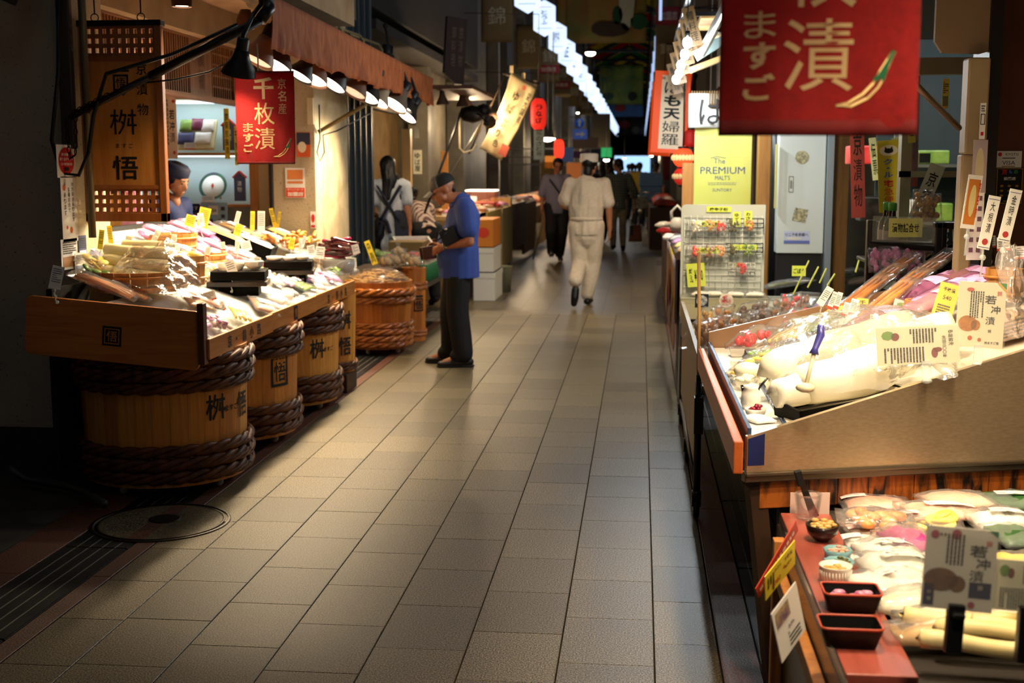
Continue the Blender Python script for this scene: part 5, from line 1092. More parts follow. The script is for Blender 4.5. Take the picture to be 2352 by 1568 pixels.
# price cards: white with red band; placement px
cs = [(1912,690,.02,.07,-20,'r'),(1925,690,.02,.065,-15,'r'),(1943,710,.022,.05,-14,'r'),(1960,705,.026,.06,-14,'r'),(1895,680,.03,.08,-30,'w'),(2008,735,.026,.04,4,'w'),(2150,528,.026,.045,-6,'r'),(2172,520,.028,.055,4,'w'),(2196,540,.03,.055,4,'w'),(2215,530,.02,.05,0,'r'),(2275,555,.04,.05,4,'r'),(2305,560,.05,.055,4,'r'),(2345,580,.04,.05,4,'r'),(2312,515,.03,.06,4,'w')]
for i,(x,y,w,h,ro,c_) in enumerate(cs):
    base = onR(x+2,y+75,.02); c3 = gy(x,y,base.y)
    if c3.z-h/2 < base.z: base.z = c3.z-h/2-.02
    price_card('price_card',{'w':'plain white price card standing over the steel-sided pickle counter','r':'white price card with a red bottom band on the steel-sided pickle counter'}[c_],base,c3,w,h,R(ro),PAPERW,RS if c_ == 'r' else None,group={'w':'white price cards on the steel-sided counter','r':'red banded price cards on the steel-sided counter'}[c_])
def tall(label,x0,y0,x1,y1,x2,Y,face,fn,w):
    a = gy(x0,y0,Y); bq = gy(x2,y1,Y); c_ = (a+bq)/2; up = (a-bq); h = up.length; up.normalize(); M = frame(c_,V((up.z,.2,-up.x)),up)
    th = board('tall_menu_card',label,'sign',M,w,h,.002,face); fn(th,M,w,h)
    b = MB(); q = M@V((0,-h/2,0)); b.tube([q,q+V((0,0,-.03)),q+V((-.005,0,-.10))],.004,6); b.ball(tuple(q+V((0,0,-.03))),.012,8); obj('clear_stem',b,film('#dfe6e6',.4,.1,20),th)
def f_t1(th,M,w,h):
    b,d = ink(th,mat('#c8782a',.6),'picture'); rect(b,M,-w*.4,-h*.42,w*.4,h*.42); d(); b,d = ink(th,mat('#d8c88a',.6),'dish_picture'); disc(b,M,0,h*.02,w*.22,h*.3,.002); d(); b,d = ink(th,RED); column(b,M,'京名物',w*.38,h*.4,-h*.3,w*.15,.02,.0025); d()
def f_t2(s):
    def f(th,M,w,h):
        b,d = ink(th); column(b,M,s,0,h*.4,-h*.2,w*.4,.005); d(); b,d = ink(th,mat('#3a3a7a',.6),'rule'); rect(b,M,-w*.45,h*.43,w*.45,h*.44); rect(b,M,-w*.45,-h*.47,w*.45,-h*.46); d(); b,d = ink(th,mat('#b83a3a',.6),'pickle_picture'); disc(b,M,0,-h*.36,w*.25,h*.06); d()
    return f
tall('tall orange picture card on a clear stem at the back of the counter',2242,402,0,525,2222,4.75,PAPERW,f_t1,.055)
tall('tall white menu card with a small red picture on the counter',2286,450,0,572,2258,4.6,PAPERW,f_t2('大根漬'),.045)
tall('plain white tall menu card in front of the black shop sign',2335,435,0,555,2305,4.5,PAPERW,f_t2('金時漬'),.045)
b = MB(); M = frame(gy(2240,520,5.0),(1,.1,0),(-.1,0,1)); th = board('card_logo_sheet','white sheet of small card logos behind the tall cards','sign',M,.06,.26,.002,PAPERW); b,d = ink(th,mat('#7a5a6a',.6),'logos')
for k in range(12): rect(b,M,-.022+.028*(k%2),.1-.04*(k//2),-.006+.028*(k%2),.118-.04*(k//2))
d()
# ---------------------------------------------------------------- stickers on the brown pillar
YB = 5.49
def onB(x,y): return frame(gy(x,y,YB),(1,0,0),(0,0,1))
def f_vk(th,M,w,h):
    b,d = ink(th,RED,'red_mark'); disc(b,M,-w*.35,h*.3,w*.08); d(); b,d = ink(th); put(b,M,'KYOTO',.12*w,h*.3,h*.16,w*.5,.01); put(b,M,'VISA',0,-h*.2,h*.24,w*.5,.03); rect(b,M,-w*.25,h*.05,w*.25,h*.1); d(); b,d = ink(th,GOLD,'gold_rule'); rect(b,M,-w*.25,-h*.44,w*.25,-h*.38); d()
sticker('payment_sticker','white payment sticker high on the brown pillar',onB(2317,366),.105,.07,PAPERW,f_vk)
def f_km(th,M,w,h):
    b,d = ink(th,RED,'red_title'); put(b,M,'京',-.2*w,.38*h,h*.15,None,.03); d(); b,d = ink(th,mat('#3a6ac8',.6),'blue_title'); put(b,M,'も',.02*w,.38*h,h*.1,None,.03); d(); b,d = ink(th,mat('#3aa84a',.6),'green_title'); put(b,M,'の',.22*w,.38*h,h*.1,None,.03); d()
    b,d = ink(th,PAPERW); put(b,M,'協賛店',0,.2*h,h*.09,w*.45,.02); d(); b,d = ink(th,GOLD,'gold_marks'); ring(b,M,-w*.48,-h*.48,w*.48,h*.48,.003)
    for k in range(9): disc(b,M,-.28*w+.28*w*(k%3),.0*h-.13*h*(k//3),w*.07,h*.035,.0016,0,6)
    rect(b,M,-.2*w,-.42*h,.2*w,-.40*h); d()
sticker('black_shop_sign','black framed supporter-shop sign on the brown pillar',onB(2318,427),.11,.155,mat('#0c0a08',.3),f_km)
def f_ar(th,M,w,h):
    b,d = ink(th,mat('#d8c89a',.6),'daikon_picture'); disc(b,M,0,0,w*.3,h*.36); d()
sticker('daikon_poster','small poster of pale daikon on the dark pillar edge',frame(gy(2250,383,5.12),(1,0,0),(0,0,1)),.055,.21,mat('#b8a8a8',.5),f_ar)
def f_nr(th,M,w,h):
    b,d = ink(th); ring(b,M,-w*.4,-h*.1,w*.4,h*.2,.003); lines(b,M,-w*.35,.25*h,w*.35,h*.45,3,False); d(); b,d = ink(th,RED,'red_mark'); rect(b,M,-w*.25,-h*.4,w*.25,-h*.3); d()
sticker('narrow_notice','narrow white notice above the daikon poster',frame(gy(2257,278,5.12),(1,0,0),(0,0,1)),.022,.14,PAPERW,f_nr)
# awning arm and overhead bar of the right stall
ra = thing('stall_awning','steel awning frame with a beige canopy over the steel-sided pickle counter','awning',(.8,5,2.2))
b = MB(); b.tube([(1.24,5.1,1.70),(.98,4.75,1.86),(.40,4.4,2.28)],.012,8); obj('arm',b,mat('#8a7a64',.35,.8),ra)
b = MB(); b.tube([(.40,1.6,2.32),(.40,8.6,2.30)],.02,10); obj('front_bar',b,mat('#4a4038',.4,.6),ra)
b = MB(); b.grid(20,3,lambda u,v: (.38+1.3*v,1.6+6.6*u,2.34+.42*v)); obj('canopy_cloth',b,mat('#7a6848',.85),ra,solid=.004)
cloth_banner('large red cloth banner with a chilli drawing over the steel-sided counter',V((.270,2.0,2.055)),.30,.46,[('千枚漬',0,-.05,-.87,.36,.03),('京名産',.30,-.06,-.44,.14,.012),('ますご',-.30,-.58,-.89,.16,.03)],(.10,-.90,.27),5.0,drape=.016,big=2)
RL = (1,.78,.50)
for i,(P,aim,r,pw) in enumerate((((.95,3.25,2.02),(.95,3.9,.9),.085,40),((.47,3.9,2.12),(.75,4.1,.9),.085,58),((.47,4.8,2.12),(.8,4.8,.9),.085,60),((.47,2.7,2.12),(.70,2.9,.6),.085,52),((1.0,2.35,2.1),(.95,2.9,.6),.085,28),((.47,1.45,2.1),(.72,2.2,.7),.085,26),((.55,6.3,2.16),(.6,7.6,.8),.085,45),((.55,7.0,2.14),(.9,8.4,1.0),.085,42))):  # lamp nearest the camera is added, unseen, to light card and banner fronts
    reflector('cream reflector lamp hung under the beige awning',P,aim,r,.16,pw*RPW,RL,'#c8b89a',bar=(.42,P[1],2.30),group='reflector lamps of the beige awning',bulb=12,ang=98)
# ================================================================ LOW FOREGROUND STALL
ZF = .60
def onF(x,y,h=0): return gz(x,y,ZF+h)
def MF(x,y,rot=0,h=0): return mat4(onF(x,y,h),rot)
lo = thing('low_stall','low stall with a reddish plank front and glass-edged case in front of the counter','stall',(.9,2.9,0))
b = MB(); b.box((.40,2.30,ZF-.03),(.535,3.42,ZF-.004)); pk_ = obj('sample_plank',b,wood('#8a3a2a','#b0584a',1,3,.35,.2),lo,bevel=.003)
b = MB(); b.box((.535,2.2,ZF-.06),(1.7,3.55,ZF-.03)); obj('deck',b,mat('#2a241e',.6),lo)
b = MB(); b.box((.36,2.15,0),(.39,2.19,ZF+.0)); b.box((.36,3.2,0),(.39,3.24,ZF-.02)); b.box((.36,2.15,ZF-.12),(.385,3.24,ZF-.08)); b.box((.30,2.3,0),(.345,2.35,ZF-.10)); obj('wooden_frame',b,wood('#a8642a','#c8843c',2,5,.5),lo,bevel=.003)
b = MB(); b.box((.395,2.15,0),(1.7,2.2,ZF-.06)); b.box((.39,2.2,.1),(.40,3.4,ZF-.03)); obj('case_front',b,mat('#0c1012',.25,c2='#151a18',scale=4),lo)
b = MB(); b.box((.387,2.2,ZF-.13),(.393,3.2,ZF+.005)); b.tube([(.40,2.205,ZF-.06),(.40,2.2,ZF-.035),(.43,2.2,ZF-.03),(1.7,2.2,ZF-.03)],.008,8); obj('glass_edge',b,glass('#cfe8dc',.05),lo)
b = MB(); b.box((.55,2.19,ZF-.075),(1.7,2.215,ZF-.055)); obj('red_edge',b,mat('#8a1418',.5),lo)
# jar, bowls and boxes on the plank
p = onF(1855,1190,-.002); jr = thing('glass_jar','clear glass jar holding steel tongs on the red plank','jar',p); b = MB(); b.lathe([(.026,0),(.029,.005),(.036,.06),(.037,.07),(.034,.07),(.033,.06),(.027,.008),(.0005,.008)],28,mat4(p)); obj('glass',b,glass('#eef6f2',.02),jr)
b = MB(); b.beam(p+V((.012,0,.006)),p+V((-.028,0,.125)),.014,.003,(0,1,0)); b.beam(p+V((.024,.0,.006)),p+V((-.030,.01,.125)),.014,.003,(0,1,0)); obj('tongs',b,mat('#4a4440',.25,1),jr); b = MB(); b.beam(p+V((-.018,.004,.09)),p+V((-.032,.004,.132)),.02,.016,(0,1,0)); obj('tong_grip',b,BLACKP,jr,bevel=.003)
def plank(label,x,y,fn,name,cat): p = onF(x,y,-.002); th = thing(name,label,cat,p); fn(th,p); return th
def f_wb(th,p):
    b = MB(); bowl(b,mat4(p),.043,.042,.5,.005,28); obj('bowl',b,mat('#1a0e0a',.3,c2='#2a140c',scale=14,coat=.4),th); b = MB()
    for k in range(16): a = k*2.4; q = .030*math.sqrt(k/16); b.ball((p.x+q*math.cos(a),p.y+q*math.sin(a),p.z+.038+.004*(k%3)),(.011,.008,.006),7)
    obj('ginger',b,C['tan'],th)
plank('dark wooden bowl of pale ginger on the red plank',1888,1240,f_wb,'wooden_bowl','bowl')
def f_sq(col,fc,n=6):
    def f(th,p):
        b = MB(); bowl(b,mat4(p,R(30)),.036,.028,.85,.004,8); o = obj('dish',b,col,th); b = MB()
        for k in range(14): a = k*2.4; q = .022*math.sqrt(k/14); b.ball((p.x+q*math.cos(a),p.y+q*math.sin(a),p.z+.022+.003*(k%3)),(.008,.005,.004),6)
        obj('filling',b,fc,th)
    return f
BLU = mat('#7aa8b0',.25)
plank('pale blue octagonal dish of brown flakes on the red plank',1923,1285,f_sq(BLU,C['salmon']),'sample_dish','dish')
plank('pale blue octagonal dish of green pickle on the red plank',1926,1312,f_sq(BLU,C['olive']),'sample_dish','dish')
def f_rm(th,p):
    b = MB(); b.lathe([(.029,0),(.033,.004),(.036,.036),(.038,.04),(.035,.04),(.031,.01),(.0005,.01)],30,mat4(p)); obj('ramekin',b,CER,th); b = MB()
    for k in range(30): a = 2*math.pi*k/30; b.tube([(p.x+.0335*math.cos(a),p.y+.0335*math.sin(a),p.z+.006),(p.x+.0362*math.cos(a),p.y+.0362*math.sin(a),p.z+.03)],.0016,4)
    obj('fluting',b,CER,th); b = MB()
    for k in range(12): a = k*2.4; q = .022*math.sqrt(k/12); b.ball((p.x+q*math.cos(a),p.y+q*math.sin(a),p.z+.030+.003*(k%2)),(.010,.006,.004),6)
    obj('filling',b,C['tan'],th)
plank('white fluted ramekin of tan pickle on the red plank',1918,1335,f_rm,'ramekin','dish')
def f_lb(fc,seed):
    def f(th,p):
        w,l,h = .062,.042,.042
        def rr(a,b_,r): 
            o = []
            for sx,sy,a0 in ((1,1,0),(-1,1,90),(-1,-1,180),(1,-1,270)):
                for k in range(4): t = R(a0+30*k); o.append((sx*(a-r)+r*math.cos(t),sy*(b_-r)+r*math.sin(t)))
            return o
        def shell(a,b_,c,d_,z0,z1,m,nm,fl=True):
            B = MB(); o1 = rr(a,b_,.012); o2 = rr(c,d_,.012); n = len(o1); B.add([(p.x+x,p.y+y,p.z+z0) for x,y in o1]+[(p.x+x,p.y+y,p.z+z1) for x,y in o2],[(i,(i+1)%n,n+(i+1)%n,n+i) for i in range(n)]+([tuple(range(n-1,-1,-1))] if fl else []),0,True); return B
        B = shell(w*.8,l*.8,w,l,0,h,None,''); obj('outside',B,mat('#120a08',.5,spec=.3),th)
        B = shell(w*.95,l*.93,w*.76,l*.74,h,.004,None,'',False); o2 = rr(w*.76,l*.74,.012); B.add([(p.x+x,p.y+y,p.z+.004) for x,y in o2],[tuple(range(len(o2)))]); obj('inside',B,mat('#080605',.55,spec=.25),th)
        o1 = rr(w*.975,l*.965,.012); B = MB(); B.tube([(p.x+x,p.y+y,p.z+h) for x,y in o1],.0028,6,closed=True); obj('red_rim',B,mat('#b8452a',.35),th)
        if fc:
            B = MB()
            for k in range(9): q = random.Random(k+seed); B.ball((p.x+q.uniform(-.04,.04),p.y+q.uniform(-.02,.022),p.z+.022+.005*(k%2)),(.016,.012,.007),8)
            obj('pickle',B,fc,th)
    return f
plank('black lacquer box with a red rim holding pink pickle',1953,1395,f_lb(mat('#d89ab8',.3,c2='#a83a78',scale=30),1),'lacquer_box','box')
plank('empty black lacquer box with a red rim on the plank end',1950,1475,f_lb(None,2),'lacquer_box','box')
# packets on the deck: px,py,rot,w,l,h,col,kind,label,film tint,patch
fw_ = film('#fff8ee',.13,.1,14)
def printed(c,c2):
    m,t,b = nt('printed_label'); noisy(t,b,c,c2,60,(1,3,1),lo=.56,hi=.60,detail=2); b.inputs['Roughness'].default_value = .5; return m
PRN = [printed('#f4ece8','#c85a7a'),printed('#f2f0e8','#4a4a4a'),printed('#f4e4ea','#a83a8a')]
lows = [(2010,1165,.0,.24,.15,.03,'salmon','pillow','pale pink flat packet at the back of the low stall'),(2160,1185,.1,.26,.16,.035,'salmon','pillow','printed pink packet with a crimson strip in the low stall'),(2010,1205,-.1,.24,.15,.04,'orange','lumps','packet of peach-coloured pickle pieces beside the wooden bowl'),(2040,1235,.05,.26,.14,.03,'salmon','pillow','lower peach packet beside the wooden bowl'),
 (2320,1165,.05,.26,.15,.04,'dgreen','pillow','dark green leaf packet at the back of the low stall'),(2200,1160,.2,.24,.15,.035,'salmon','pillow','peach packet leaning below the worn wooden base'),(2130,1215,-.1,.22,.16,.04,'yellow','slices','packet of bright yellow pickle behind the framed card'),(2300,1215,0,.2,.16,.05,'white','pillow','white packet beside the dark green leaf packet'),
 (2330,1240,.1,.14,.2,.03,'dgreen','pillow','green labelled packet beside the framed card'),(2000,1260,.1,.20,.14,.03,'white','pillow','pale cream packet beside the blue dishes'),(2040,1290,.3,.18,.18,.05,'white','pillow','crumpled white packet behind the blue dishes'),(2085,1260,.2,.15,.18,.05,'mag','pillow','vivid pink packet beside the framed card'),
 (1985,1310,.5,.09,.15,.03,'navy','pillow','dark blue eggplant packet beside the ramekin'),(2060,1330,.1,.22,.2,.06,'white','pillow','big white packet of turnip in the low stall'),(2010,1350,.4,.14,.14,.03,'white','pillow','small white packet beside the pink pickle box'),(2080,1375,.2,.2,.16,.06,'white','pillow','plump white packet below the big turnip packet'),(2180,1330,.0,.3,.22,.05,'white','pillow','white packet mostly behind the framed card'),
 (2330,1330,.0,.2,.22,.05,'yellow','pillow','cream packet behind the second framed card'),(2050,1400,.2,.14,.12,.04,'white','pillow','small cream packet between lacquer box and daikon bags')]
for i,(x,y,ro,w,l,h,c_,kd,lab) in enumerate(lows): pouch('food_packet',lab,'packet',MF(x,y,ro,-.03+.014*(i%3)),w*.85,l,h,C[c_],fw_ if i%2 else CLEARB,(-.3,.15,.35,.3,None) if i%3 == 0 else ((.1,.0,.6,.25,None) if i%3 == 1 else None),seed=i*1.3+200,kind=kd,pm=PRN[i%3],wr=.5)
for i,(x,y,lab) in enumerate(((2250,1450,'long bag of whole pale daikon lying along the front of the low stall'),(2215,1480,'second long bag of whole daikon at the front edge'),(2330,1440,'long bag of whole daikon below the second framed card'),(2170,1418,'short bag of pale daikon behind the long bags'))):
    pouch('daikon_bag',lab,'pickle bag',MF(x,y,.08 if i < 3 else -.1,-.02+.018*(i in (0,2))),.34,.10,.055,C['tan'] if i == 1 else CRM,fw_,None,seed=i+240,kind='pillow')
    b = MB(); q = onF(x,y,.035); q.x += .02; lie(b,q+V((-.10,.01,0)),q+V((.12,-.01,0)),.019,.015,i,12); tag(obj('pickled_daikon',b,mat('#ecdca4',.4,c2='#d8c07a',scale=9)),'whole pale daikon in a bag at the front of the low stall','daikon','whole daikon at the front of the low stall')
for i,(x,y,w,h,ro,lab) in enumerate(((1880,1165,.09,.055,0,'blank white card propped behind the glass jar'),)):
    M = frame(gy(x-20,y,3.44),(1,.1,0),(0,0,1)); sticker('blank_card',lab,M,.11,.085,mat('#e0c4b8',.6),None,cat='card')
# framed cards on black clips
def f_tiger2(th,M,w,h):
    b,d = ink(th); put(b,M,'若',.24*w,.24*h,h*.14,w*.24,.01); put(b,M,'冲',.32*w,.09*h,h*.13,w*.2,.015); put(b,M,'漬',.24*w,-.06*h,h*.13,w*.2,.006); lines(b,M,-.32*w,.05*h,.05*w,.42*h,7); d()
    b,d = ink(th,RED,'red_print'); put(b,M,'錦',.38*w,.34*h,h*.07); d(); b,d = ink(th,mat('#8a5a20',.6,c2='#6a4014',scale=40),'animal_picture'); disc(b,M,-.25*w,-.14*h,w*.24,h*.14); disc(b,M,-.02*w,-.18*h,w*.12,h*.1); d()
    b,d = ink(th,mat('#141a4a',.5),'navy_plates'); rect(b,M,.15*w,-.33*h,.46*w,-.14*h); rect(b,M,-.48*w,-.46*h,-.33*w,-.2*h); d(); b,d = ink(th,mat('#d8d0b0',.6),'plate_print'); put(b,M,'錦',.3*w,-.2*h,h*.06,None,.02,.003); put(b,M,'桝',-.405*w,-.3*h,h*.045,None,.02,.003); put(b,M,'悟',-.405*w,-.38*h,h*.045,None,.02,.003); d()
    b,d = ink(th,mat('#b84a5a',.6),'blossom_print'); disc(b,M,-.38*w,.40*h,w*.06); disc(b,M,-.08*w,.42*h,w*.07); disc(b,M,.2*w,-.42*h,w*.05); d(); b,d = ink(th,mat('#2a8a4a',.6),'green_corner'); b.add([(.5*w,.5*h,.001),(.36*w,.5*h,.001),(.5*w,.42*h,.001)],[(0,1,2)],0,False,M); d()
th,M,w,h = big_card('framed_product_card','framed card with navy plates on a black clip at the front of the low stall',2124,1212,2284,1402,2.16,mat('#f0ead6',.6),f_tiger2,roll=R(-4))
b = MB(); b.box((-.014,-h/2-.075,-.012),(.014,-h/2+.012,.012),0,M); b.box((-.01,-h/2-.01,-.03),(.01,-h/2-.0,.03),0,M); obj('black_clip',b,BLACKP,th,bevel=.003)
th,M,w,h = big_card('framed_product_card','second framed card with a green leaf print at the frame edge',2286,1288,2440,1406,2.20,mat('#eeeac8',.6),lambda th,M,w,h: (f_jaku(th,M,w,h)),roll=R(-3))
b = MB(); b.box((-.014,-h/2-.09,-.012),(.014,-h/2+.012,.012),0,M); obj('black_clip',b,BLACKP,th,bevel=.003)
# cards leaning off the left side of the low stall
def lean(name,label,TL,TR,BL,Y0,Y1,face,fn,t=.002):
    a = gy(*TL,Y0); r_ = gy(*TR,Y1); d_ = gy(*BL,(Y0+Y1)/2-.02); ux = r_-a; up = a-d_; w = ux.length; M0 = frame(a,ux,up); h = abs(up.dot(V((M0[0][1],M0[1][1],M0[2][1])))); c_ = M0@V((w/2,-h/2,0)); M = frame(c_,ux,up); th = board(name,label,'card',M,w,h,t,face); fn(th,M,w,h); return th
def f_red(th,M,w,h):
    b,d = ink(th,mat('#f0d8c8',.6)); lines(b,M,-w*.45,-h*.25,w*.45,h*.25,1,False); d()
lean('red_slip','narrow red slip leaning off the side of the low stall',(1736,1352),(1828,1196),(1740,1378),2.75,2.85,mat('#c83a24',.5),f_red)
def f_yl(th,M,w,h):
    b,d = ink(th); put(b,M,'千枚漬',.25*w,.25*h,h*.16,None,.02); put(b,M,'かぶら',-.1*w,.3*h,h*.12,None,.02); put(b,M,'詰合せ',.25*w,-.05*h,h*.14,None,.02); lines(b,M,-.45*w,-.4*h,-.2*w,.3*h,3); d(); b,d = ink(th,RED,'red_price'); put(b,M,'1080',-.15*w,-.2*h,h*.2,None,.02); put(b,M,'4',.1*w,.0,h*.18,None,.02); d()
lean('yellow_price_sign','yellow handwritten price sign leaning off the low stall',(1757,1325),(1826,1240),(1757,1382),2.70,2.80,YEL,f_yl)
def f_wh(th,M,w,h):
    b,d = ink(th,mat('#5a4068',.5,c2='#b09a6a',scale=60),'food_picture'); rect(b,M,-.42*w,.12*h,.1*w,.42*h); d(); b,d = ink(th); put(b,M,'きざみ',.05*w,-.05*h,h*.08,None,.02); lines(b,M,-.1*w,-.42*h,.35*w,-.12*h,4,False); d()
lean('white_leaflet_sleeve','white photo leaflet in a clear sleeve hanging off the low stall',(1772,1410),(1828,1335),(1800,1518),2.42,2.52,mat('#e6e2da',.5),f_wh)
# ================================================================ RIGHT BACKGROUND
# white wire rack of spices
Y8 = 8.0
def at8(x,y): return gy(x,y,Y8)
rk = thing('spice_rack','white free-standing wire rack with small baskets and yellow-green labels','rack',(.52,8.0,.35)); ta = at8(1566,470); tb = at8(1755,680); WP = mat('#b8c0bc',.5); WIRE = mat('#d4d8d2',.4); GRN = mat('#cde05a',.6)
w = tb.x-ta.x; h = ta.z-tb.z; M = frame(((ta.x+tb.x)/2,8.05,(ta.z+tb.z)/2),(1,0,0),(0,0,1)); rc = .03; poly = [(-w/2,-h/2),(w/2,-h/2)]
for cx_,a0 in ((w/2-.005,0),(-w/2+rc,90)):
    for k in range(4): a = R(a0+30*k); r_ = .005 if a0 == 0 else rc; poly.append((cx_+r_*math.cos(a),h/2-r_+r_*math.sin(a)))
b = MB(); b.prism(poly,.012,M@mat4((0,0,-.012))); obj('back_panel',b,WP,rk)
b = MB()
for k in range(13): x = -w/2+.02+(w-.04)*k/12; b.tube([M@V((x,-h/2,.01)),M@V((x,h/2-.07,.01))],.0022,5)
for k in range(13): y = -h/2+.01+(h-.09)*k/12; b.tube([M@V((-w/2+.02,y,.012)),M@V((w/2-.02,y,.012))],.0022,5)
obj('wire_grid',b,WIRE,rk)
def basket(x0,x1,y,m,d=.07,hh=.055):
    b = MB()
    for z in (0,hh*.5,hh): b.tube([M@V((x0,y+z,.015)),M@V((x0,y+z,d)),M@V((x1,y+z,d)),M@V((x1,y+z,.015))],.003,5)
    for k in range(7): x = x0+(x1-x0)*k/6; b.tube([M@V((x,y+hh,d)),M@V((x,y,d)),M@V((x,y,.015))],.0022,5)
    obj('basket',b,m,rk)
def lbl(x,y,ww,hh,s,z=.076,roll=0,tag_='label_slip',vert=False):
    M2 = M@mat4((x,y,z))@Matrix.Rotation(roll,4,'Z'); b = MB(); b.box((-ww/2,-hh/2,-.001),(ww/2,hh/2,0),0,M2); o = obj(tag_,b,GRN,rk); b = MB()
    if vert: column(b,M2,s,0,hh*.42,-hh*.42,ww*.5,.02)
    else: put(b,M2,s,0,0,hh*.6,ww*.75,.02)
    obj('lettering',b,INK,o)
def RX(x): return (at8(x,560).x-M.translation.x)
def RY(y): return (at8(1660,y).z-M.translation.z)
basket(RX(1580),RX(1668),RY(528),WIRE); basket(RX(1668),RX(1752),RY(522),BLACKP); basket(RX(1580),RX(1668),RY(584),WIRE); basket(RX(1668),RX(1752),RY(578),BLACKP); basket(RX(1675),RX(1735),RY(622),WIRE,.05,.05)
lbl(RX(1650),RY(481),.155,.035,'唐辛子粉',.014); lbl(RX(1625),RY(514),.155,.035,'山椒・黒七味'); lbl(RX(1690),RY(503),.05,.095,'ゆず粉',vert=True); lbl(RX(1716),RY(501),.05,.095,'わさび',vert=True); lbl(RX(1623),RY(575),.155,.035,'一味・七味'); lbl(RX(1710),RY(567),.15,.035,'にしん昆布巻'); lbl(RX(1700),RY(607),.05,.025,'¥100',.06); lbl(RX(1600),RY(632),.115,.15,'麩 ¥100',.05,R(5),'price_sheet')
for i,(x,y,c_) in enumerate(((1600,520,'white'),(1630,518,'tan'),(1655,520,'red'),(1685,518,'olive'),(1720,518,'caramel'),(1600,577,'red'),(1630,577,'brown'),(1655,577,'orange'),(1685,572,'olive'),(1720,572,'green'),(1705,617,'red'))):
    p = M@V((RX(x),RY(y)+.0,.042)); pouch('spice_packet','small clear spice packet standing in a wire basket of the white rack','packet',frame(p+V((0,-.02,0)),(1,0,0),(0,.15,1)),.075,.085,.028,C[c_],CLEAR,None,'spice packets in the white rack',seed=i+300,kind='lumps')
b = MB(); p0 = at8(1566,690); b.box((ta.x,7.86,.60),(tb.x+.02,8.08,.735)); bx_ = obj('base_box',b,mat('#b8b494',.5),rk,bevel=.004); 
for x,c1,c2 in ((1612,'#141a24','#5a7a9a'),(1668,'#e8e0d0','#b83040')):
    c_ = gy(x,690,7.858); M2 = frame(c_,(1,0,0),(0,0,1)); b = MB(); (rect(b,M2,-.042,-.042,.042,.042) if x == 1612 else disc(b,M2,0,0,.045)); obj('emblem_plate',b,mat(c1,.6),bx_); b = MB(); disc(b,M2,0,0,.034,None,.002); disc(b,M2,.008,.012,.018,None,.003); obj('emblem_print',b,mat(c2,.6,c2='#e8e4da',scale=60),bx_)
b = MB(); b.box((ta.x-.002,7.84,.735),(tb.x+.02,8.06,.742)); obj('clear_tray',b,glass(),rk)
for x in (ta.x+.01,tb.x): 
    for y in (7.88,8.06): b = MB(); b.box((x-.012,y-.012,.06),(x+.012,y+.012,.62)); obj('leg',b,mat('#8a9a9a',.4,.5),rk)

for x in (ta.x+.01,tb.x):
    for y in (7.88,8.06): b = MB(); b.lathe([(.03,-.012),(.035,0),(.03,.012)],16,mat4((x,y,.035),0)@Matrix.Rotation(R(90),4,'Y'),capt=True); b.box((x-.014,y-.01,.04),(x+.014,y+.01,.07)); obj('caster',b,BLACKP,rk)
for i,(x,y) in enumerate(((1640,672),(1690,670),(1735,672),(1610,674))): pouch('noodle_packet','flat white packet on the clear tray of the rack','packet',mat4(gy(x,y,7.95)*1.0,.3*i) if 0 else mat4((gy(x,y,7.93).x,7.94,.744),R(80)),.09,.13,.03,C['white'],CLEAR,None,'white packets on the rack tray',seed=i+330)
# trolley with fried cakes beside the counter
tl = thing('goods_trolley','black wheeled trolley with pale side panels holding bags of brown crackers','trolley',(.5,6.2,0))
b = MB(); b.box((.255,5.42,.55),(.275,7.6,.74)); b.box((.26,5.42,.2),(.268,7.6,.55)); b.box((.27,5.42,.56),(.95,7.6,.60)); obj('side_panel',b,mat('#a89c80',.5,c2='#9a8e74',scale=4),tl)
b = MB()
for x in (.265,.9):
    for y in (5.42,7.5): b.tube([(x,y,.1),(x,y,.62)],.016,10)
    b.tube([(x,5.42,.15),(x,7.5,.15)],.014,8)
obj('frame_tube',b,mat('#0c0c0e',.35),tl)
for x in (.265,.9):
    for y in (5.42,6.5,7.5):
        b = MB(); b.lathe([(.042,-.014),(.05,-.008),(.05,.008),(.042,.014)],18,mat4((x,y+.02,.05))@Matrix.Rotation(R(90),4,'Y'),capt=True); b.box((x-.02,y-.012,.06),(x+.02,y+.03,.11)); b.lathe([(.022,.1),(.022,.13)],12,mat4((x,y,0)),capt=True); obj('caster',b,mat('#121214',.3,.2),tl)
b = MB(); b.tube([(.262,5.36,.66),(.262,5.38,.57),(.262,5.42,.54)],.012,8); b.box((.245,5.35,.40),(.285,5.40,.56)); obj('push_handle',b,BLACKP,tl)
b = MB(); q0 = gy(1605,580,5.4); q1 = gy(1606,745,5.38); b.tube([q0,q1,q1+V((.0,0,-.22))],.008,8); tag(obj('wooden_dowel',b,wood('#c89a5a','#e0b878',2,4,.5)),'upright pale wooden dowel at the trolley corner','stick')
lb = 'clear bag of brown crackers leaning in the row on the trolley'
for i,(x,y,c_) in enumerate(((1610,760,'brown'),(1640,755,'caramel'),(1670,750,'caramel'),(1700,748,'brown'),(1735,735,'dbrown'),(1765,730,'brown'),(1630,730,'tan'),(1660,725,'caramel'),(1720,715,'dbrown'),(1755,710,'dbrown'),(1790,705,'brown'),(1820,695,'red'),(1850,690,'brown'),(1690,770,'caramel'))):
    p = gz(x,y,.70); pouch('cracker_bag',lb,'bag',frame(p+V((0,0,-.04)),(.8,-.6,.1*(i%3)),(.5-.2*(i%4),.55,.6)),.15,.20,.07,C[c_],CLEAR,None,'cracker bags on the trolley',seed=i+400,kind='lumps',pm=PAPERW)
lb = 'long greenish pack with a bamboo-leaf slip on the rear table'
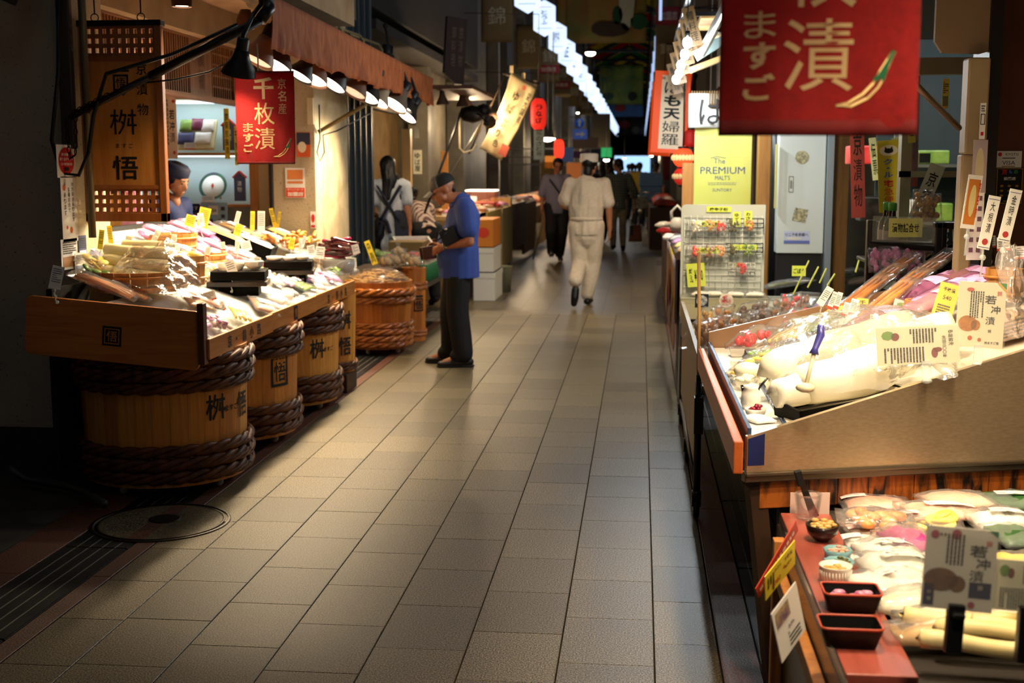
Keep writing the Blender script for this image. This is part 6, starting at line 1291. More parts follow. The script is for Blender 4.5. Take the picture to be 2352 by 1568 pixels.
gt = thing('goods_table','low rear table of long green and white packs before the white cabinet','table',(1.2,8,0)); b = MB(); b.box((.82,7.2,.62),(1.9,8.8,.66)); obj('top',b,mat('#8a8a74',.5),gt)
for x in (.86,1.85):
    for y in (7.25,8.75): b = MB(); b.box((x-.02,y-.02,0),(x+.02,y+.02,.62)); obj('leg',b,DARK,gt)
for i,(x,y,c_) in enumerate(((1800,660,'olive'),(1830,655,'white'),(1860,645,'white'),(1890,640,'white'),(1920,640,'green'),(1950,630,'white'),(1810,640,'brown'),(1985,650,'dbrown'))):
    p = gz(x,y,.67); pouch('long_pack',lb,'pack',frame(p,(.3,-.9,0),(.9,.3,.12)),.09,.30,.05,C[c_],CLEARB,None,'long packs on the rear table',seed=i+430,kind='sticks')
for i,(x0,y0,x1,y1) in enumerate(((1822,676,1858,598),(1855,660,1880,612),(1882,650,1898,616),(1900,655,1918,628),(1965,625,1975,590))):
    a = gy(x0,y0,7.45); c_ = gy(x1,y1,7.45); b = MB(); b.beam(a,c_,.004,.035,(0,1,0)); tag(obj('green_slip',b,mat('#a8c04a',.6,c2='#d8d06a',scale=20)),'slanting yellow-green price slip on the rear table','price slip','green slips on the rear table')
def f_tx(s,vert=False):
    def f(th,M,w,h):
        b,d = ink(th); (column(b,M,s,0,h*.4,-h*.4,w*.6,.015) if vert else put(b,M,s,0,0,h*.5,w*.8,.02)); d()
    return f
sticker('green_label','yellow-green handwritten label at the foot of the white cabinet',frame(gy(1835,622,7.9),(1,0,0),(0,0,1)),.085,.065,GRN,f_tx('ごぼう'))
# white cabinet door with stickers
cbn = thing('white_cabinet','tall white metal cabinet with round stickers and a recessed handle','cabinet',(1.19,9.5,0)); pa = gy(1791,300,9.5); pb = gy(1890,582,9.5)
b = MB(); b.box((pa.x,9.5,pb.z),(pb.x,9.9,2.3)); obj('door',b,mat('#c4ccc8',.4,c2='#bcc4c0',scale=2),cbn,bevel=.006); b = MB(); b.box((pa.x+.01,9.52,0),(pb.x-.01,9.9,pb.z)); obj('base',b,DARK,cbn)
def onC(x,y): return frame(gy(x,y,9.498),(1,0,0),(0,0,1))
b = MB(); ring(b,onC(1817,423),-.018,-.06,.018,.06,.005,.002); rect(b,onC(1817,423),-.006,-.03,.006,.03,.003); obj('handle',b,mat('#7a8078',.4,.4),cbn)
for x,y,rd,c1 in ((1842,361,1,'#8a8a7a'),(1838,494,0,'#2a2a24')):
    Mx = onC(x,y); b = MB(); 
    if rd: disc(b,Mx,0,0,.05)
    else: rect(b,Mx@Matrix.Rotation(R(-12),4,'Z'),-.05,-.05,.05,.05)
    o = obj('round_sticker',b,mat(c1,.6,c2='#d0ccb0',scale=40),cbn); b = MB(); disc(b,Mx,0,0,.047,None,.002); disc(b,Mx,.01,-.005,.02,None,.003) ; obj('sticker_print',b,mat('#b8b088',.6,c2='#6a6a54',scale=50),o)
def f_lin(th,M,w,h):
    b,d = ink(th,mat('#5a68a8',.6),'blue_band'); rect(b,M,-w*.5,-h*.5,w*.5,-h*.25); d(); b,d = ink(th,mat('#38386a',.6)); put(b,M,'リニアを京都へ',0,h*.22,h*.28,w*.9,.02); d(); b,d = ink(th,mat('#c8c8c0',.6),'train_print'); disc(b,M,-.1*w,-.08*h,w*.3,h*.12,.002); d()
sticker('train_sticker','pale blue campaign sticker near the bottom of the white cabinet',onC(1830,545),.19,.095,mat('#b0b8d0',.5),f_lin)
b = MB(); b.box((pa.x-.03,9.42,1.25),(pa.x-.018,9.47,1.72)); tag(obj('side_notice',b,mat('#b8b06a',.6)),'thin yellowish notice board edge beside the white cabinet','notice')
# beer poster, hanging sign above it
def f_beer(th,M,w,h):
    NV = mat('#2a3a78',.5); b,d = ink(th,NV); put(b,M,'PREMIUM',.0,-.06*h,h*.085,w*.78,.006); put(b,M,"MALT'S",.0,-.15*h,h*.055,w*.26,.006); put(b,M,'SUNTORY',.0,-.30*h,h*.038,w*.34,.008); put(b,M,'The',-.06*w,.055*h,h*.065,w*.2,.0); b.tube([M@V((-.22*w,.09*h,.002)),M@V((-.1*w,.11*h,.002)),M@V((.05*w,.09*h,.002))],.002,4); lines(b,M,-.25*w,-.24*h,.25*w,-.2*h,2,False,t=.3); lines(b,M,-.42*w,.33*h,-.15*w,.35*h,1,False,t=.3); d()
pc = gy(1660,380,10.35); MP = frame(pc,(1,0,0),(0,0,1)); m_,t_,bb = nt('poster'); noisy(t_,bb,'#c2c24a','#d6d67a',1.2,lo=.3,hi=.7); bb.inputs['Roughness'].default_value = .35
th = board('beer_poster','tall pale yellow-green poster with dark blue title lettering','poster',MP,.46,.66,.02,m_); f_beer(th,MP,.46,.66)
b = MB(); MH = frame(gy(1635,254,10.3),(1,0,0),(0,0,1)); th = thing('hanging_curtain_sign','white hanging sign with a big black brushed character above the poster','sign',MH@V((0,-.15,0))); b.grid(16,6,lambda u,v: MH@V(((u-.4)*.46,(v-.5)*.27,.02*math.sin(u*9)))); obj('sheet',b,mat('#d4d8d4',.6),th,solid=.003); b = MB(); put(b,MH,'は',.0,-.01,.20,None,.02,.03); obj('lettering',b,INK,th)
b = MB(); b.box((pc.x-.27,10.3,2.02),(pc.x+.27,10.36,2.06)); 
for k in range(26): b.tube([(pc.x-.26+.02*k,10.3,2.03),(pc.x-.26+.02*k,10.3,2.16)],.007,5)
tag(obj('reed_screen',b,mat('#6a5232',.7)),'strip of reed screen above the hanging white sign','screen')
def f_pr(th,M,w,h):
    b,d = ink(th); put(b,M,'PR',.2*w,-.2*h,h*.05,w*.4,.02); d()
sticker('wooden_side_board','orange-lit wooden board beside the yellow-green poster',frame(gy(1583,450,10.6),(1,0,0),(0,0,1)),.12,.55,wood('#b8762c','#d0924a',2,3,.5),f_pr,t=.03)
# interior seen between cabinet and brown pillar
sh = thing('storage_shelf','dim steel storage shelf of packages behind the counter','shelf',(2.0,8.2,0)); Yi = 8.3
b = MB()
for z in (.75,1.18,1.55): b.box((1.62,Yi,z),(2.6,Yi+.5,z+.02))
for x in (1.62,2.58): b.box((x,Yi,0),(x+.03,Yi+.03,2.2))
obj('frame',b,mat('#6a6a5c',.5,.4),sh); b = MB(); b.box((1.6,Yi+.5,0),(2.6,Yi+.52,2.4)); obj('back',b,mat('#2a3a3c',.6),sh)
for i,(x,y,w_,h_,c_,lab) in enumerate(((1985,365,.2,.12,'red','red package on the dim shelf'),(2060,370,.16,.1,'tan','tan package on the dim shelf'),(2100,375,.2,.08,'olive','olive package on the dim shelf'),(2140,378,.2,.09,'green','green package on the dim shelf'),(2085,460,.16,.14,'white','white framed box on the dim lower shelf'),(2150,455,.2,.12,'green','green and white box on the dim lower shelf'),(2010,465,.2,.16,'black','black box on the dim lower shelf'),(2120,465,.16,.1,'red','red folded cloth on the dim lower shelf'))):
    p = gy(x,y,Yi+.1); z = 1.57 if y < 400 else 1.20; b = MB(); b.box((p.x-w_/2,Yi+.05,z),(p.x+w_/2,Yi+.25,z+h_)); tag(obj('stored_package',b,C[c_],bevel=.01),lab,'package')
def hang(label,x,y,w,h,Y,face,fn,tilt=0,name='hanging_strip',cat='sign'): 
    c_ = gy(x,y,Y); M = frame(c_,(math.cos(tilt),0,math.sin(tilt)),(-math.sin(tilt),0,math.cos(tilt))); return sticker(name,label,M,w,h,face,fn,cat)
def f_cool(th,M,w,h):
    b,d = ink(th,mat('#e8e4c0',.6),'oval'); disc(b,M,0,h*.36,w*.4,h*.075); d(); b,d = ink(th); 
    disc(b,M,0,h*.355,w*.2,h*.035,.0018); b.add([(x*w,y*h,.0018) for x,y in ((-.18,.37),(-.15,.42),(-.08,.385))],[(2,1,0)],0,False,M); b.add([(x*w,y*h,.0018) for x,y in ((.08,.385),(.15,.42),(.18,.37))],[(2,1,0)],0,False,M); d()
    b,d = ink(th,mat('#3a6ab0',.6),'blue_lettering'); column(b,M,'クール',-.05*w,.25*h,-.02*h,w*.4,.03); d(); b,d = ink(th,RED,'red_lettering'); column(b,M,'宅急便',-.05*w,-.04*h,-.38*h,w*.42,.03); d()
hang('yellow cold-delivery banner hanging inside the shop behind the counter',2043,405,.125,.40,7.2,mat('#c8bc28',.6),f_cool,R(4),'delivery_banner','banner')
hang('translucent red and white strip curtain beside the wooden post',1970,390,.075,.52,7.0,mat('#8a3a34',.5),f_tx('京漬物',True),R(3))
hang('dark red strip hanging behind the awning arm',2103,300,.035,.60,7.0,mat('#6a2a24',.5),f_tx('漬物',True),R(1))
hang('pale paper strip hung beside the yellow delivery banner',2008,365,.04,.24,7.3,mat('#c8d4b8',.6),f_tx('伝票',True),R(8))
hang('pale green paper sheets hung behind the delivery banner',2078,360,.14,.22,7.4,mat('#a8b878',.6),f_misc('#b8c890'),R(4))
hang('yellow paper strip beside the big red banner edge',2092,265,.035,.26,6.2,mat('#b0a83a',.6),f_tx('お土産',True),R(5))
hang('small yellow card fixed on the window frame',2172,215,.03,.14,6.2,mat('#c8b84a',.6),f_misc('#6a6a3a'))
hang('tall pale menu card leaning among wrapped packs',2125,450,.075,.32,6.3,mat('#b8c4b0',.6),f_tx('京名物',True),R(-20),'leaning_card','card')
b = MB(); b.box((1.5,6.4,1.75),(2.5,6.44,2.4)); 
sw = MB(); sw.box((1.28,6.38,.9),(1.33,6.46,2.2)); sw.box((1.28,6.38,2.0),(2.3,6.46,2.08)); sw.box((1.28,6.38,1.5),(2.3,6.42,1.53)); struct('window_1',sw,mat('#8a8468',.5,.3)); wp = MB(); wp.quad((1.33,6.41,1.53),(2.3,6.41,1.53),(2.3,6.41,2.0),(1.33,6.41,2.0)); obj('pane',wp,GLASS,bpy.data.objects['window_1'],solid=.004)
# black crate stand with bottles
cr = thing('black_crate_stand','black plastic crate stand with rounded rails behind the counter','crate',(1.25,6.2,.6)); x0 = gy(2003,520,6.0).x; x1 = gy(2140,520,6.0).x; z0 = gy(2003,600,6.0).z; z1 = gy(2003,505,6.0).z; zm = gy(2003,560,6.0).z
b = MB(); b.tube([(x0,6.0,zm),(x1,5.8,zm)],.022,10); b.box((x0-.02,6.0,z0-.3),(x0+.02,6.05,z1)); b.box((x1-.03,5.78,z0-.3),(x1+.02,5.85,z1)); b.box((x1-.03,5.78,z1-.03),(x1+.25,5.85,z1)); b.box((x0,6.0,z0-.02),(x1+.2,6.4,z0)); b.box((x0,5.95,.55),(x1+.2,6.4,.6)); obj('rail',b,BLACKP,cr,bevel=.006)
b = MB(); b.quad((x0,5.98,zm),(x1,5.78,zm),(x1,5.78,z1+.02),(x0,5.98,z1+.02)); obj('clear_front',b,film('#e8ecd8',.12,.06,2),cr,solid=.003)
hang('pale yellow handwritten sheet in the clear front of the black crate',2080,523,.15,.085,5.85,mat('#d4d67a',.6),lambda th,M,w,h: (f_tx('漬物詰合せ')(th,M,w,h)),0,'crate_label')
for i,(x,lab) in enumerate(((2048,'dark soy bottle with a green cap in the black crate'),(2036,'second soy bottle with a green cap behind the first'))):
    q = gy(x,530,6.15+.12*i); p = V((q.x,q.y,zm-.03)); th = thing('soy_bottle',lab,'bottle',p); b = MB(); b.lathe([(.038,0),(.042,.01),(.042,.09),(.036,.125),(.018,.155),(.016,.19)],24,mat4(p)); obj('bottle',b,mat('#241208',.12,coat=.6),th); b = MB(); b.lathe([(.0425,.02),(.0428,.085)],24,mat4(p),capb=False); obj('label',b,mat('#b8a8a0',.6),th); b = MB(); b.lathe([(.02,.18),(.021,.215),(.018,.22)],18,mat4(p),capt=True); obj('cap',b,mat('#4a9a3a',.4),th)
for i,(x,y) in enumerate(((2020,590),(2045,585),(2070,590),(2095,592),(2055,605))): pouch('ribboned_bag','clear bag with a bright pink ribbon below the black crate','bag',frame(gy(x,y,5.9)+V((0,0,-.03)),(1,0,0),(0,.5,.8)),.11,.12,.07,C['pink'],CLEAR,None,'pink ribboned bags under the crate',seed=i+500,kind='lumps')
for i,(x,y) in enumerate(((2120,470),(2135,480),(2115,490))): pouch('wrapped_bag','wrapped clear bag of beige crackers beside the crate','bag',frame(gy(x,y,6.2),(1,0,0),(0,.3,1)),.1,.14,.06,C['tan'],CLEAR,None,'wrapped bags beside the crate',seed=i+520,kind='lumps')
p = gz(1980,620,.70); jr2 = thing('lidded_jar','clear jar with a yellow-green lid on the rear table','jar',V((1.32,7.4,.66))); b = MB(); b.lathe([(.05,0),(.055,.01),(.055,.13)],20,mat4((1.32,7.4,.66))); obj('glass',b,mat('#5a6a4a',.2,c2='#a84a3a',scale=20),jr2); b = MB(); b.lathe([(.058,.12),(.058,.15)],20,mat4((1.32,7.4,.66)),capt=True); obj('lid',b,mat('#b8c83a',.4),jr2)

tbx = thing('tube_lamp','fluorescent tube lamp under the ceiling of the shop behind the counter','lamp',(1.95,7.6,2.8)); b = MB(); b.box((1.55,7.55,2.82),(2.4,7.65,2.87)); obj('housing',b,WHITE,tbx); b = MB(); b.tube([(1.57,7.6,2.8),(2.38,7.6,2.8)],.014,8); obj('tube',b,glow('#e8f6ff',6),tbx); area((1.97,7.6,2.78),(1.97,7.6,0),.8,.05,22,(.9,.97,1))
# ---------------------------------------------------------------- overhead on the right: plaques, bulbs, beams
b = MB()
for x,y in ((1596,115),(1590,160)): pass
rb = thing('wooden_rafters','lit beige wooden rafters and boards under the next awning','rafters',(.7,9.5,2.3)); p0 = gy(1590,115,9.2); p1 = gy(1660,75,9.2)
b = MB(); b.beam(p0,p1+V((.3,0,.1)),.12,.05); b.beam(p0+V((.0,.3,-.12)),p1+V((.3,.3,-.05)),.12,.04); b.box((p0.x+.05,9.0,p0.z+.2),(p0.x+1.2,9.8,p0.z+.24)); obj('beam',b,wood('#8a6a3c','#b08a54',0,4,.5),rb)
b = MB(); b.beam(gy(1597,130,8.9),gy(1665,88,8.9),.03,.07); obj('steel_arm',b,mat('#6a7a78',.4,.7),rb); b = MB(); b.beam(gy(1582,98,8.2)+V((0,0,.3)),gy(1551,182,10.1)+V((0,0,.3)),.03,.03); b.beam(gy(1566,140,9.0)+V((0,0,.32)),gy(1566,140,9.0)+V((1.2,0,.32)),.03,.03); obj('batten',b,BLACKP,rb)
for i in range(6):
    c_ = gy(1590-8*i,60+24*i,8.6+.45*i); M = frame(c_,(math.cos(R(15)),0,math.sin(R(15))),(-math.sin(R(20)),0,math.cos(R(20)))); sticker('wooden_plaque','wooden menu plaque hanging edge-on in the fan of plaques',M,.08,.26,wood('#7a5a34','#a07c4c',2,4,.5),f_tx('鱧料理',True),group='fan of wooden plaques',t=.015)
for i,(x,y,Y) in enumerate(((1579,98,8.3),(1573,125,8.8),(1564,150,9.2),(1560,168,9.6),(1553,182,10.0))):
    p = gy(x,y,Y); th = thing('bare_bulb','bare white bulb hanging in the row by the orange sign','lamp',p,0,'bare bulbs by the orange sign'); b = MB(); b.ball(tuple(p),(.03,.03,.036),14); obj('bulb',b,glow('#e4f6ff',60),th); b = MB(); b.lathe([(.016,.03),(.016,.075)],12,mat4(p),capt=True); b.tube([p+V((0,0,.07)),p+V((0,0,.3))],.004,5); obj('socket',b,BLACKP,th); point(p+V((0,-.06,-.05)),12*RPW,(.9,.97,1),.03)
# orange-framed signboard
p = gy(1543,258,11.6); M = frame(p,(1,-.12,-.05),(.05,0,1)); th = thing('orange_signboard','orange-framed hanging signboard with five bold black characters','sign',M@V((0,-.36,0)),0); w,h = .25,.66
b = MB(); b.box((-w/2-.05,-h/2-.04,-.10),(w/2+.03,h/2+.04,0),0,M); obj('orange_box',b,mat('#e0501c',.5,emit=.35),th,bevel=.006); b = MB(); b.box((-w/2+.02,-h/2,.0),(w/2-.01,h/2,.004),0,M); obj('face',b,mat('#e8d8b8',.5,emit=.12),th); b = MB(); column(b,M,'はも天婦羅',0,h*.42,-h*.46,w*.62,.04,.006); put(b,M,'味',-.09,h*.46,.03,None,.01,.006); column(b,M,'京名物',.095,h*.46,h*.2,.035,.01,.006); obj('lettering',b,INK,th); b = MB(); b.tube([M@V((0,h/2+.04,-.05)),M@V((0,h/2+.6,-.05)),M@V((.9,h/2+.62,-.05))],.01,6); obj('hanger',b,BLACKP,th)
M2 = M@mat4((-.15,-.06,-.5)); th = thing('orange_signboard','second orange-framed signboard mostly hidden behind the first','sign',M2@V((0,-.36,0))); b = MB(); b.box((-.1,-.33,-.10),(.1,.36,0),0,M2); obj('orange_box',b,mat('#e0501c',.5,emit=.35),th); b = MB(); column(b,M2,'はも',-.03,.25,-.25,.06,.03,.004); obj('lettering',b,INK,th); b = MB(); b.tube([M2@V((0,.36,-.05)),M2@V((0,.72,-.05)),M2@V((1.1,.74,-.05))],.01,6); obj('hanger',b,BLACKP,th)
def paper_lantern(label,p,r,h,lit,s=None,col='#d8281c',dots=False,group=None,em=None):
    th = thing('paper_lantern',label,'lantern',p+V((0,0,-h/2)),0,group); pr = []; n = 22
    for k in range(n+1):
        t = abs(2*k/n-1); e_ = 4.5 if h > r*2.4 else 2.2; pr.append((max(r*.45,r*(1-t**e_)**(1/2.2))*(1+.02*(k%2)),-h/2+h*k/n))
    b = MB(); b.lathe(pr,28,mat4(p),capb=True,capt=True); obj('shade',b,mat(col,.6,emit=em or lit),th)
    b = MB(); b.lathe([(r*.5,-h/2-.012),(r*.5,-h/2+.006)],20,mat4(p),capt=True); b.lathe([(r*.5,h/2-.006),(r*.5,h/2+.012)],20,mat4(p),capt=True); obj('end_ring',b,BLACKP,th); b = MB(); b.tube([p+V((0,0,h/2)),p+V((0,0,h/2+1.2)),V((-3.3 if p.x < -.8 else 1.0,p.y,p.z+h/2+1.25))],.006,5); obj('cord',b,BLACKP,th)
    if s:
        b = MB(); n = len(s)
        for k,ch in enumerate(s): curved(b,p.x,p.y,p.z+h*.62*(.5-(k+.5)/n),r*1.03,R(-82),ch,h*.5/n*1.1,r*.95,.04)
        obj('lettering',b,INK,th)
    if dots:
        b = MB(); 
        for k in range(9): a = R(-170+20*k); b.ball((p.x+r*.99*math.cos(a),p.y+r*.99*math.sin(a),p.z),(r*.22,r*.22,h*.16),8)
        obj('white_dots',b,mat('#f0c888',.6,emit=.6 if lit > .4 else .15),th)
    return th
paper_lantern('round red lantern glowing brightly with pale dots by the orange sign',gy(1569,362,11.2),.09,.17,1.6,col='#e8401c',dots=True)
paper_lantern('round red lantern with pale dots hanging below the bright one',gy(1569,405,11.2),.085,.16,.35,col='#c8281c',dots=True)
paper_lantern('dim red lantern half hidden behind the bright round one',gy(1585,318,11.6),.06,.16,.25,col='#b82018')
# ================================================================ FAR STREET
# awning cloth and printed drape of the next right stall
th = thing('stall_drape','printed yellow and lilac cloth drape on the side of the brown-fronted stall','drape',(.24,9.2,.3)); b = MB(); b.grid(16,8,lambda u,v: (.235+.015*noise.noise(V((u*8,v*3,1))),8.3+2.6*u,.95-.62*v)); obj('cloth',b,mat('#c8a02c',.8,c2='#a894a0',scale=2.2,lo=.45,hi=.55),th,solid=.003)
b = MB(); Mx = frame((.228,9.5,.6),(0,-1,0),(0,0,1)); disc(b,Mx,0,.05,.22,.14,.004); obj('red_print',b,mat('#a8281c',.8),th); b = MB(); disc(b,Mx,.6,-.08,.12,.16,.004); disc(b,Mx,-.5,-.1,.1,.18,.004); obj('blue_print',b,mat('#2a3a7a',.8),th)
ft = thing('side_stall','stall table with a brown box front under pendant lamps','stall',(.6,14,0)); b = MB(); b.box((.25,8.9,.9),(.70,10.0,.95)); b.box((.3,8.95,0),(.65,9.95,.9)); obj('draped_table',b,mat('#3a2214',.6),ft); b = MB(); b.box((.26,12.5,.75),(.78,17,.82)); b.box((.30,12.5,.0),(.75,17,.75)); obj('table_body',b,mat('#3a2214',.6),ft)
for i in range(10): 
    p = V((.32+.06*(i%3),8.95+.16*i,.95)); pouch('stall_packet','small pale packet on the draped stall edge','packet',mat4(p,i),.12,.14,.05,C[('tan','white','pink','yellow')[i%4]],CLEARB,None,'packets on the draped stall edge',seed=i+550)
lb2 = [('white','white foam tray stack on the brown-fronted stall'),('pink','pink packet on the brown-fronted stall'),('green','green packet on the brown-fronted stall'),('white','white cup on the brown-fronted stall'),('red','red packet on the brown-fronted stall')]
for i in range(12):
    c_,lab = lb2[i%5]; p = V((.3+.13*(i%4),12.7+.35*i,.82)); b = MB(); b.pillow(.14,.2,.07,mat4(p,.3*i),i); tag(obj('stall_goods',b,C[c_]),lab,'goods','goods on the brown-fronted stall: '+c_)
for i,(x,Y_,z_,pw,lab) in enumerate(((.42,12.6,2.25,115,'warm pendant lamp over the near end of the brown-fronted stall'),(.42,15.5,2.3,70,'warm pendant lamp over the far end of the brown-fronted stall'),(-2.5,12.25,2.5,60,'added warm pendant lamp over the green-skirted table'))):
    p = V((x,Y_,z_)); reflector(lab,p,p+V((-.35 if x > 0 else -.1,0,-1)),.11,.16,pw*FPW,(1,.80,.55),'#3a342c',bar=p+V((0,0,.42 if x < 0 else .9)),group=None,bulb=8,ang=150)  # the lamp over the green-skirted table is added as extra light
th = thing('kettle','white plastic kettle on the brown-fronted stall','kettle',V((.38,13.0,.86))); b = MB(); b.lathe([(.07,0),(.08,.05),(.06,.12),(.03,.14)],18,mat4((.38,13.0,.9)),capt=True); obj('body',b,mat('#b8bab4',.4),th); b = MB(); b.tube([(.33,13,.95),(.32,13,1.1),(.38,13,1.16),(.44,13,1.1),(.45,13,1.0)],.015,8); obj('handle',b,mat('#b8bab4',.4),th)
# left: bamboo-hooped open barrel, small cask, vegetable table, foam boxes, fish stall
OB = barrel('open_barrel','large open barrel of tan dried strips bound with thick orange rope hoops',(-2.19,10.3),.25,.285,.05,.56,[(.09,.03,7),(.14,.032,7),(.20,.03,7),(.25,.026,7),(.46,.03,7),(.53,.034,7)],22,STAVEO,ROPEO)
b = MB(); 
for k in range(110):
    rr = random.Random(k+700); a = rr.uniform(0,6.28); q = .24*math.sqrt(rr.random()); d_ = V((math.cos(rr.uniform(-.5,.5)),math.sin(rr.uniform(-.6,.6)),rr.uniform(-.2,.2)))*.055; c_ = V((-2.19+q*math.cos(a),10.3+q*math.sin(a),.60+.09*(1-q/.26)+rr.uniform(-.01,.01))); lie(b,c_-d_,c_+d_,.010,.007,k,5)
tag(obj('dried_strips',b,mat('#c89a50',.5,c2='#a87830',scale=20)),'heap of tan dried strips in the open barrel','pickle',kind='stuff')
b = MB(); b.lathe([(.27,.585),(.22,.66),(.12,.71),(.0005,.72)],24,mat4((-2.19,10.3,0)),capb=False); obj('film_cover',b,CLEAR,OB)
vstrip('bright yellow price slip stuck in the barrel of dried strips',852,580,.05,.21,10.35,'大根 五百円',YEL,R(20),'price_slip')
SCK = barrel('small_cask','slim orange cask with two thin rope hoops beside the open barrel',(-2.03,11.05),.105,.115,.0,.66,[(.06,.014,6),(.09,.014,6),(.48,.014,6),(.52,.014,6)],14,STAVEO,ROPEO,casters=False); SCK['category'] = 'cask'
b = MB(); crest(b,-2.03,11.05,.116,R(-55),.33,.55); obj('lettering',b,INK,SCK)
for i,(x,y) in enumerate(((905,610),(930,605),(950,612),(915,590),(885,612))):
    p = gz(x,y,.68); th = thing('onion_bag','tied clear bag of pale onions resting by the small cask','bag',p,0,'tied bags of pale onions'); b = MB()
    for k in range(6): a = k*1.05; b.ball((p.x+.03*math.cos(a),p.y+.03*math.sin(a),p.z+.035+.02*(k%2)),.032,9)
    obj('onions',b,C['tan'],th); b = MB(); b.lathe([(.03,0),(.075,.03),(.07,.07),(.02,.10),(.012,.11),(.03,.14)],12,mat4(p),capb=True); obj('film',b,CLEARB,th)
b = MB(); b.box((-2.55,10.75,.55),(-2.16,11.4,.66)); b.box((-2.5,10.8,0),(-2.2,11.3,.55)); tag(obj('crate',b,mat('#6a4a28',.6)),'brown crate behind the open barrel','crate')
vt = thing('vegetable_table','wheeled vegetable table with a green skirt behind the standing man','table',(-2.3,12.2,0)); b = MB(); b.box((-2.95,11.5,.60),(-2.0,13.4,.64)); obj('top',b,mat('#6a6a60',.5),vt); b = MB(); b.grid(30,2,lambda u,v: (-1.99+.012*math.sin(u*70)*v,11.5+1.9*u,.645-.17*v)); b.grid(14,2,lambda u,v: (-2.6+.61*u,11.49+.008*math.sin(u*50)*v,.645-.17*v)); obj('green_skirt',b,mat('#0f6a3c',.7),vt,solid=.003)
b = MB(); b.box((-2.95,11.5,.42),(-2.0,11.53,.48)); b.box((-2.03,11.5,.42),(-2.0,13.4,.48))
for x in (-2.9,-2.03):
    for y in (11.55,13.3): b.box((x-.02,y-.02,.08),(x+.02,y+.02,.6))
obj('frame',b,mat('#5a564c',.5,.5),vt)
for x in (-2.9,-2.03):
    for y in (11.55,13.3): b = MB(); b.lathe([(.05,-.014),(.055,0),(.05,.014)],16,mat4((x,y,.055))@Matrix.Rotation(R(90),4,'Y'),capt=True); obj('caster',b,BLACKP,vt)
vg = [('cucumbers','dgreen','sticks'),('tomatoes','red','lumps'),('leaf greens','green','pillow'),('eggplants','navy','lumps'),('beans','green','sticks'),('radishes','red','lumps')]
for i in range(18):
    nm,c_,kd = vg[i%6]; x = -2.1-.16*(i%5); y = 11.65+.33*(i//4)+.05*(i%3); pouch('vegetable_pack','clear pack of '+nm+' on the green-skirted table','vegetable pack',mat4((x,y,.65),i*.7),.15,.2,.06,C[c_],CLEAR,None,'packs of '+nm+' on the green-skirted table',seed=i+600,kind=kd)
b = MB(); b.box((-2.55,12.5,.65),(-2.2,12.9,.80)); tag(obj('cardboard_box',b,mat('#7a6236',.7),bevel=.004),'open brown cardboard box on the vegetable table','box')
fb_ = thing('foam_box','tilted open white foam box of red fruit by the bending woman','foam box',(-2.42,13.2,.64)); M = mat4((-2.42,13.2,.64),.3,R(8)); b = MB()
for a0,a1 in (((-.2,-.28,0),(.2,.28,.02)),((-.2,-.28,0),(.2,-.26,.13)),((-.2,.26,0),(.2,.28,.13)),((-.2,-.28,0),(-.18,.28,.13)),((.18,-.28,0),(.2,.28,.13))): b.box(a0,a1,0,M)
obj('shell',b,mat('#d8d8d0',.6),fb_)
for k in range(12): b = MB(); b.ball(((k%4-1.5)*.08,(k//4-1)*.15,.07),.05,9,0,M); tag(obj('red_fruit',b,mat('#c8402c',.4)),'red fruit in the tilted foam box','fruit','fruit in the foam box')
# foam and cardboard boxes at the table end
for i,(y,z0,z1,m,lab,x0,x1) in enumerate(((14.4,0,.33,mat('#d4d4ce',.6),'white foam box on the floor against the fish stall',-1.935,-1.68),(14.45,.335,.62,mat('#d4d4ce',.6),'white foam box on top of another foam box',-1.935,-1.70),(14.5,.625,.95,mat('#c87a24',.6),'orange printed cardboard box topping the foam boxes',-1.935,-1.71))):
    b = MB(); b.box((x0,y,z0),(x1,y+.8,z1)); th = thing('stacked_box',lab,'box',((x0+x1)/2,y+.4,z0)); obj('body',b,m,th,bevel=.008); b = MB(); (b.box((x0-.006,y-.006,z1-.06),(x1+.006,y+.806,z1-.0)) if i < 2 else disc(b,frame((x0+.11,y-.002,z0+.17),(1,0,0),(0,0,1)),0,0,.07,.06,.002)); obj('lid' if i < 2 else 'round_print',b,m if i < 2 else mat('#c83a20',.6),th)
b = MB(); b.lathe([(.14,0),(.16,.30),(.17,.32)],20,mat4((-1.76,15.6,0))); tag(obj('waste_bin',b,mat('#8a8c74',.6)),'grey-green plastic bin standing by the foam boxes','bin')
b = MB(); b.box((-1.93,15.9,.0),(-1.90,16.3,.78)); tag(obj('leaning_board',b,mat('#9a9c98',.6)),'pale board leaning behind the plastic bin','board')
fs_ = thing('fish_stall','long wooden fish stall with pale yellow and grey front panels','stall',(-2.4,17,0)); 
for k,(y0,y1,z0,z1,x,m) in enumerate(((14.5,16.0,.62,.98,-1.98,wood('#9a7a4c','#b8965e',1,4,.5)),(16.0,17.6,.15,.98,-1.96,mat('#c8b060',.6,c2='#b89c50',scale=2)),(17.6,19.0,.15,.98,-1.94,mat('#a89a6a',.6)),(19.0,21.0,.3,1.0,-1.92,mat('#2a2826',.5)),(21,23.5,.1,.95,-1.95,mat('#6a4a24',.6)))): b = MB(); b.box((x-.04,y0,z0),(x,y1-.01,z1)); obj('front_panel',b,m,fs_)
b = MB(); b.box((-2.85,14.5,.94),(-1.98,23.5,.98)); obj('top',b,wood('#a88450','#c8a468',1,4,.5),fs_); b = MB(); b.box((-2.85,14.45,0),(-2.05,14.49,.94)); obj('end_panel',b,mat('#8a6a3c',.6),fs_)
fd = [('white','white fish tray'),('salmon','salmon fillet tray'),('red','red packet'),('tan','wooden tray of dried fish'),('brown','brown lacquer tray'),('pink','pink packet')]
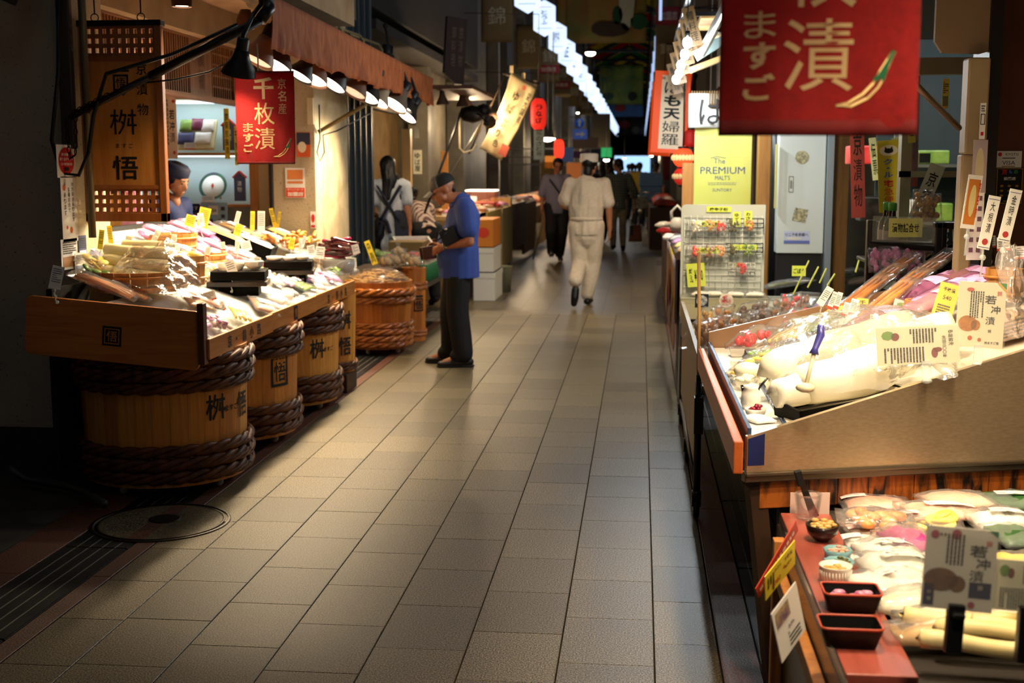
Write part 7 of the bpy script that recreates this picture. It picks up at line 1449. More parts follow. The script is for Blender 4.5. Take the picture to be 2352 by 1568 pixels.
for i in range(34):
    c_,nm = fd[(i*5+i//6)%6]; x = -2.08-.2*(i%3); y = 14.7+.26*i; b = MB(); M = mat4((x,y,.98),rnd.uniform(-.3,.3)); b.box((-.09,-.13,0),(.09,.13,.025),1,M); b.pillow(.16,.22,.05,M@mat4((0,0,.02)),i,6,6); th = tag(obj('goods_tray',b,[C[c_],WHITE if i%2 else C['brown']]),nm+' on the fish stall','tray','fish stall: '+nm)
for lab,x,y,z,c_ in (('navy cash box on the fish stall',-2.5,17.0,.0,'navy'),('white roll of paper on the fish stall',-2.45,18.0,.0,'white'),('red cloth on the fish stall',-2.2,17.2,.0,'red'),('wooden box on the fish stall end',-2.1,18.9,.0,'tan')):
    b = MB(); (b.lathe([(.09,0),(.09,.16)],18,mat4((x,y,.98)),capt=True) if 'roll' in lab else b.box((x-.15,y-.12,.98),(x+.15,y+.12,1.10 if 'cloth' not in lab else 1.01))); tag(obj('stall_item',b,C[c_]),lab,'stall item')
b = MB(); p = gy(1095,468,16.6); th = thing('lit_glass_case','red-framed glass case with a lit top on the fish stall','glass case',(p.x,16.9,.98)); b.box((-2.45,17.5,1.0),(-2.05,18.0,1.06)); obj('red_base',b,mat('#a83020',.4),th); b = MB(); b.box((-2.45,17.5,1.06),(-2.05,18.0,1.22)); obj('glass',b,film('#e8a088',.15,.05,1),th); b = MB(); b.box((-2.46,17.49,1.22),(-2.04,18.01,1.24)); obj('lit_top',b,glow('#fff0d8',2.5),th)
point((-2.2,15.8,2.1),55*FPW,WARM,.06); point((-2.45,18.6,2.2),45*FPW,WARM,.06)
# little kit on the wall behind the women
hang('slim white wall sign with brush letters behind the apron woman',959,372,.10,.26,13.6,mat('#d8caa4',.6),f_tx('ゆば屋',True))
hang('small pale card on the wall above the slim sign',957,305,.05,.11,13.6,mat('#c8bc9a',.6),None)
b = MB(); b.box((-2.80,14.6,.9),(-2.70,14.7,2.0)); tag(obj('lit_door_post',b,wood('#c89a5a','#d8b070',2,3,.5)),'pale lit wooden door post behind the apron woman','post')
b = MB(); b.box((-2.4,15.0,1.05),(-2.32,15.06,1.75)); tag(obj('orange_post',b,wood('#b8762c','#d09244',2,3,.5)),'orange wooden post behind the blue-shirted man','post')
for x0,y0,x1,y1,Y,m,lab in ((975,490,1062,248,13.2,BLACKP,'thin black pole slanting down from the small awning'),(1035,400,1105,285,14.0,mat('#8a8270',.4,.5),'pale steel pole slanting behind the beige banner')):
    b = MB(); b.tube([gy(x0,y0,Y),gy(x1,y1,Y+.3)],.014,8); tag(obj('awning_pole',b,m),lab,'pole')
b = MB(); b.box((-2.95,13.0,2.36),(-1.75,15.2,2.40)); tag(obj('small_awning_board',b,mat('#4a2c1a',.6)),'thin brown awning board over the women','awning')
for i,(x,y,Y,pw) in enumerate(((1017,239,13.4,25),(1062,243,14.3,20),(1072,243,14.6,20),(1130,268,13.9,60),(1125,280,13.7,40))):
    p = gy(x,y,Y); reflector('small clip lamp below the brown awning board' if i < 3 else 'bright clip lamp shining on the beige banner',p,p+V((.05,.1,-1)) if i < 3 else gy(1165,265,14.35),.05,.11,pw*FPW,(1,.78,.5),'#5a4434',group='clip lamps over the women' if i < 3 else 'clip lamps at the beige banner',bulb=12,bar=None if i < 3 else gy(1090,258,13.9))
b = MB(); p = gy(1085,262,13.9); b.ball(tuple(p),(.16,.12,.10),9); b.ball(tuple(p+V((.12,.05,.04))),(.10,.1,.08),7); tag(obj('lamp_cluster',b,mat('#1c1814',.5,.4)),'dark cluster of clamps and cables above the clip lamps','clamps')
cb = MB(); cb.tube([gy(1056,270,13.6),gy(1056,340,13.6),gy(1066,351,13.6),gy(1085,345,13.6),gy(1095,330,13.6)],.012,6); tag(obj('white_cable',cb,mat('#b8a888',.5)),'pale cable drooping below the clip lamps','cable')
# slanting beige banner
TL,TR_,BL = gy(1175,165,14.3),gy(1228,198,14.6),gy(1088,332,14.1); ux = TR_-TL; th = thing('slanting_cloth_banner','beige cloth banner slanting on a pole with brushed black characters','banner',BL)
up_ = TL-BL; w,h = ux.length*1.02,up_.length; M = frame(TL,ux,up_); b = MB(); b.grid(14,20,lambda u,v: M@V((u*w,-v*h,.05*math.sin(v*3+u)+.015*noise.noise(V((u*5,v*6,2))))))
obj('cloth',b,mat('#d8bc8a',.8,c2='#cbae7a',scale=4),th,solid=.003); b = MB(); 
for k,(s,x,y,hh) in enumerate((('ゆ',.33,-.25,.09),('ば',.30,-.42,.09),('ぷ',.27,-.60,.08),('り',.24,-.74,.08),('色',.30,-.86,.07))): put(b,M,s,x*w,y*h,hh*1.2,None,.02,.075)
column(b,M,'豆大国産',.76*w,-.12*h,-.52*h,.06,.02,.075); obj('lettering',b,INK,th); b = MB(); rect(b,M,.55*w,-.96*h,.85*w,-.82*h,.07); disc(b,M,.5*w,-.1*h,.03,None,.07); obj('red_seal',b,mat('#c8604a',.7),th)
b = MB(); b.tube([TL+V((-.1,0,-.02)),TR_+V((.06,0,.02))],.012,6); b.tube([TL+V((-.03,.04,.08)),BL+V((-.06,.04,-.1))],.012,6); obj('pole',b,mat('#4a3a28',.5),th)
for u in (.0,.5,1.0): b = MB(); q = M@V((u*w,0,0)); b.box((q.x-.02,q.y-.004,q.z-.01),(q.x+.02,q.y+.004,q.z+.07)); obj('loop',b,mat('#d8bc8a',.8),th)
# eel lantern etc.
paper_lantern('tall red lantern with three black characters hanging over the fish stall',gy(1237,262,18.5),.115,.46,.75,'うなぎ')
paper_lantern('glowing red lantern hanging beside the standing man in grey',gy(1284,342,23.5),.095,.36,1.2,None,'#f03a24')
hang('dim vertical shop sign below the eel lantern',1238,330,.16,.48,19.2,mat('#5a686a',.6),f_tx('魚のさと寿',True),0,'vertical_shop_sign')
# hanging wooden shop sign, dark
p = gy(1042,115,15.0); M = frame(p,(1,.5,-.05),(.08,0,1)); th = thing('carved_wooden_sign','dark carved wooden signboard hanging high above the women','sign',p+V((0,0,-.35))); b = MB(); b.prism([(-.13,-.27),(.02,-.40),(.12,-.40),(.13,.36),(-.12,.38)],.08,M); obj('board',b,wood('#3a2a24','#54403a',2,4,.6),th); b = MB(); column(b,M,'京漬物',.06,.28,-.2,.05,.01,.083); column(b,M,'御料理',-.03,.28,-.2,.05,.01,.083); obj('lettering',b,mat('#8a7a6a',.6),th)
b = MB(); b.box((-3.05,13.4,2.2),(-2.95,15.3,3.4)); th = tag(obj('slate_panel',b,mat('#1c1c1c',.7)),'dark slate panel high on the wall above the women','panel'); b = MB(); Mx = frame((-2.945,14.5,2.5),(0,1,0),(0,0,1)); lines(b,Mx,-.5,-.2,.5,.3,7); obj('chalk_writing',b,mat('#a8a49a',.7),th)
# 錦 cloth banners, pale brown
NC = mat('#6a5a38',.85,c2='#5a4a2c',scale=40,stretch=(6,1,1)); NT = mat('#9a927a',.8)
def nishiki(x,ytop,ybot,wpx,Y,red=False,grp='beige street banners'):
    a = gy(x,ytop,Y); c_ = gy(x,ybot,Y); s = pxm(c_); w = wpx*s; h = a.z-c_.z; M = frame((a+c_)/2,(1,0,0),(0,0,1)); th = thing('street_banner','pale brown street banner with one brush character'+(' and a red band' if red else ''),'banner',c_,0,grp+(' with red band' if red else ''))
    b = MB(); b.grid(8,8,lambda u,v: M@V(((u-.5)*w,(v-.5)*h,.02*math.sin(u*6)))); obj('cloth',b,NC,th,solid=.004); b = MB(); put(b,M,'錦',0,h*.02 if not red else h*.25,w*.55,None,.01,.03); obj('lettering',b,NT,th); b = MB(); b.tube([M@V((-w/2,h/2,0)),M@V((w/2,h/2,0))],.015,6); b.tube([M@V((0,h/2,0)),M@V((0,h/2+5,0))],.008,5); obj('hanging_rod',b,BLACKP,th)
    if red: b = MB(); rect(b,M,-w/2,-h*.25,w/2,0,.03); o = obj('red_band',b,mat('#7a1414',.7),th); b = MB(); put(b,M,'加盟店',0,-h*.125,h*.12,w*.7,.02,.034); obj('band_lettering',b,mat('#b09a8a',.7),th)
for x,yt,yb,wp,Y,rd in ((1033,-60,12,90,20.5,0),(1141,-20,97,73,23.5,0),(1214,58,158,56,30.6,0),(1260,108,190,50,35,1),(1290,150,222,42,42,1),(1318,178,245,38,50,0),(1345,220,265,34,58,0)): nishiki(x,yt,yb,wp,Y,bool(rd))
for x,yt,yb,wp,Y,rd in ((1536,-70,100,56,24.5,1),(1530,60,165,50,30.5,0)): nishiki(x,yt,yb,wp,Y,bool(rd))
# row of white lanterns
LW = glow('#c4d8fa',1.15)
def box_lantern(x,Y,z,w=.45,h=.74,txt=None,i=0):
    M = frame((x,Y,z+h/2),(1,0,0),(0,0,1)); th = thing('white_lantern','white hexagonal street lantern with brush writing in the overhead row','lantern',(x,Y,z),0,'white hexagonal street lanterns'); poly = [(0,-h/2),(w/2,-h/2+.13),(w/2,h/2-.13),(0,h/2),(-w/2,h/2-.13),(-w/2,-h/2+.13)]; b = MB(); b.prism(poly,.16,M@mat4((0,0,-.16))); obj('light_box',b,LW,th)
    if Y < 45:
        b = MB(); column(b,M,txt,0,h*.22,-h*.2,w*.3,.02,.004); obj('lettering',b,INK,th); b = MB(); rect(b,M,-w*.35,-h*.30,w*.35,-h*.285,.004); obj('green_rule',b,mat('#5a8a3a',.6,emit=.3),th); b = MB(); rect(b,M,-w*.35,h*.285,w*.35,h*.30,.004); obj('red_rule',b,mat('#c83a2a',.6,emit=.3),th)
    b = MB(); b.tube([(x,Y-.08,z+h-.02),(x,Y-.08,9.0)],.012,5); obj('hanger',b,BLACKP,th)
    return th
Y = 22.6; i = 0
while Y < 112:
    box_lantern(-2.05,Y,4.28,txt=('もちや','とうふ','桝','正','のや')[i%5],i=i); Y += 3.95; i += 1
for k in range(9): point((-1.6,2.9+3.95*k,4.5),LANT,(.88,.94,1),.2)
for k in range(9,20,2): point((-1.6,2.9+3.95*k-1,4.9),LANT*9,(.9,.95,1),.2)  # extra lights away from the lanterns, added to brighten the painted cloths
for k in range(5):
    box_lantern(-2.05,2.85+3.95*k,4.28,txt='錦',i=k)
SLV = glow('#a8c0ea',.9)
Y = 24.0
while Y < 110:
    b = MB(); b.box((.30,Y,4.3),(.35,Y+.2,4.85)); th = thing('slim_lantern','slim white lantern without writing, hung edge-on overhead','lantern',(.325,Y+.1,4.3),0,'slim white street lanterns'); obj('light_box',b,SLV,th); b = MB(); b.tube([(.325,Y+.1,4.85),(.325,Y+.1,9.0)],.01,5); obj('hanger',b,BLACKP,th); Y += 4.2
# painted cloths across the street
def painted(label,x0,x1,yt,yb,Y,c1,c2,spots):
    a = gy(x0,yb,Y); c_ = gy(x1,yt,Y); w = c_.x-a.x; h = c_.z-a.z; M = frame(((a+c_)/2),(1,0,0),(0,0,1)); th = thing('painted_cloth',label,'cloth',((a.x+c_.x)/2,Y,a.z)); b = MB(); b.grid(20,8,lambda u,v: M@V(((u-.5)*w,(v-.5)*h,.08*math.sin(u*12)))); obj('cloth',b,mat(c1,.8,c2=c2,scale=.9),th,solid=.006); b = MB(); b.tube([M@V((-w/2,h/2,0)),M@V((w/2,h/2,0))],.03,6); b.tube([M@V((-w*.4,h/2,0)),M@V((-w*.4,h/2+4,0))],.012,5); b.tube([M@V((w*.4,h/2,0)),M@V((w*.4,h/2+4,0))],.012,5); obj('hanging_rod',b,BLACKP,th)
    for k,(x,y,rx,ry,col) in enumerate(spots): b = MB(); disc(b,M,x*w,y*h,rx*w,ry*h,.1,0,9); obj('painted_shape',b,mat(col,.8),th)
painted('wide painted cloth of dark greens and pale white shapes across the street',1278,1486,-60,100,36,'#7a7434','#94602e',((-.42,.3,.10,.16,'#1c5a34'),(.28,.1,.09,.45,'#b0b098'),(.1,-.3,.22,.12,'#3a2a18'),(.42,-.2,.1,.12,'#1a4a28'),(.18,-.1,.06,.14,'#14401f')))
painted('olive painted cloth farther along the street',1376,1478,148,240,72,'#6a7424','#2a4a30',((-.35,.3,.12,.12,'#5a5a1c'),(.25,-.3,.1,.12,'#0a0f0a'),(-.3,-.3,.14,.1,'#1a3424')))
painted('blue painted cloth far along the street',1389,1478,240,268,88,'#2c5a9a','#3a6aaa',((-.1,.2,.15,.3,'#7a2a24'),))
painted('dark red and white painted cloth far along the street',1415,1480,268,312,104,'#2a1a1c','#3a3436',((-.2,.1,.2,.2,'#8a2420'),(.2,-.2,.14,.2,'#7a7a74')))
painted('deep blue painted cloth at the end of the street',1437,1484,312,330,116,'#14264a','#1c3458',())
# small far signs and lamps
th = hang('blue road sign with a white arrow far down the street',1333,308,.42,.30,38,mat('#1c4aa0',.4,emit=.25),None,0,'road_sign'); Mx = frame(gy(1333,308,37.97),(1,0,0),(0,0,1)); b = MB(); rect(b,Mx,-.14,-.03,.02,.03,.006); b.add([(.02,.09,.006),(.02,-.09,.006),(.15,0,.006)],[(1,2,0)],0,False,Mx); obj('white_arrow',b,WHITE,th)
Mx = frame(gy(1331,283,38),(1,0,0),(0,0,1)); th = thing('round_road_sign','round blue road sign above the arrow sign','sign',Mx@V((0,-.14,0))); b = MB(); b.lathe([(.14,-.01),(.14,0)],24,Mx,capt=True); obj('plate',b,mat('#1c4aa0',.4,emit=.2),th); b = MB(); rect(b,Mx,-.025,-.09,.025,.05,.004); b.add([(-.07,.03,.004),(.07,.03,.004),(0,.1,.004)],[(0,1,2)],0,False,Mx); obj('white_arrow',b,WHITE,th)
for i,(x,y,Y,w,h,c_,lab) in enumerate(((1393,350,60,.5,.45,'#0f8a4a','green lit box sign far down the street'),(1345,328,45,.9,.4,'#3a2a1c','brown cloth sign far down the street'),(1380,300,60,.9,1.6,'#4a4024','tall brown shop sign far down the street'),(1330,355,40,.7,.22,'#6a3a5a','mauve shop fascia far down the street'),(1300,355,30,.35,.35,'#2a4a8a','small blue poster far down the street'),(1530,380,26,.14,.6,'#6a0c0c','dark red strip below the orange sign'),(1318,395,34,.4,.5,'#8a4a20','orange lit stall back far down the street'),(1268,372,26,.3,.25,'#c8742c','warm lit little sign beside the grey post'),(1256,400,26,.25,.5,'#6a5a1c','yellow pineapple poster beside the grey post'))):
    em = .7 if 'lit' in lab else 0; p = gy(x,y,Y); b = MB(); b.box((p.x-w/2,p.y,p.z-h/2),(p.x+w/2,p.y+.06,p.z+h/2)); th = thing('shop_sign',lab,'sign',(p.x,p.y,p.z-h/2)); obj('panel',b,mat(c_,.6,emit=em),th); b = MB(); b.beam((p.x,p.y+.03,p.z+h*.4),(-3.4 if p.x < -.8 else 1.15,p.y+.03,p.z+h*.4),.03,.03); obj('bracket',b,BLACKP,th)
for i,(x,y,Y,pw,r) in enumerate(((1393,367,58,60,.14),(1258,318,27,60,.12),(1346,328,46,20,.07),(1356,122,40,0,.16),(1496,358,80,30,.11),(1327,259,50,0,.06),(1434,363,85,20,.09),(1270,318,27,0,.05))):
    p = gy(x,y,Y); th = thing('pendant_lamp','small far pendant lamp glowing along the street','lamp',p,0,'far pendant lamps'); b = MB(); b.ball(tuple(p),(r,r,r*.55),10); obj('bulb',b,glow('#fff2dc',14),th); b = MB(); b.lathe([(r*1.1,r*.1),(r*.4,r*.9)],14,mat4(p),capb=False,capt=True); b.tube([p+V((0,0,r*.8)),V((p.x,p.y,9.3))],.012,5); obj('shade',b,mat('#2a2622',.5),th)
    if pw: point(p+V((0,-.2,-.25)),pw*FPW,(1,.85,.65),.1)
# far lit stalls both sides
for i,(xs,Y0,Y1,c_,lab) in enumerate(((-2.5,24.5,27.5,'#b8925a','low tan stall counter in warm light past the fish stall'),(-2.5,29,34,'#8a5a34','brown stall counter beyond the tan one'),(-2.5,38,46,'#a8905a','pale stall counter far down the street'),(-2.5,52,66,'#c8a878','bright tan stall counter far down the street'),(.75,24,29.2,'#4a3424','dark stall counter behind the blue crates'),(.75,40,52,'#5a3a30','reddish brown stall counter far down the street'),(.7,70,86,'#d8b8a8','bright pinkish stall counter by the street end'))):
    th = thing('street_stall',lab,'stall',(xs,(Y0+Y1)/2,0)); b = MB(); hw = .4 if xs < 0 else .3; xs = -2.45 if xs < 0 else .48; b.box((xs-hw,Y0,0),(xs+hw,Y1,.8)); obj('counter',b,mat(c_,.6),th); b = MB()
    for k in range(8): y = Y0+(Y1-Y0)*(k+.5)/8; b.pillow(hw*1.5,(Y1-Y0)/9,.18,mat4((xs,y,.8)),k,5,5)
    obj('goods',b,mat(c_,.5,c2='#d84a34',scale=3),th)
for xs,Y,pw in ((-2.4,26,40),(-2.5,31,35),(-2.5,42,60),(-2.5,60,120),(.8,78,140),(.8,46,40),(.8,27,15)): point((xs,Y,2.2),pw*FPW,WARM,.1)
# motorcycle-like delivery bike in the far street is drawn with the people
# ================================================================ PEOPLE
def remesh(mb, voxel, it=4, fac=.5, fold=0, freq=9, seed=0, cut=None, stretch=(1,1,1)):
    me = mesh_of(mb,INK); o = bpy.data.objects.new('tmp',me); SC.collection.objects.link(o)
    r = o.modifiers.new('r','REMESH'); r.mode = 'VOXEL'; r.voxel_size = voxel; r.use_smooth_shade = True
    if it: s = o.modifiers.new('s','SMOOTH'); s.iterations = it; s.factor = fac
    bpy.context.view_layer.update(); dg = bpy.context.evaluated_depsgraph_get(); m2 = bpy.data.meshes.new_from_object(o.evaluated_get(dg)); bpy.data.objects.remove(o); bpy.data.meshes.remove(me)
    if fold:
        ns = [v.normal.copy() for v in m2.vertices]
        for v,n in zip(m2.vertices,ns):
            c = V((v.co.x*stretch[0],v.co.y*stretch[1],v.co.z*stretch[2]))*freq+V((seed,0,0)); v.co += n*fold*(noise.noise(c)+.5*noise.noise(c*2.3))
    if cut:
        bm = bmesh.new(); bm.from_mesh(m2)
        for co,no in cut: bmesh.ops.bisect_plane(bm,geom=bm.verts[:]+bm.edges[:]+bm.faces[:],plane_co=co,plane_no=no,clear_outer=True)
        bm.to_mesh(m2); bm.free()
    m2.materials.clear()
    for p in m2.polygons: p.use_smooth = True; p.material_index = 0
    return m2
def attach(name, me, m, parent, solid=0):
    me.materials.append(m); o = bpy.data.objects.new(name,me); SC.collection.objects.link(o); o.parent = parent
    if solid: s = o.modifiers.new('solid','SOLIDIFY'); s.thickness = solid; s.offset = 0
    return o
def lobj(name, mb, m, parent, **k): return obj(name,mb,m,parent,local=True,**k)
def hand(b, w, d, palm, side, curl=.4, s=1.0, spread=.0):
    """palm and five separate fingers from wrist w along d; palm = direction the palm faces; side = thumb direction"""
    w = V(w); d = V(d).normalized(); palm = V(palm); palm = (palm-d*palm.dot(d)).normalized(); side = V(side); side = (side-d*side.dot(d)-palm*side.dot(palm)).normalized()
    k = w+d*.085*s; b.caps(w,.026*s,k-d*.012*s,.036*s,side,.48)
    for i,(o,l) in enumerate(((.028,.070),(.010,.078),(-.009,.072),(-.026,.056))):
        p0 = k+side*o*s; dd = (d+side*(o*spread*8)).normalized(); p = p0; ang = curl*.5
        for q,(seg,r) in enumerate(((.5,.0088),(.3,.0080),(.26,.0072))):
            v = dd*math.cos(ang)+palm*math.sin(ang); e = p+v*l*seg*s; b.caps(p,r*s,e,r*.94*s,n=8); p = e; ang += curl
    t0 = w+d*.03*s+side*.026*s; v = (side*.75+d*.65+palm*.3).normalized(); t1 = t0+v*.036*s; v2 = (d*.85+side*.25+palm*.45*max(.4,curl)).normalized(); b.caps(t0,.013*s,t1,.0105*s,n=8); b.caps(t1,.010*s,t1+v2*.034*s,.0085*s,n=8)
def head(b, M, s=1.0):
    P = lambda x,y,z: M@V((x*s,y*s,z*s))
    b.ball((0,.008*s,.032*s),(.074*s,.094*s,.084*s),18,0,M); b.caps(P(0,-.036,-.02),.060*s,P(0,-.056,-.068),.036*s); b.caps(P(-.035,-.03,-.05),.028*s,P(.035,-.03,-.05),.028*s)
    b.caps(P(0,-.090,.012),.009*s,P(0,-.106,-.022),.0125*s,n=8); b.caps(P(-.012,-.094,-.026),.008*s,P(.012,-.094,-.026),.008*s,n=8); b.caps(P(-.02,-.084,-.056),.009*s,P(.02,-.084,-.056),.009*s,n=8); b.caps(P(-.04,-.076,.026),.012*s,P(.04,-.076,.026),.012*s,n=8)
    for q in (1,-1): b.ball((q*.076*s,.014*s,-.006*s),(.010*s,.020*s,.030*s),10,0,M); b.caps(P(q*.04,-.055,-.012),.022*s,P(q*.045,-.04,-.02),.022*s)
def face_bits(th, M, hm, s=1.0):
    b = MB()
    for q in (1,-1): b.ball((q*.030*s,-.0815*s,.006*s),(.011*s,.007*s,.006*s),8,0,M)
    lobj('eyes',b,mat('#1a120e',.3),th); b = MB()
    for q in (1,-1): b.caps(M@V((q*.016*s,-.089*s,.026*s)),.0035*s,M@V((q*.045*s,-.078*s,.030*s)),.003*s,n=6)
    lobj('eyebrows',b,hm,th); b = MB(); b.caps(M@V((-.018*s,-.092*s,-.057*s)),.0032*s,M@V((.018*s,-.092*s,-.057*s)),.0032*s,n=6); lobj('mouth',b,mat('#8a4a3c',.5),th)
def hairdo(th, M, m, s=1.0, low=-.05, front=.055, long_=None, vox=.008, fr=-.04):
    b = MB(); b.ball((0,.016*s,.040*s),(.083*s,.098*s,.088*s),20,0,M); b.caps(M@V((0,.06*s,.0)),.05*s,M@V((0,.062*s,low*s)),.045*s,V((1,0,0)),.7)
    me = mesh_of(b,INK); bm = bmesh.new(); bm.from_mesh(me); Mi = M.inverted()
    dl = [f for f in bm.faces if (lambda c: c.y < fr*s and c.z < front*s or c.z < (low-.03)*s or (abs(c.x) > .066*s and c.z < -.035*s and c.y < .03*s))(Mi@f.calc_center_median())]; bmesh.ops.delete(bm,geom=dl,context='FACES'); bm.to_mesh(me); bm.free(); me.materials.clear()
    o = attach('hair',me,m,th,.006)
    if long_:
        b = MB()
        for (p,r0,q,r1) in long_: b.caps(p,r0,q,r1,V((1,0,0)),.55)
        attach('long_hair',remesh(b,vox,3,fold=.012,freq=16,stretch=(1,1,.2)),m,th)
    return o
SKIN = mat('#a86c4a',.5,c2='#9a5f40',scale=20); SKIN2 = mat('#b8805c',.5,c2='#a8704e',scale=20); HAIR = mat('#0c0908',.45,c2='#17110e',scale=60)
def limb(b, pts, rr, n=14):
    for i in range(len(pts)-1): b.caps(pts[i],rr[i],pts[i+1],rr[i+1],n=n)
def body(th, j, HM, skin, s=1.0, vox=.009, hands=(), feet=True, hs=1.0):
    """one continuous figure"""
    b = MB(); X = V((1,0,0))
    b.caps(j['pel'],.115*s,j['wai'],.105*s,X,.8); b.caps(j['wai'],.105*s,j['che'],.125*s,X,.75); b.caps(j['che'],.10*s,j['nec'],.055*s,X,.8); b.caps(j['nec'],.050*s,V(j['hea'])+V((0,0,-.03)),.050*s)
    for q in 'lr':
        b.caps(j['che'],.08*s,j['s'+q],.055*s); limb(b,[j['s'+q],j['e'+q],j['w'+q]],[.050*s,.040*s,.026*s]); limb(b,[j['h'+q],j['k'+q],j['a'+q]],[.085*s,.058*s,.036*s]); b.caps(j['a'+q],.034*s,j['t'+q],.028*s)
    head(b,HM,hs)
    for (w,d,p,sd,cu) in hands: hand(b,w,d,p,sd,cu,s)
    return attach('body',remesh(b,vox,2,.4),skin,th)
def up(f,x,z): return V((x,-f,z))
# ---------------------------------------------------------------- man in the blue polo shirt
pm = gz(1043,838); man = thing('person','man in a blue polo shirt and two-tone cap looking into a dark red wallet','person',(pm.x,pm.y,0),R(-82))
j = dict(pel=up(-.02,0,.78),wai=up(-.02,0,.92),che=up(-.06,0,1.14),nec=up(-.055,0,1.31),hea=up(.075,0,1.355),sl=up(-.095,.165,1.245),sr=up(-.075,-.165,1.245),el=up(-.125,.215,.985),er=up(-.06,-.20,1.0),wl=up(.075,.125,.945),wr=up(.10,-.07,.955),hl=up(-.035,.07,.78),hr=up(-.025,-.07,.78),kl=up(-.03,.09,.44),kr=up(.02,-.09,.44),al=up(-.07,.095,.085),ar=up(.03,-.10,.085),tl=up(.075,.11,.035),tr=up(.175,-.11,.035))
HM = mat4(up(.072,0,1.375),R(6),R(26))
hd = [(j['wl'],up(.75,-.42,-.38),up(-.1,-.8,-.3),up(.5,.1,.8),.42),(j['wr'],up(.75,.45,-.18),up(-.1,.8,-.25),up(.5,0,.8),.45)]
body(man,j,HM,SKIN,.96,.0055,hd,hs=.98); face_bits(man,HM,HAIR)
b = MB(); X = V((1,0,0)); b.caps(up(-.045,0,.70),.175,up(-.045,0,.92),.172,X,.92); b.caps(up(-.03,0,.84),.165,up(-.035,0,.98),.168,X,.98); b.caps(up(-.05,0,.95),.165,up(-.075,0,1.14),.160,X,.86); b.caps(up(-.075,0,1.16),.135,up(-.07,0,1.27),.085,X,.9)
for q,s_ in (('l',1),('r',-1)): b.caps(j['s'+q],.080,V(j['s'+q])*.36+V(j['e'+q])*.64,.075); b.caps(up(-.08,0,1.2),.10,j['s'+q],.078)
SHIRT = mat('#2c4690',.75,c2='#263e84',scale=140,sheen=.1)
attach('polo_shirt',remesh(b,.008,5,.5,.006,7,3,[(up(0,0,.70),(0,0,-1))],(1,1,.5)),SHIRT,man,.003)
b = MB()
for k in range(22): a = R(-70+320*k/21); 
def collar_pt(a,r,z0): return V((r*1.02*math.sin(a),.062-r*1.0*math.cos(a)*1.0+.0,z0-.05*math.cos(a)*1.0))
b.grid(26,3,lambda u,v: (lambda a: V((.082*math.sin(a)*(1+.18*v),.058-.072*math.cos(a)*(1+.22*v),1.345-.062*(.5+.5*math.cos(a))-.045*v)))(R(-165+330*u)+math.pi*0)); lobj('collar',b,SHIRT,man,solid=.004)
b = MB(); b.box((-.016,-.12,1.10),(.016,-.10,1.25),0,Matrix.Rotation(R(0),4,'X')); b.ball((0,-.115,1.235),.006,8,0); 
b2 = MB(); b2.caps(up(-.025,.0,.80),.125,up(-.03,0,.74),.13,X,.85)
for q,s_ in (('l',1),('r',-1)): limb(b2,[j['h'+q],j['k'+q],V(j['a'+q])+V((0,0,.02))],[.10,.09,.078])
for q in 'lr': b2.caps(V(j['a'+q])+V((0,0,.03)),.075,V(j['a'+q])+up(.045,0,.0),.062)
attach('trousers',remesh(b2,.009,4,.5,.006,7,1,[((0,0,.04),(0,0,-1)),((0,0,.715),(0,0,1))],(1,1,.4)),mat('#0e0d0e',.8,c2='#141214',scale=20),man,.003)
for q,s_ in (('l',1),('r',-1)):
    b = MB(); a = V(j['a'+q]); t = V(j['t'+q]); d_ = (t-a); d_.z = 0; d_.normalize(); b.caps(a+V((0,0,-.045))-d_*.045,.040,a+d_*.06+V((0,0,-.05)),.042,d_.cross(V((0,0,1))),.9); b.caps(a+d_*.05+V((0,0,-.052)),.040,a+d_*.17+V((0,0,-.058)),.034,d_.cross(V((0,0,1))),.75); b.caps(a+V((0,0,.0)),.045,a+d_*.07+V((0,0,-.04)),.042); attach('shoe',remesh(b,.007,3,cut=[((0,0,.006),(0,0,-1))]),mat('#16120f',.45,c2='#221c17',scale=20),man)
    b = MB(); b.caps(a-d_*.05+V((0,0,-.075)),.044,a+d_*.17+V((0,0,-.075)),.038,d_.cross(V((0,0,1))),.25); lobj('shoe_sole',b,mat('#0a0908',.7),man)
# cap: crown panels, brim
def capcrown(back):
    b = MB(); n,m = 28,10
    def fn(u,v):
        a = 2*math.pi*u; t = v*math.pi/2; r = math.cos(t)**.75 if v < 1 else 0
        return HM@V((.084*r*math.sin(a),.012-.102*r*math.cos(a),.038+.092*math.sin(t)))
    vs = [fn(i/n,k/m) for k in range(m+1) for i in range(n)]; fs = []
    for k in range(m):
        for i in range(n):
            a = 360*(i+.5)/n; front = a < 62 or a > 298
            if front != back: fs.append((k*n+i,k*n+(i+1)%n,(k+1)*n+(i+1)%n,(k+1)*n+i))
    b.add(vs,fs,0,True); return b
cp = capcrown(True); o = lobj('cap_back',cp,mat('#100f0d',.8),man,solid=.003); lobj('cap_front',capcrown(False),mat('#5a544c',.8,c2='#4c463f',scale=80),man,solid=.003)
b = MB(); b.grid(14,6,lambda u,v: HM@V((.078*math.sin((u-.5)*2.5)*(1-.05*v),-.075-.0*v-(.03+.065*v)*math.cos((u-.5)*2.3)**.6*1.0 if True else 0,.040-.022*v-.018*(2*u-1)**2))); lobj('cap_brim',b,mat('#7a766e',.7),man,solid=.004)
b = MB(); b.ball((0,.012,.131),(.008,.008,.004),8,0,HM); lobj('cap_button',b,mat('#4c463f',.8),man)
hb = MB(); hb.caps(HM@V((0,.075,.03)),.045,HM@V((0,.07,-.015)),.042,X,.5); lobj('hair',hb,HAIR,man)
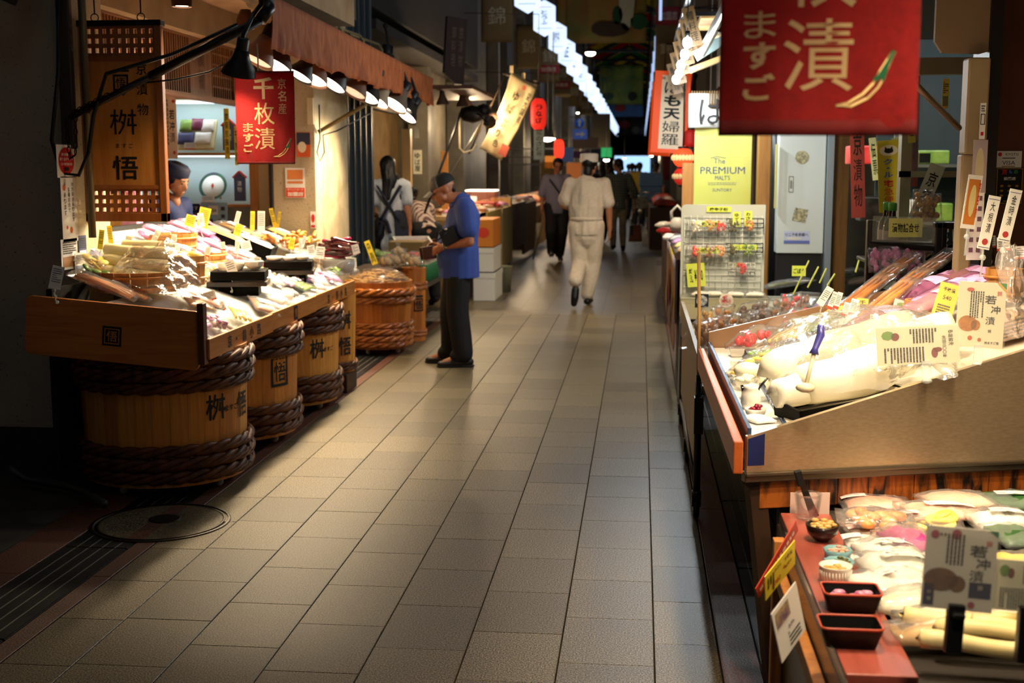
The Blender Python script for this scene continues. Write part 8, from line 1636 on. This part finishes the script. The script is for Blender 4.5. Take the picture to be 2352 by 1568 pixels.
# glasses, watch, bag under the arm, wallet
b = MB()
for q in (1,-1):
    b.tube([HM@V((q*.032+.021*math.cos(a),-.100,.004+.015*math.sin(a))) for a in [2*math.pi*k/16 for k in range(16)]],.0014,5,closed=True); b.tube([HM@V((q*.053,-.098,.008)),HM@V((q*.073,-.03,.010)),HM@V((q*.076,.015,.004))],.0014,5)
b.tube([HM@V((-.011,-.1,.006)),HM@V((.011,-.1,.006))],.0014,5); lobj('glasses',b,mat('#8a5a3a',.3,.6),man)
wv = V(j['wl']); dw = (V(j['wl'])-V(j['el'])).normalized(); xx = dw.cross(V((0,0,1))).normalized(); yy_ = xx.cross(dw)
b = MB(); wc = wv-dw*.012; b.tube([wc+(xx*math.cos(a)+yy_*math.sin(a))*.032 for a in [2*math.pi*k/20 for k in range(20)]],.006,6,closed=True); wt = lobj('watch_strap',b,mat('#b8b0a0',.25,.9),man); b = MB(); fM = frame(wc+V((.031,.005,.006)),dw,V((0,0,1))); b.lathe([(.018,-.004),(.018,.004),(.015,.005)],20,fM,capt=True); lobj('watch_face',b,mat('#d8d2c4',.3,.5),man)
bag = thing('clutch_bag','black clutch bag with a wrist strap tucked under the arm of the man in blue','bag',(0,0,0)); WMm = mat4((pm.x,pm.y,0),R(-82)); 
b = MB(); bM = WMm@mat4(up(.03,.185,1.03),0,R(0),R(0)); b.cbox((0,0,0),(.05,.13,.13),0,bM@Matrix.Rotation(R(25),4,'X')); o = obj('body',b,mat('#0c0c10',.5),bag,bevel=.012)
b = MB(); b.tube([bM@V(p_) for p_ in ((.03,-.02,.05),(.03,-.06,.055),(.03,-.10,.03),(.03,-.11,-.01),(.03,-.085,-.03),(.03,-.05,-.0),(.03,-.02,.03))],.007,6); obj('wrist_strap',b,mat('#0c0c10',.5),bag); b = MB(); b.ball((.035,-.025,.055),(.008,.014,.010),8,0,bM); obj('silver_clasp',b,mat('#c8c4bc',.2,.8),bag)
wal = thing('wallet','dark red long wallet with gold edges held open','wallet',WMm@up(.20,.05,.86)); c_ = up(.185,.062,.895); M = WMm@mat4(c_,R(-10),0,R(0))@Matrix.Rotation(R(8),4,'X'); b = MB(); b.cbox((0,0,0),(.016,.105,.10),0,M); obj('cover',b,mat('#3a0a12',.4),wal,bevel=.005); b = MB(); b.cbox((-.03,-.03,0),(.012,.08,.095),0,M@Matrix.Rotation(R(25),4,'Z')); obj('inner_leaf',b,mat('#2a080e',.4),wal,bevel=.004); b = MB(); b.tube([M@V(p_) for p_ in ((.0,-.054,-.05),(0,-.054,.05),(-.03,-.075,.048))],.003,6); b.tube([M@V((0,-.056,-.05)),M@V((0,-.058,-.09))],.003,5); obj('gold_edge',b,mat('#d8a84a',.25,.9),wal)
# ---------------------------------------------------------------- cook in white
pc_ = gz(1345,700); chef = thing('person','cook in white uniform and flat white hat walking away down the street','person',(pc_.x,pc_.y,0),R(180)); WHT = mat('#d8ccb8',.8,c2='#cfc2ac',scale=30); k_ = 1.0
j = dict(pel=up(0,0,.92),wai=up(.01,0,1.04),che=up(.02,0,1.26),nec=up(.0,0,1.42),hea=up(.02,-.02,1.55),sl=up(.0,.19,1.37),sr=up(0,-.20,1.37),el=up(.03,.265,1.13),er=up(-.02,-.255,1.10),wl=up(.22,.12,1.06),wr=up(.03,-.265,.86),hl=up(0,.09,.90),hr=up(0,-.09,.90),kl=up(.02,.075,.47),kr=up(.04,-.085,.48),al=up(-.30,.10,.24),ar=up(.0,-.02,.085),tl=up(-.30,.10,.10),tr=up(.14,-.04,.03))
HM = mat4(up(.02,-.03,1.565),R(-14),R(4)); body(chef,j,HM,SKIN2,1.0,.008,[(j['wl'],up(.8,-.5,.1),up(0,-.2,-.9),up(.2,.9,0),.5),(j['wr'],up(.1,.0,-1),up(0,1,0),up(1,0,0),.35)]); face_bits(chef,HM,HAIR); hairdo(chef,HM,HAIR,1.04,-.075)
b = MB(); b.caps(up(0,0,1.0),.185,up(.0,0,1.12),.20,X,.72); b.caps(up(0,0,1.12),.195,up(-.01,0,1.28),.185,X,.72); b.caps(up(-.01,0,1.3),.15,up(0,0,1.40),.08,X,.8)
for q in 'lr': b.caps(up(0,0,1.33),.10,j['s'+q],.070); b.caps(j['s'+q],.072,V(j['s'+q])*.25+V(j['e'+q])*.75,.078)
attach('jacket',remesh(b,.011,4,.5,.013,8,2,[((0,0,.965),(0,0,-1))],(1.6,1.6,.5)),WHT,chef,.003)
b = MB(); b.caps(up(0,0,.965),.168,up(-.01,0,.84),.175,X,.80); attach('jacket_tail',remesh(b,.011,3,.5,.014,9,5,[((0,0,.80),(0,0,-1)),((0,0,.985),(0,0,1))],(2.4,2.4,.3)),WHT,chef,.003)
b = MB(); b.tube([(.168*math.cos(a),.128*math.sin(a),.978) for a in [2*math.pi*k/32 for k in range(32)]],.022,8,closed=True); lobj('waistband',b,WHT,chef)
b = MB(); b.caps(up(0,0,.92),.15,up(-.01,0,.80),.16,X,.82); limb(b,[j['hl'],j['kl'],V(j['al'])+V((0,-.02,.06))],[.115,.092,.075]); limb(b,[j['hr'],j['kr'],V(j['ar'])+V((0,0,.04))],[.115,.092,.078]); attach('trousers',remesh(b,.011,4,.5,.010,8,8,None,(1,1,.6)),WHT,chef)
b = MB(); b.caps(up(-.05,-.02,.045),.042,up(.06,-.03,.045),.045,X,.9); b.caps(up(.05,-.03,.04),.043,up(.17,-.05,.035),.034,X,.8); attach('shoe',remesh(b,.009,3,cut=[((0,0,.004),(0,0,-1))]),mat('#0e0c0a',.4),chef)
b = MB(); b.caps(up(-.335,.10,.205),.045,up(-.355,.105,.12),.046,X,.8); b.caps(up(-.355,.105,.12),.046,up(-.35,.115,.05),.036,X,.75); attach('shoe',remesh(b,.009,3),mat('#0e0c0a',.4),chef)
b = MB(); b.lathe([(.092,.045),(.098,.06),(.100,.125),(.096,.138),(.06,.142),(.0005,.143)],28,HM@mat4((0,.012,.0),0,R(-4)),capb=False); o = lobj('cook_hat',b,mat('#f2ead8',.8),chef,solid=.003); b = MB(); b.lathe([(.0975,.045),(.0995,.068)],28,HM@mat4((0,.012,.0),0,R(-4)),capb=False); lobj('hat_band',b,mat('#f6eee0',.8),chef,solid=.003)
b = MB(); b.caps(V((0,.055,1.415)),.05,V((0,.045,1.445)),.052,X,.7); lobj('neckband',b,WHT,chef)
# ---------------------------------------------------------------- generic dressed walker
def walker(label, loc, rz, j, skin, HM, shirt, trs, shoes, hair=HAIR, hands=(), s=1.0, vox=.012, sleeve=.75, hem=.90, wide=1.0, long_=None, legw=1.0, fold=.01, hair_low=-.07, face=True, shoe_sole=None, bald=False):
    th = thing('person',label,'person',loc,rz); body(th,j,HM,skin,s,vox,hands)
    if face: face_bits(th,HM,hair)
    hairdo(th,HM,hair,1.04,hair_low,long_=long_)
    ch = V(j['che']); pe = V(j['pel']); wa = V(j['wai']); ne = V(j['nec']); ax = (ch-pe).normalized(); sd = V((1,0,0)); b = MB()
    b.caps(pe+(wa-pe)*.1,.155*wide*s,wa,.150*wide*s,sd,.8); b.caps(wa,.150*wide*s,ch,.155*wide*s,sd,.78); b.caps(ch,.14*s*wide,ne-(ne-ch)*.25,.08*s,sd,.8); b.caps(pe-ax*.02,.155*wide*s,pe-ax*(.9-hem),.155*wide*s,sd,.8)
    for q in 'lr': b.caps(ch+(ne-ch)*.4,.09*s,j['s'+q],.078*s); b.caps(j['s'+q],.078*s,V(j['s'+q])*(1-sleeve)+V(j['e'+q])*sleeve if sleeve <= 1 else j['e'+q],.07*s)
    if sleeve > 1:
        for q in 'lr': b.caps(j['e'+q],.068*s,V(j['e'+q])*(2-sleeve)+V(j['w'+q])*(sleeve-1),.06*s)
    cutp = pe-ax*(.92-hem+.05)
    attach('shirt',remesh(b,vox,4,.5,fold,8,rnd.random()*9,[(cutp,-ax)],(1.5,1.5,.5)),shirt,th,.003)
    b = MB(); b.caps(pe,.135*s*wide,pe-V((0,0,.06)),.14*s*wide,sd,.85)
    for q in 'lr': limb(b,[j['h'+q],j['k'+q],V(j['a'+q])+V((0,0,.03))],[.11*legw*s,.085*legw*s,.068*legw*s])
    attach('trousers',remesh(b,vox,4,.5,fold*.8,8,rnd.random()*9,None,(1,1,.6)),trs,th)
    for q in 'lr':
        a = V(j['a'+q]); t = V(j['t'+q]); b = MB(); d_ = (t-a).normalized(); b.caps(a-d_*.02+V((0,0,-.01)),.050*s,t,.042*s,sd,.85); attach('shoe',remesh(b,vox*.8,2),shoes,th)
        if shoe_sole: b = MB(); b.caps(a+V((0,.03,-.055)),.04*s,t+V((0,-.02,-.022)),.034*s,sd,.3); lobj('shoe_sole',b,shoe_sole,th)
    return th
def stand(f=0,z=0): return dict(pel=up(0,0,.93),wai=up(0,0,1.05),che=up(.0,0,1.27),nec=up(-.01,0,1.43),hea=up(.02,0,1.56),sl=up(0,.175,1.37),sr=up(0,-.175,1.37),el=up(-.02,.22,1.10),er=up(-.02,-.22,1.10),wl=up(.04,.23,.86),wr=up(.04,-.23,.86),hl=up(0,.09,.92),hr=up(0,-.09,.92),kl=up(.02,.095,.49),kr=up(.02,-.095,.49),al=up(-.02,.10,.085),ar=up(-.02,-.10,.085),tl=up(.12,.11,.03),tr=up(.12,-.11,.03))
HD = lambda j: [(j['wl'],V((0,0,-1)),up(0,-1,0),up(1,0,0),.35),(j['wr'],V((0,0,-1)),up(0,1,0),up(1,0,0),.35)]
# man in the grey-lilac shirt with a shoulder strap and umbrella
j = stand(); j.update(kr=up(.10,-.09,.50),ar=up(-.02,-.08,.14),tr=up(.10,-.09,.16),wr=up(.10,-.25,.86),er=up(.0,-.24,1.1),al=up(-.14,.06,.09),tl=up(-.0,.07,.03),kl=up(.0,.09,.49)); HM = mat4(up(.03,.02,1.58),R(4),R(10)); p = gz(1278,600)
STR = mat('#7c7484',.8,c2='#6c6a80',scale=60)
w2 = walker('stout man in a grey-lilac shirt with a dark shoulder strap holding an umbrella','' and 0 or (p.x,p.y,0),R(6),j,SKIN,HM,STR,mat('#121012',.8),mat('#141416',.5),hands=HD(j),wide=1.22,sleeve=.95,hem=.84,legw=1.15,shoe_sole=mat('#b8b0a4',.6))
b = MB(); b.grid(12,1,lambda u,v: up(.155+.03*math.sin(u*3.1),-.13+.31*u+.0,1.385-.42*u-.045*v)+V((0,-.01,0))); lobj('shoulder_strap',b,mat('#1c1612',.6),w2,solid=.006); b = MB(); b.grid(12,1,lambda u,v: up(-.15,-.13+.31*u,1.385-.42*u-.045*v)); lobj('shoulder_strap',b,mat('#1c1612',.6),w2,solid=.006)
b = MB(); 
for q in (1,-1): b.tube([HM@V((q*.032+.022*math.cos(a),-.1,.006+.013*math.sin(a))) for a in [2*math.pi*k/12 for k in range(12)]],.002,5,closed=True)
lobj('glasses',b,BLACKP,w2)
q = V((p.x,p.y,0)); h0 = mat4((p.x,p.y,0),R(6))@up(.12,-.26,.80); um = thing('umbrella','closed pale umbrella hanging from the hand of the stout man','umbrella',h0+V((-.12,0,-.72))); tip = h0+V((-.13,-.03,-.76)); b = MB(); b.tube([h0+V((.005,0,.06)),h0,tip],.010,8); obj('shaft',b,BLACKP,um); b = MB(); a_ = h0+(tip-h0)*.22; c2_ = h0+(tip-h0)*.92; b.tube([h0+(tip-h0)*.2,a_,c2_],[.015,.055,.014],10); obj('furled_canopy',b,mat('#a89c80',.5,c2='#8a806a',scale=12),um)
# man in the checked shirt, walking away with his head turned
def plaid():
    m,t,b = nt('check_cloth'); n = t.nodes; L = t.links; tc = n.new('ShaderNodeTexCoord'); cols = []
    for d_ in ('X','Z'):
        wv_ = n.new('ShaderNodeTexWave'); wv_.bands_direction = d_; wv_.inputs['Scale'].default_value = 7; L.new(tc.outputs['Object'],wv_.inputs[0]); r = n.new('ShaderNodeValToRGB'); r.color_ramp.elements[0].position = .78; r.color_ramp.elements[1].position = .84; r.color_ramp.elements[0].color = rgb('#1e2422'); r.color_ramp.elements[1].color = rgb('#6a7268'); L.new(wv_.outputs[0],r.inputs[0]); cols.append(r)
    mx = n.new('ShaderNodeMix'); mx.data_type = 'RGBA'; mx.blend_type = 'LIGHTEN'; mx.inputs[0].default_value = 1; L.new(cols[0].outputs[0],mx.inputs[6]); L.new(cols[1].outputs[0],mx.inputs[7]); L.new(mx.outputs[2],b.inputs['Base Color']); b.inputs['Roughness'].default_value = .8; return m
def stripes():
    m,t,b = nt('striped_cloth'); n = t.nodes; L = t.links; tc = n.new('ShaderNodeTexCoord'); mp = n.new('ShaderNodeMapping'); mp.inputs['Rotation'].default_value = (R(55),0,0); L.new(tc.outputs['Object'],mp.inputs[0]); wv_ = n.new('ShaderNodeTexWave'); wv_.bands_direction = 'Z'; wv_.inputs['Scale'].default_value = 11; L.new(mp.outputs[0],wv_.inputs[0]); r = n.new('ShaderNodeValToRGB'); r.color_ramp.elements[0].position = .25; r.color_ramp.elements[1].position = .5; r.color_ramp.elements[0].color = rgb('#5a3a34'); r.color_ramp.elements[1].color = rgb('#b8a090'); L.new(wv_.outputs[0],r.inputs[0]); L.new(r.outputs[0],b.inputs['Base Color']); b.inputs['Roughness'].default_value = .8; return m
j = stand(); j.update(kl=up(.12,.09,.52),al=up(.05,.09,.10),tl=up(.19,.10,.05),kr=up(.05,-.08,.50),ar=up(-.10,-.08,.09),tr=up(.04,-.09,.03),wl=up(.25,.16,1.12),el=up(.05,.24,1.12),wr=up(.0,-.30,.86),er=up(-.03,-.28,1.12)); HM = mat4(up(.03,.02,1.59),R(48),R(14)); p = gz(1420,577)
w3 = walker('slim man in a dark checked shirt carrying a brown bag','' and 0 or (p.x,p.y,0),R(186),j,SKIN2,HM,plaid(),mat('#8a806a',.8,c2='#766c58',scale=10),mat('#141416',.5),hands=HD(j),wide=1.0,sleeve=1.35,hem=.82,legw=.85,s=1.02)
h0 = mat4((p.x,p.y,0),R(186))@up(.02,-.30,.80); bg = thing('handbag','brown leather handbag carried by the man in the checked shirt','bag',h0+V((.02,0,-.62))); b = MB(); b.prism([(-.13,0),(.13,0),(.10,.32),(-.10,.32)],.12,frame(h0+V((.02,.06,-.62)),(1,0,0),(0,0,1))); obj('body',b,mat('#7a3c14',.5,c2='#5c2c0e',scale=8),bg,bevel=.02); b = MB()
for s_ in (-.04,.04): b.tube([h0+V((-.06,s_,-.32)),h0+V((-.03,s_*.4,-.06)),h0+V((.02,0,-.01)),h0+V((.07,s_*.4,-.06)),h0+V((.10,s_,-.32))],.010,6)
obj('handle',b,mat('#4a2410',.5),bg); b = MB(); b.box((h0.x-.09,h0.y-.065,h0.z-.50),(h0.x-.02,h0.y-.058,h0.z-.32)); obj('dark_patch',b,mat('#14100c',.5),bg)
# woman in the apron, seen from behind
j = stand(); j.update(wr=up(.02,-.21,.88),er=up(-.02,-.19,1.10),sl=up(0,.16,1.35),sr=up(0,-.16,1.35),wl=up(.2,.14,.98),el=up(.0,.20,1.08)); HM = mat4(up(.05,.03,1.545),R(20),R(16)); p = gy(897,500,13.55)
wa_ = walker('long-haired woman in a white blouse and navy cross-back apron seen from behind','' and 0 or (p.x,13.55,0),R(186),j,SKIN2,HM,mat('#b8bcc0',.8,c2='#a8acb0',scale=10),mat('#0d0d10',.8),mat('#101010',.5),hands=HD(j),sleeve=.62,hem=.66,wide=.92,fold=.016,long_=[(up(-.03,.02,1.58),.085,up(-.07,0,1.42),.085),(up(-.07,0,1.42),.085,up(-.11,.03,1.24),.05),(up(-.02,-.06,1.45),.05,up(-.05,-.11,1.22),.035)])
NAV = mat('#0e1428',.75)
for a_,c_ in (((-.13,1.36),(.10,.98)),((.13,1.36),(-.10,.98))): b = MB(); b.grid(10,1,lambda u,v: V((a_[0]+(c_[0]-a_[0])*u+(v-.5)*.036,.138+.014*math.sin(u*3.1),a_[1]+(c_[1]-a_[1])*u+(v-.5)*.012))); lobj('apron_strap',b,NAV,wa_,solid=.006)
b = MB(); b.caps(up(.0,-.03,.98),.158,up(.0,-.03,.55),.18,X,.86); attach('apron_skirt',remesh(b,.014,3,.5,.012,7,3,[((0,0,.48),(0,0,-1)),((.03,.05,1.0),(.75,.75,.0))],(1.5,1.5,.3)),NAV,wa_,.004)
b = MB(); b.ball((.05,.15,.98),(.03,.02,.022),10); b.grid(6,1,lambda u,v: V((.07+.05*u+.04*(v-.5),.16,.98-.18*u))); b.grid(6,1,lambda u,v: V((.03-.04*u+.04*(v-.5),.16,.98-.14*u))); lobj('apron_bow',b,NAV,wa_,solid=.005)
# bending woman in a striped shirt
j = stand(); j.update(pel=up(-.02,0,.86),wai=up(.08,0,.95),che=up(.28,0,1.06),nec=up(.42,0,1.13),hea=up(.52,0,1.14),sl=up(.33,.16,1.07),sr=up(.33,-.16,1.07),el=up(.34,.19,.82),er=up(.34,-.19,.82),wl=up(.52,.12,.72),wr=up(.52,-.12,.72),hl=up(-.02,.09,.85),hr=up(-.02,-.09,.85),kl=up(.05,.1,.46),kr=up(.05,-.1,.46)); HM = mat4(up(.53,0,1.17),R(0),R(60)); p = gy(985,530,13.95)
walker('black-haired woman in a striped shirt bending over the vegetable boxes','' and 0 or (p.x-.02,13.85,0),R(-150),j,SKIN2,HM,stripes(),mat('#0c0b0c',.8),mat('#101010',.5),sleeve=.6,hem=.90,wide=.9,hands=[(j['wl'],up(.6,0,-.8),up(-.7,0,-.5),up(.3,-1,.3),.5),(j['wr'],up(.6,0,-.8),up(-.7,0,-.5),up(.3,1,.3),.5)],long_=[(up(.47,0,1.26),.09,up(.58,0,1.16),.09),(up(.56,.03,1.16),.08,up(.62,.04,.98),.05)])
# shop worker with a navy cap inside the pickle shop
j = stand(); j.update(hea=up(.04,0,1.44)); 
for k in list(j): j[k] = V(j[k])*.93
HM = mat4(up(.05,0,1.46),R(0),R(22)); p = gy(396,470,8.6)
wk = walker('shop worker in a navy cap and top behind the hanging sign','' and 0 or (p.x-.02,8.6,0),R(78),j,SKIN2,HM,mat('#1c2a5a',.8),mat('#141420',.8),mat('#101010',.5),hands=HD(j),sleeve=1.2,hem=.85,wide=.95,s=.93)
b = MB(); b.lathe([(.090,.030),(.094,.05),(.096,.095),(.07,.118),(.0005,.122)],26,HM@mat4((0,.012,0)),capb=False); lobj('cap',b,mat('#141e3c',.75),wk,solid=.004)
# far passers-by
def far(label,x,yy_,Y,rz,shirt,trs,vox=.02,**k):
    p = gy(x,450,Y); j = stand(); HM = mat4(up(.02,0,1.57),0,0); sg_ = -1 if k.pop('flip',0) else 1; j.update(al=up(-.12*sg_,.09,.09),tl=up(.02-.12*sg_,.1,.03),ar=up(.12*sg_,-.09,.09),tr=up(.26*sg_ if sg_ > 0 else .02,-.1,.03))
    return walker(label,(p.x,Y,0),rz,j,SKIN,HM,mat(shirt,.8),mat(trs,.8),mat('#121212',.5),hands=HD(j),vox=vox,**k)
far('person in a loose mustard yellow top far down the street',1468,0,33.5,R(175),'#a88a1c','#1c1c24',wide=1.25,sleeve=1.3)
far('person in a white shirt beside the yellow top far down the street',1451,0,38,R(182),'#c8bcc4','#2a2830',wide=.95)
far('dark-haired person in black by the tan stall counters',1394,0,33,R(150),'#14120f','#14120f',wide=.95)
far('person in dark clothes behind the white-shirted walker far down',1443,0,46,R(180),'#2a2c38','#1a1a22')
far('person walking between the yellow top and the bright exit',1459,0,52,R(170),'#3a2c28','#1a1a22',flip=1)
far('dark figure behind the cook beside the stout man',1382,0,26,R(200),'#1c1612','#141016',long_=[(up(-.03,0,1.6),.09,up(-.07,0,1.40),.08)])
far('shopkeeper in dark trousers leaning over blue crates',1505,0,30.0,R(150),'#5a5238','#0e0c0a',sleeve=.6)
# blue crates and the parked bicycle
b = MB(); 
for i,(z,w) in enumerate(((.80,.5),(1.12,.55))):
    b = MB(); p = gy(1495,440,28.6); b.box((p.x-w/2,28.6,z),(p.x+w/2,29.1,z+.32)); tag(obj('plastic_crate',b,mat('#1c3a54',.5),bevel=.02),('lower blue plastic crate held by the far shopkeeper','upper blue plastic crate beside the brown-fronted stall')[i],'crate')
p = gy(1470,480,27.5); bk = thing('bicycle','dark parked bicycle with a basket in the middle distance','bicycle',(p.x,27.6,0)); X0 = p.x; b = MB()
for y in (27.3,28.35): b.tube([(X0,y+.31*math.cos(a),.33+.31*math.sin(a)) for a in [2*math.pi*k/24 for k in range(24)]],.018,6,closed=True)
obj('wheel',b,mat('#0c0c0c',.5),bk); b = MB(); b.tube([(X0,27.3,.33),(X0,27.42,.95)],.016,6); b.tube([(X0,27.38,.75),(X0,27.85,.35),(X0,28.35,.33),(X0,28.05,.80),(X0,27.85,.35)],.016,6); b.tube([(X0,27.4,.80),(X0,28.05,.75)],.016,6); obj('frame',b,mat('#2a3028',.4,.3),bk); b = MB(); b.tube([(X0-.27,27.55,1.0),(X0-.2,27.42,1.02),(X0+.2,27.42,1.02),(X0+.27,27.55,1.0)],.014,6); obj('handlebar',b,STEEL,bk); b = MB(); b.box((X0-.17,27.05,.68),(X0+.17,27.35,.95)); obj('basket',b,mat('#2e342c',.6,c2='#6a7060',scale=30),bk); b = MB(); b.caps((X0,28.0,.86),.07,(X0,28.18,.87),.09); obj('saddle',b,BLACKP,bk); b = MB(); b.ball((X0,27.02,.62),.05,10); obj('lamp',b,mat('#a8a89c',.3,.4),bk)
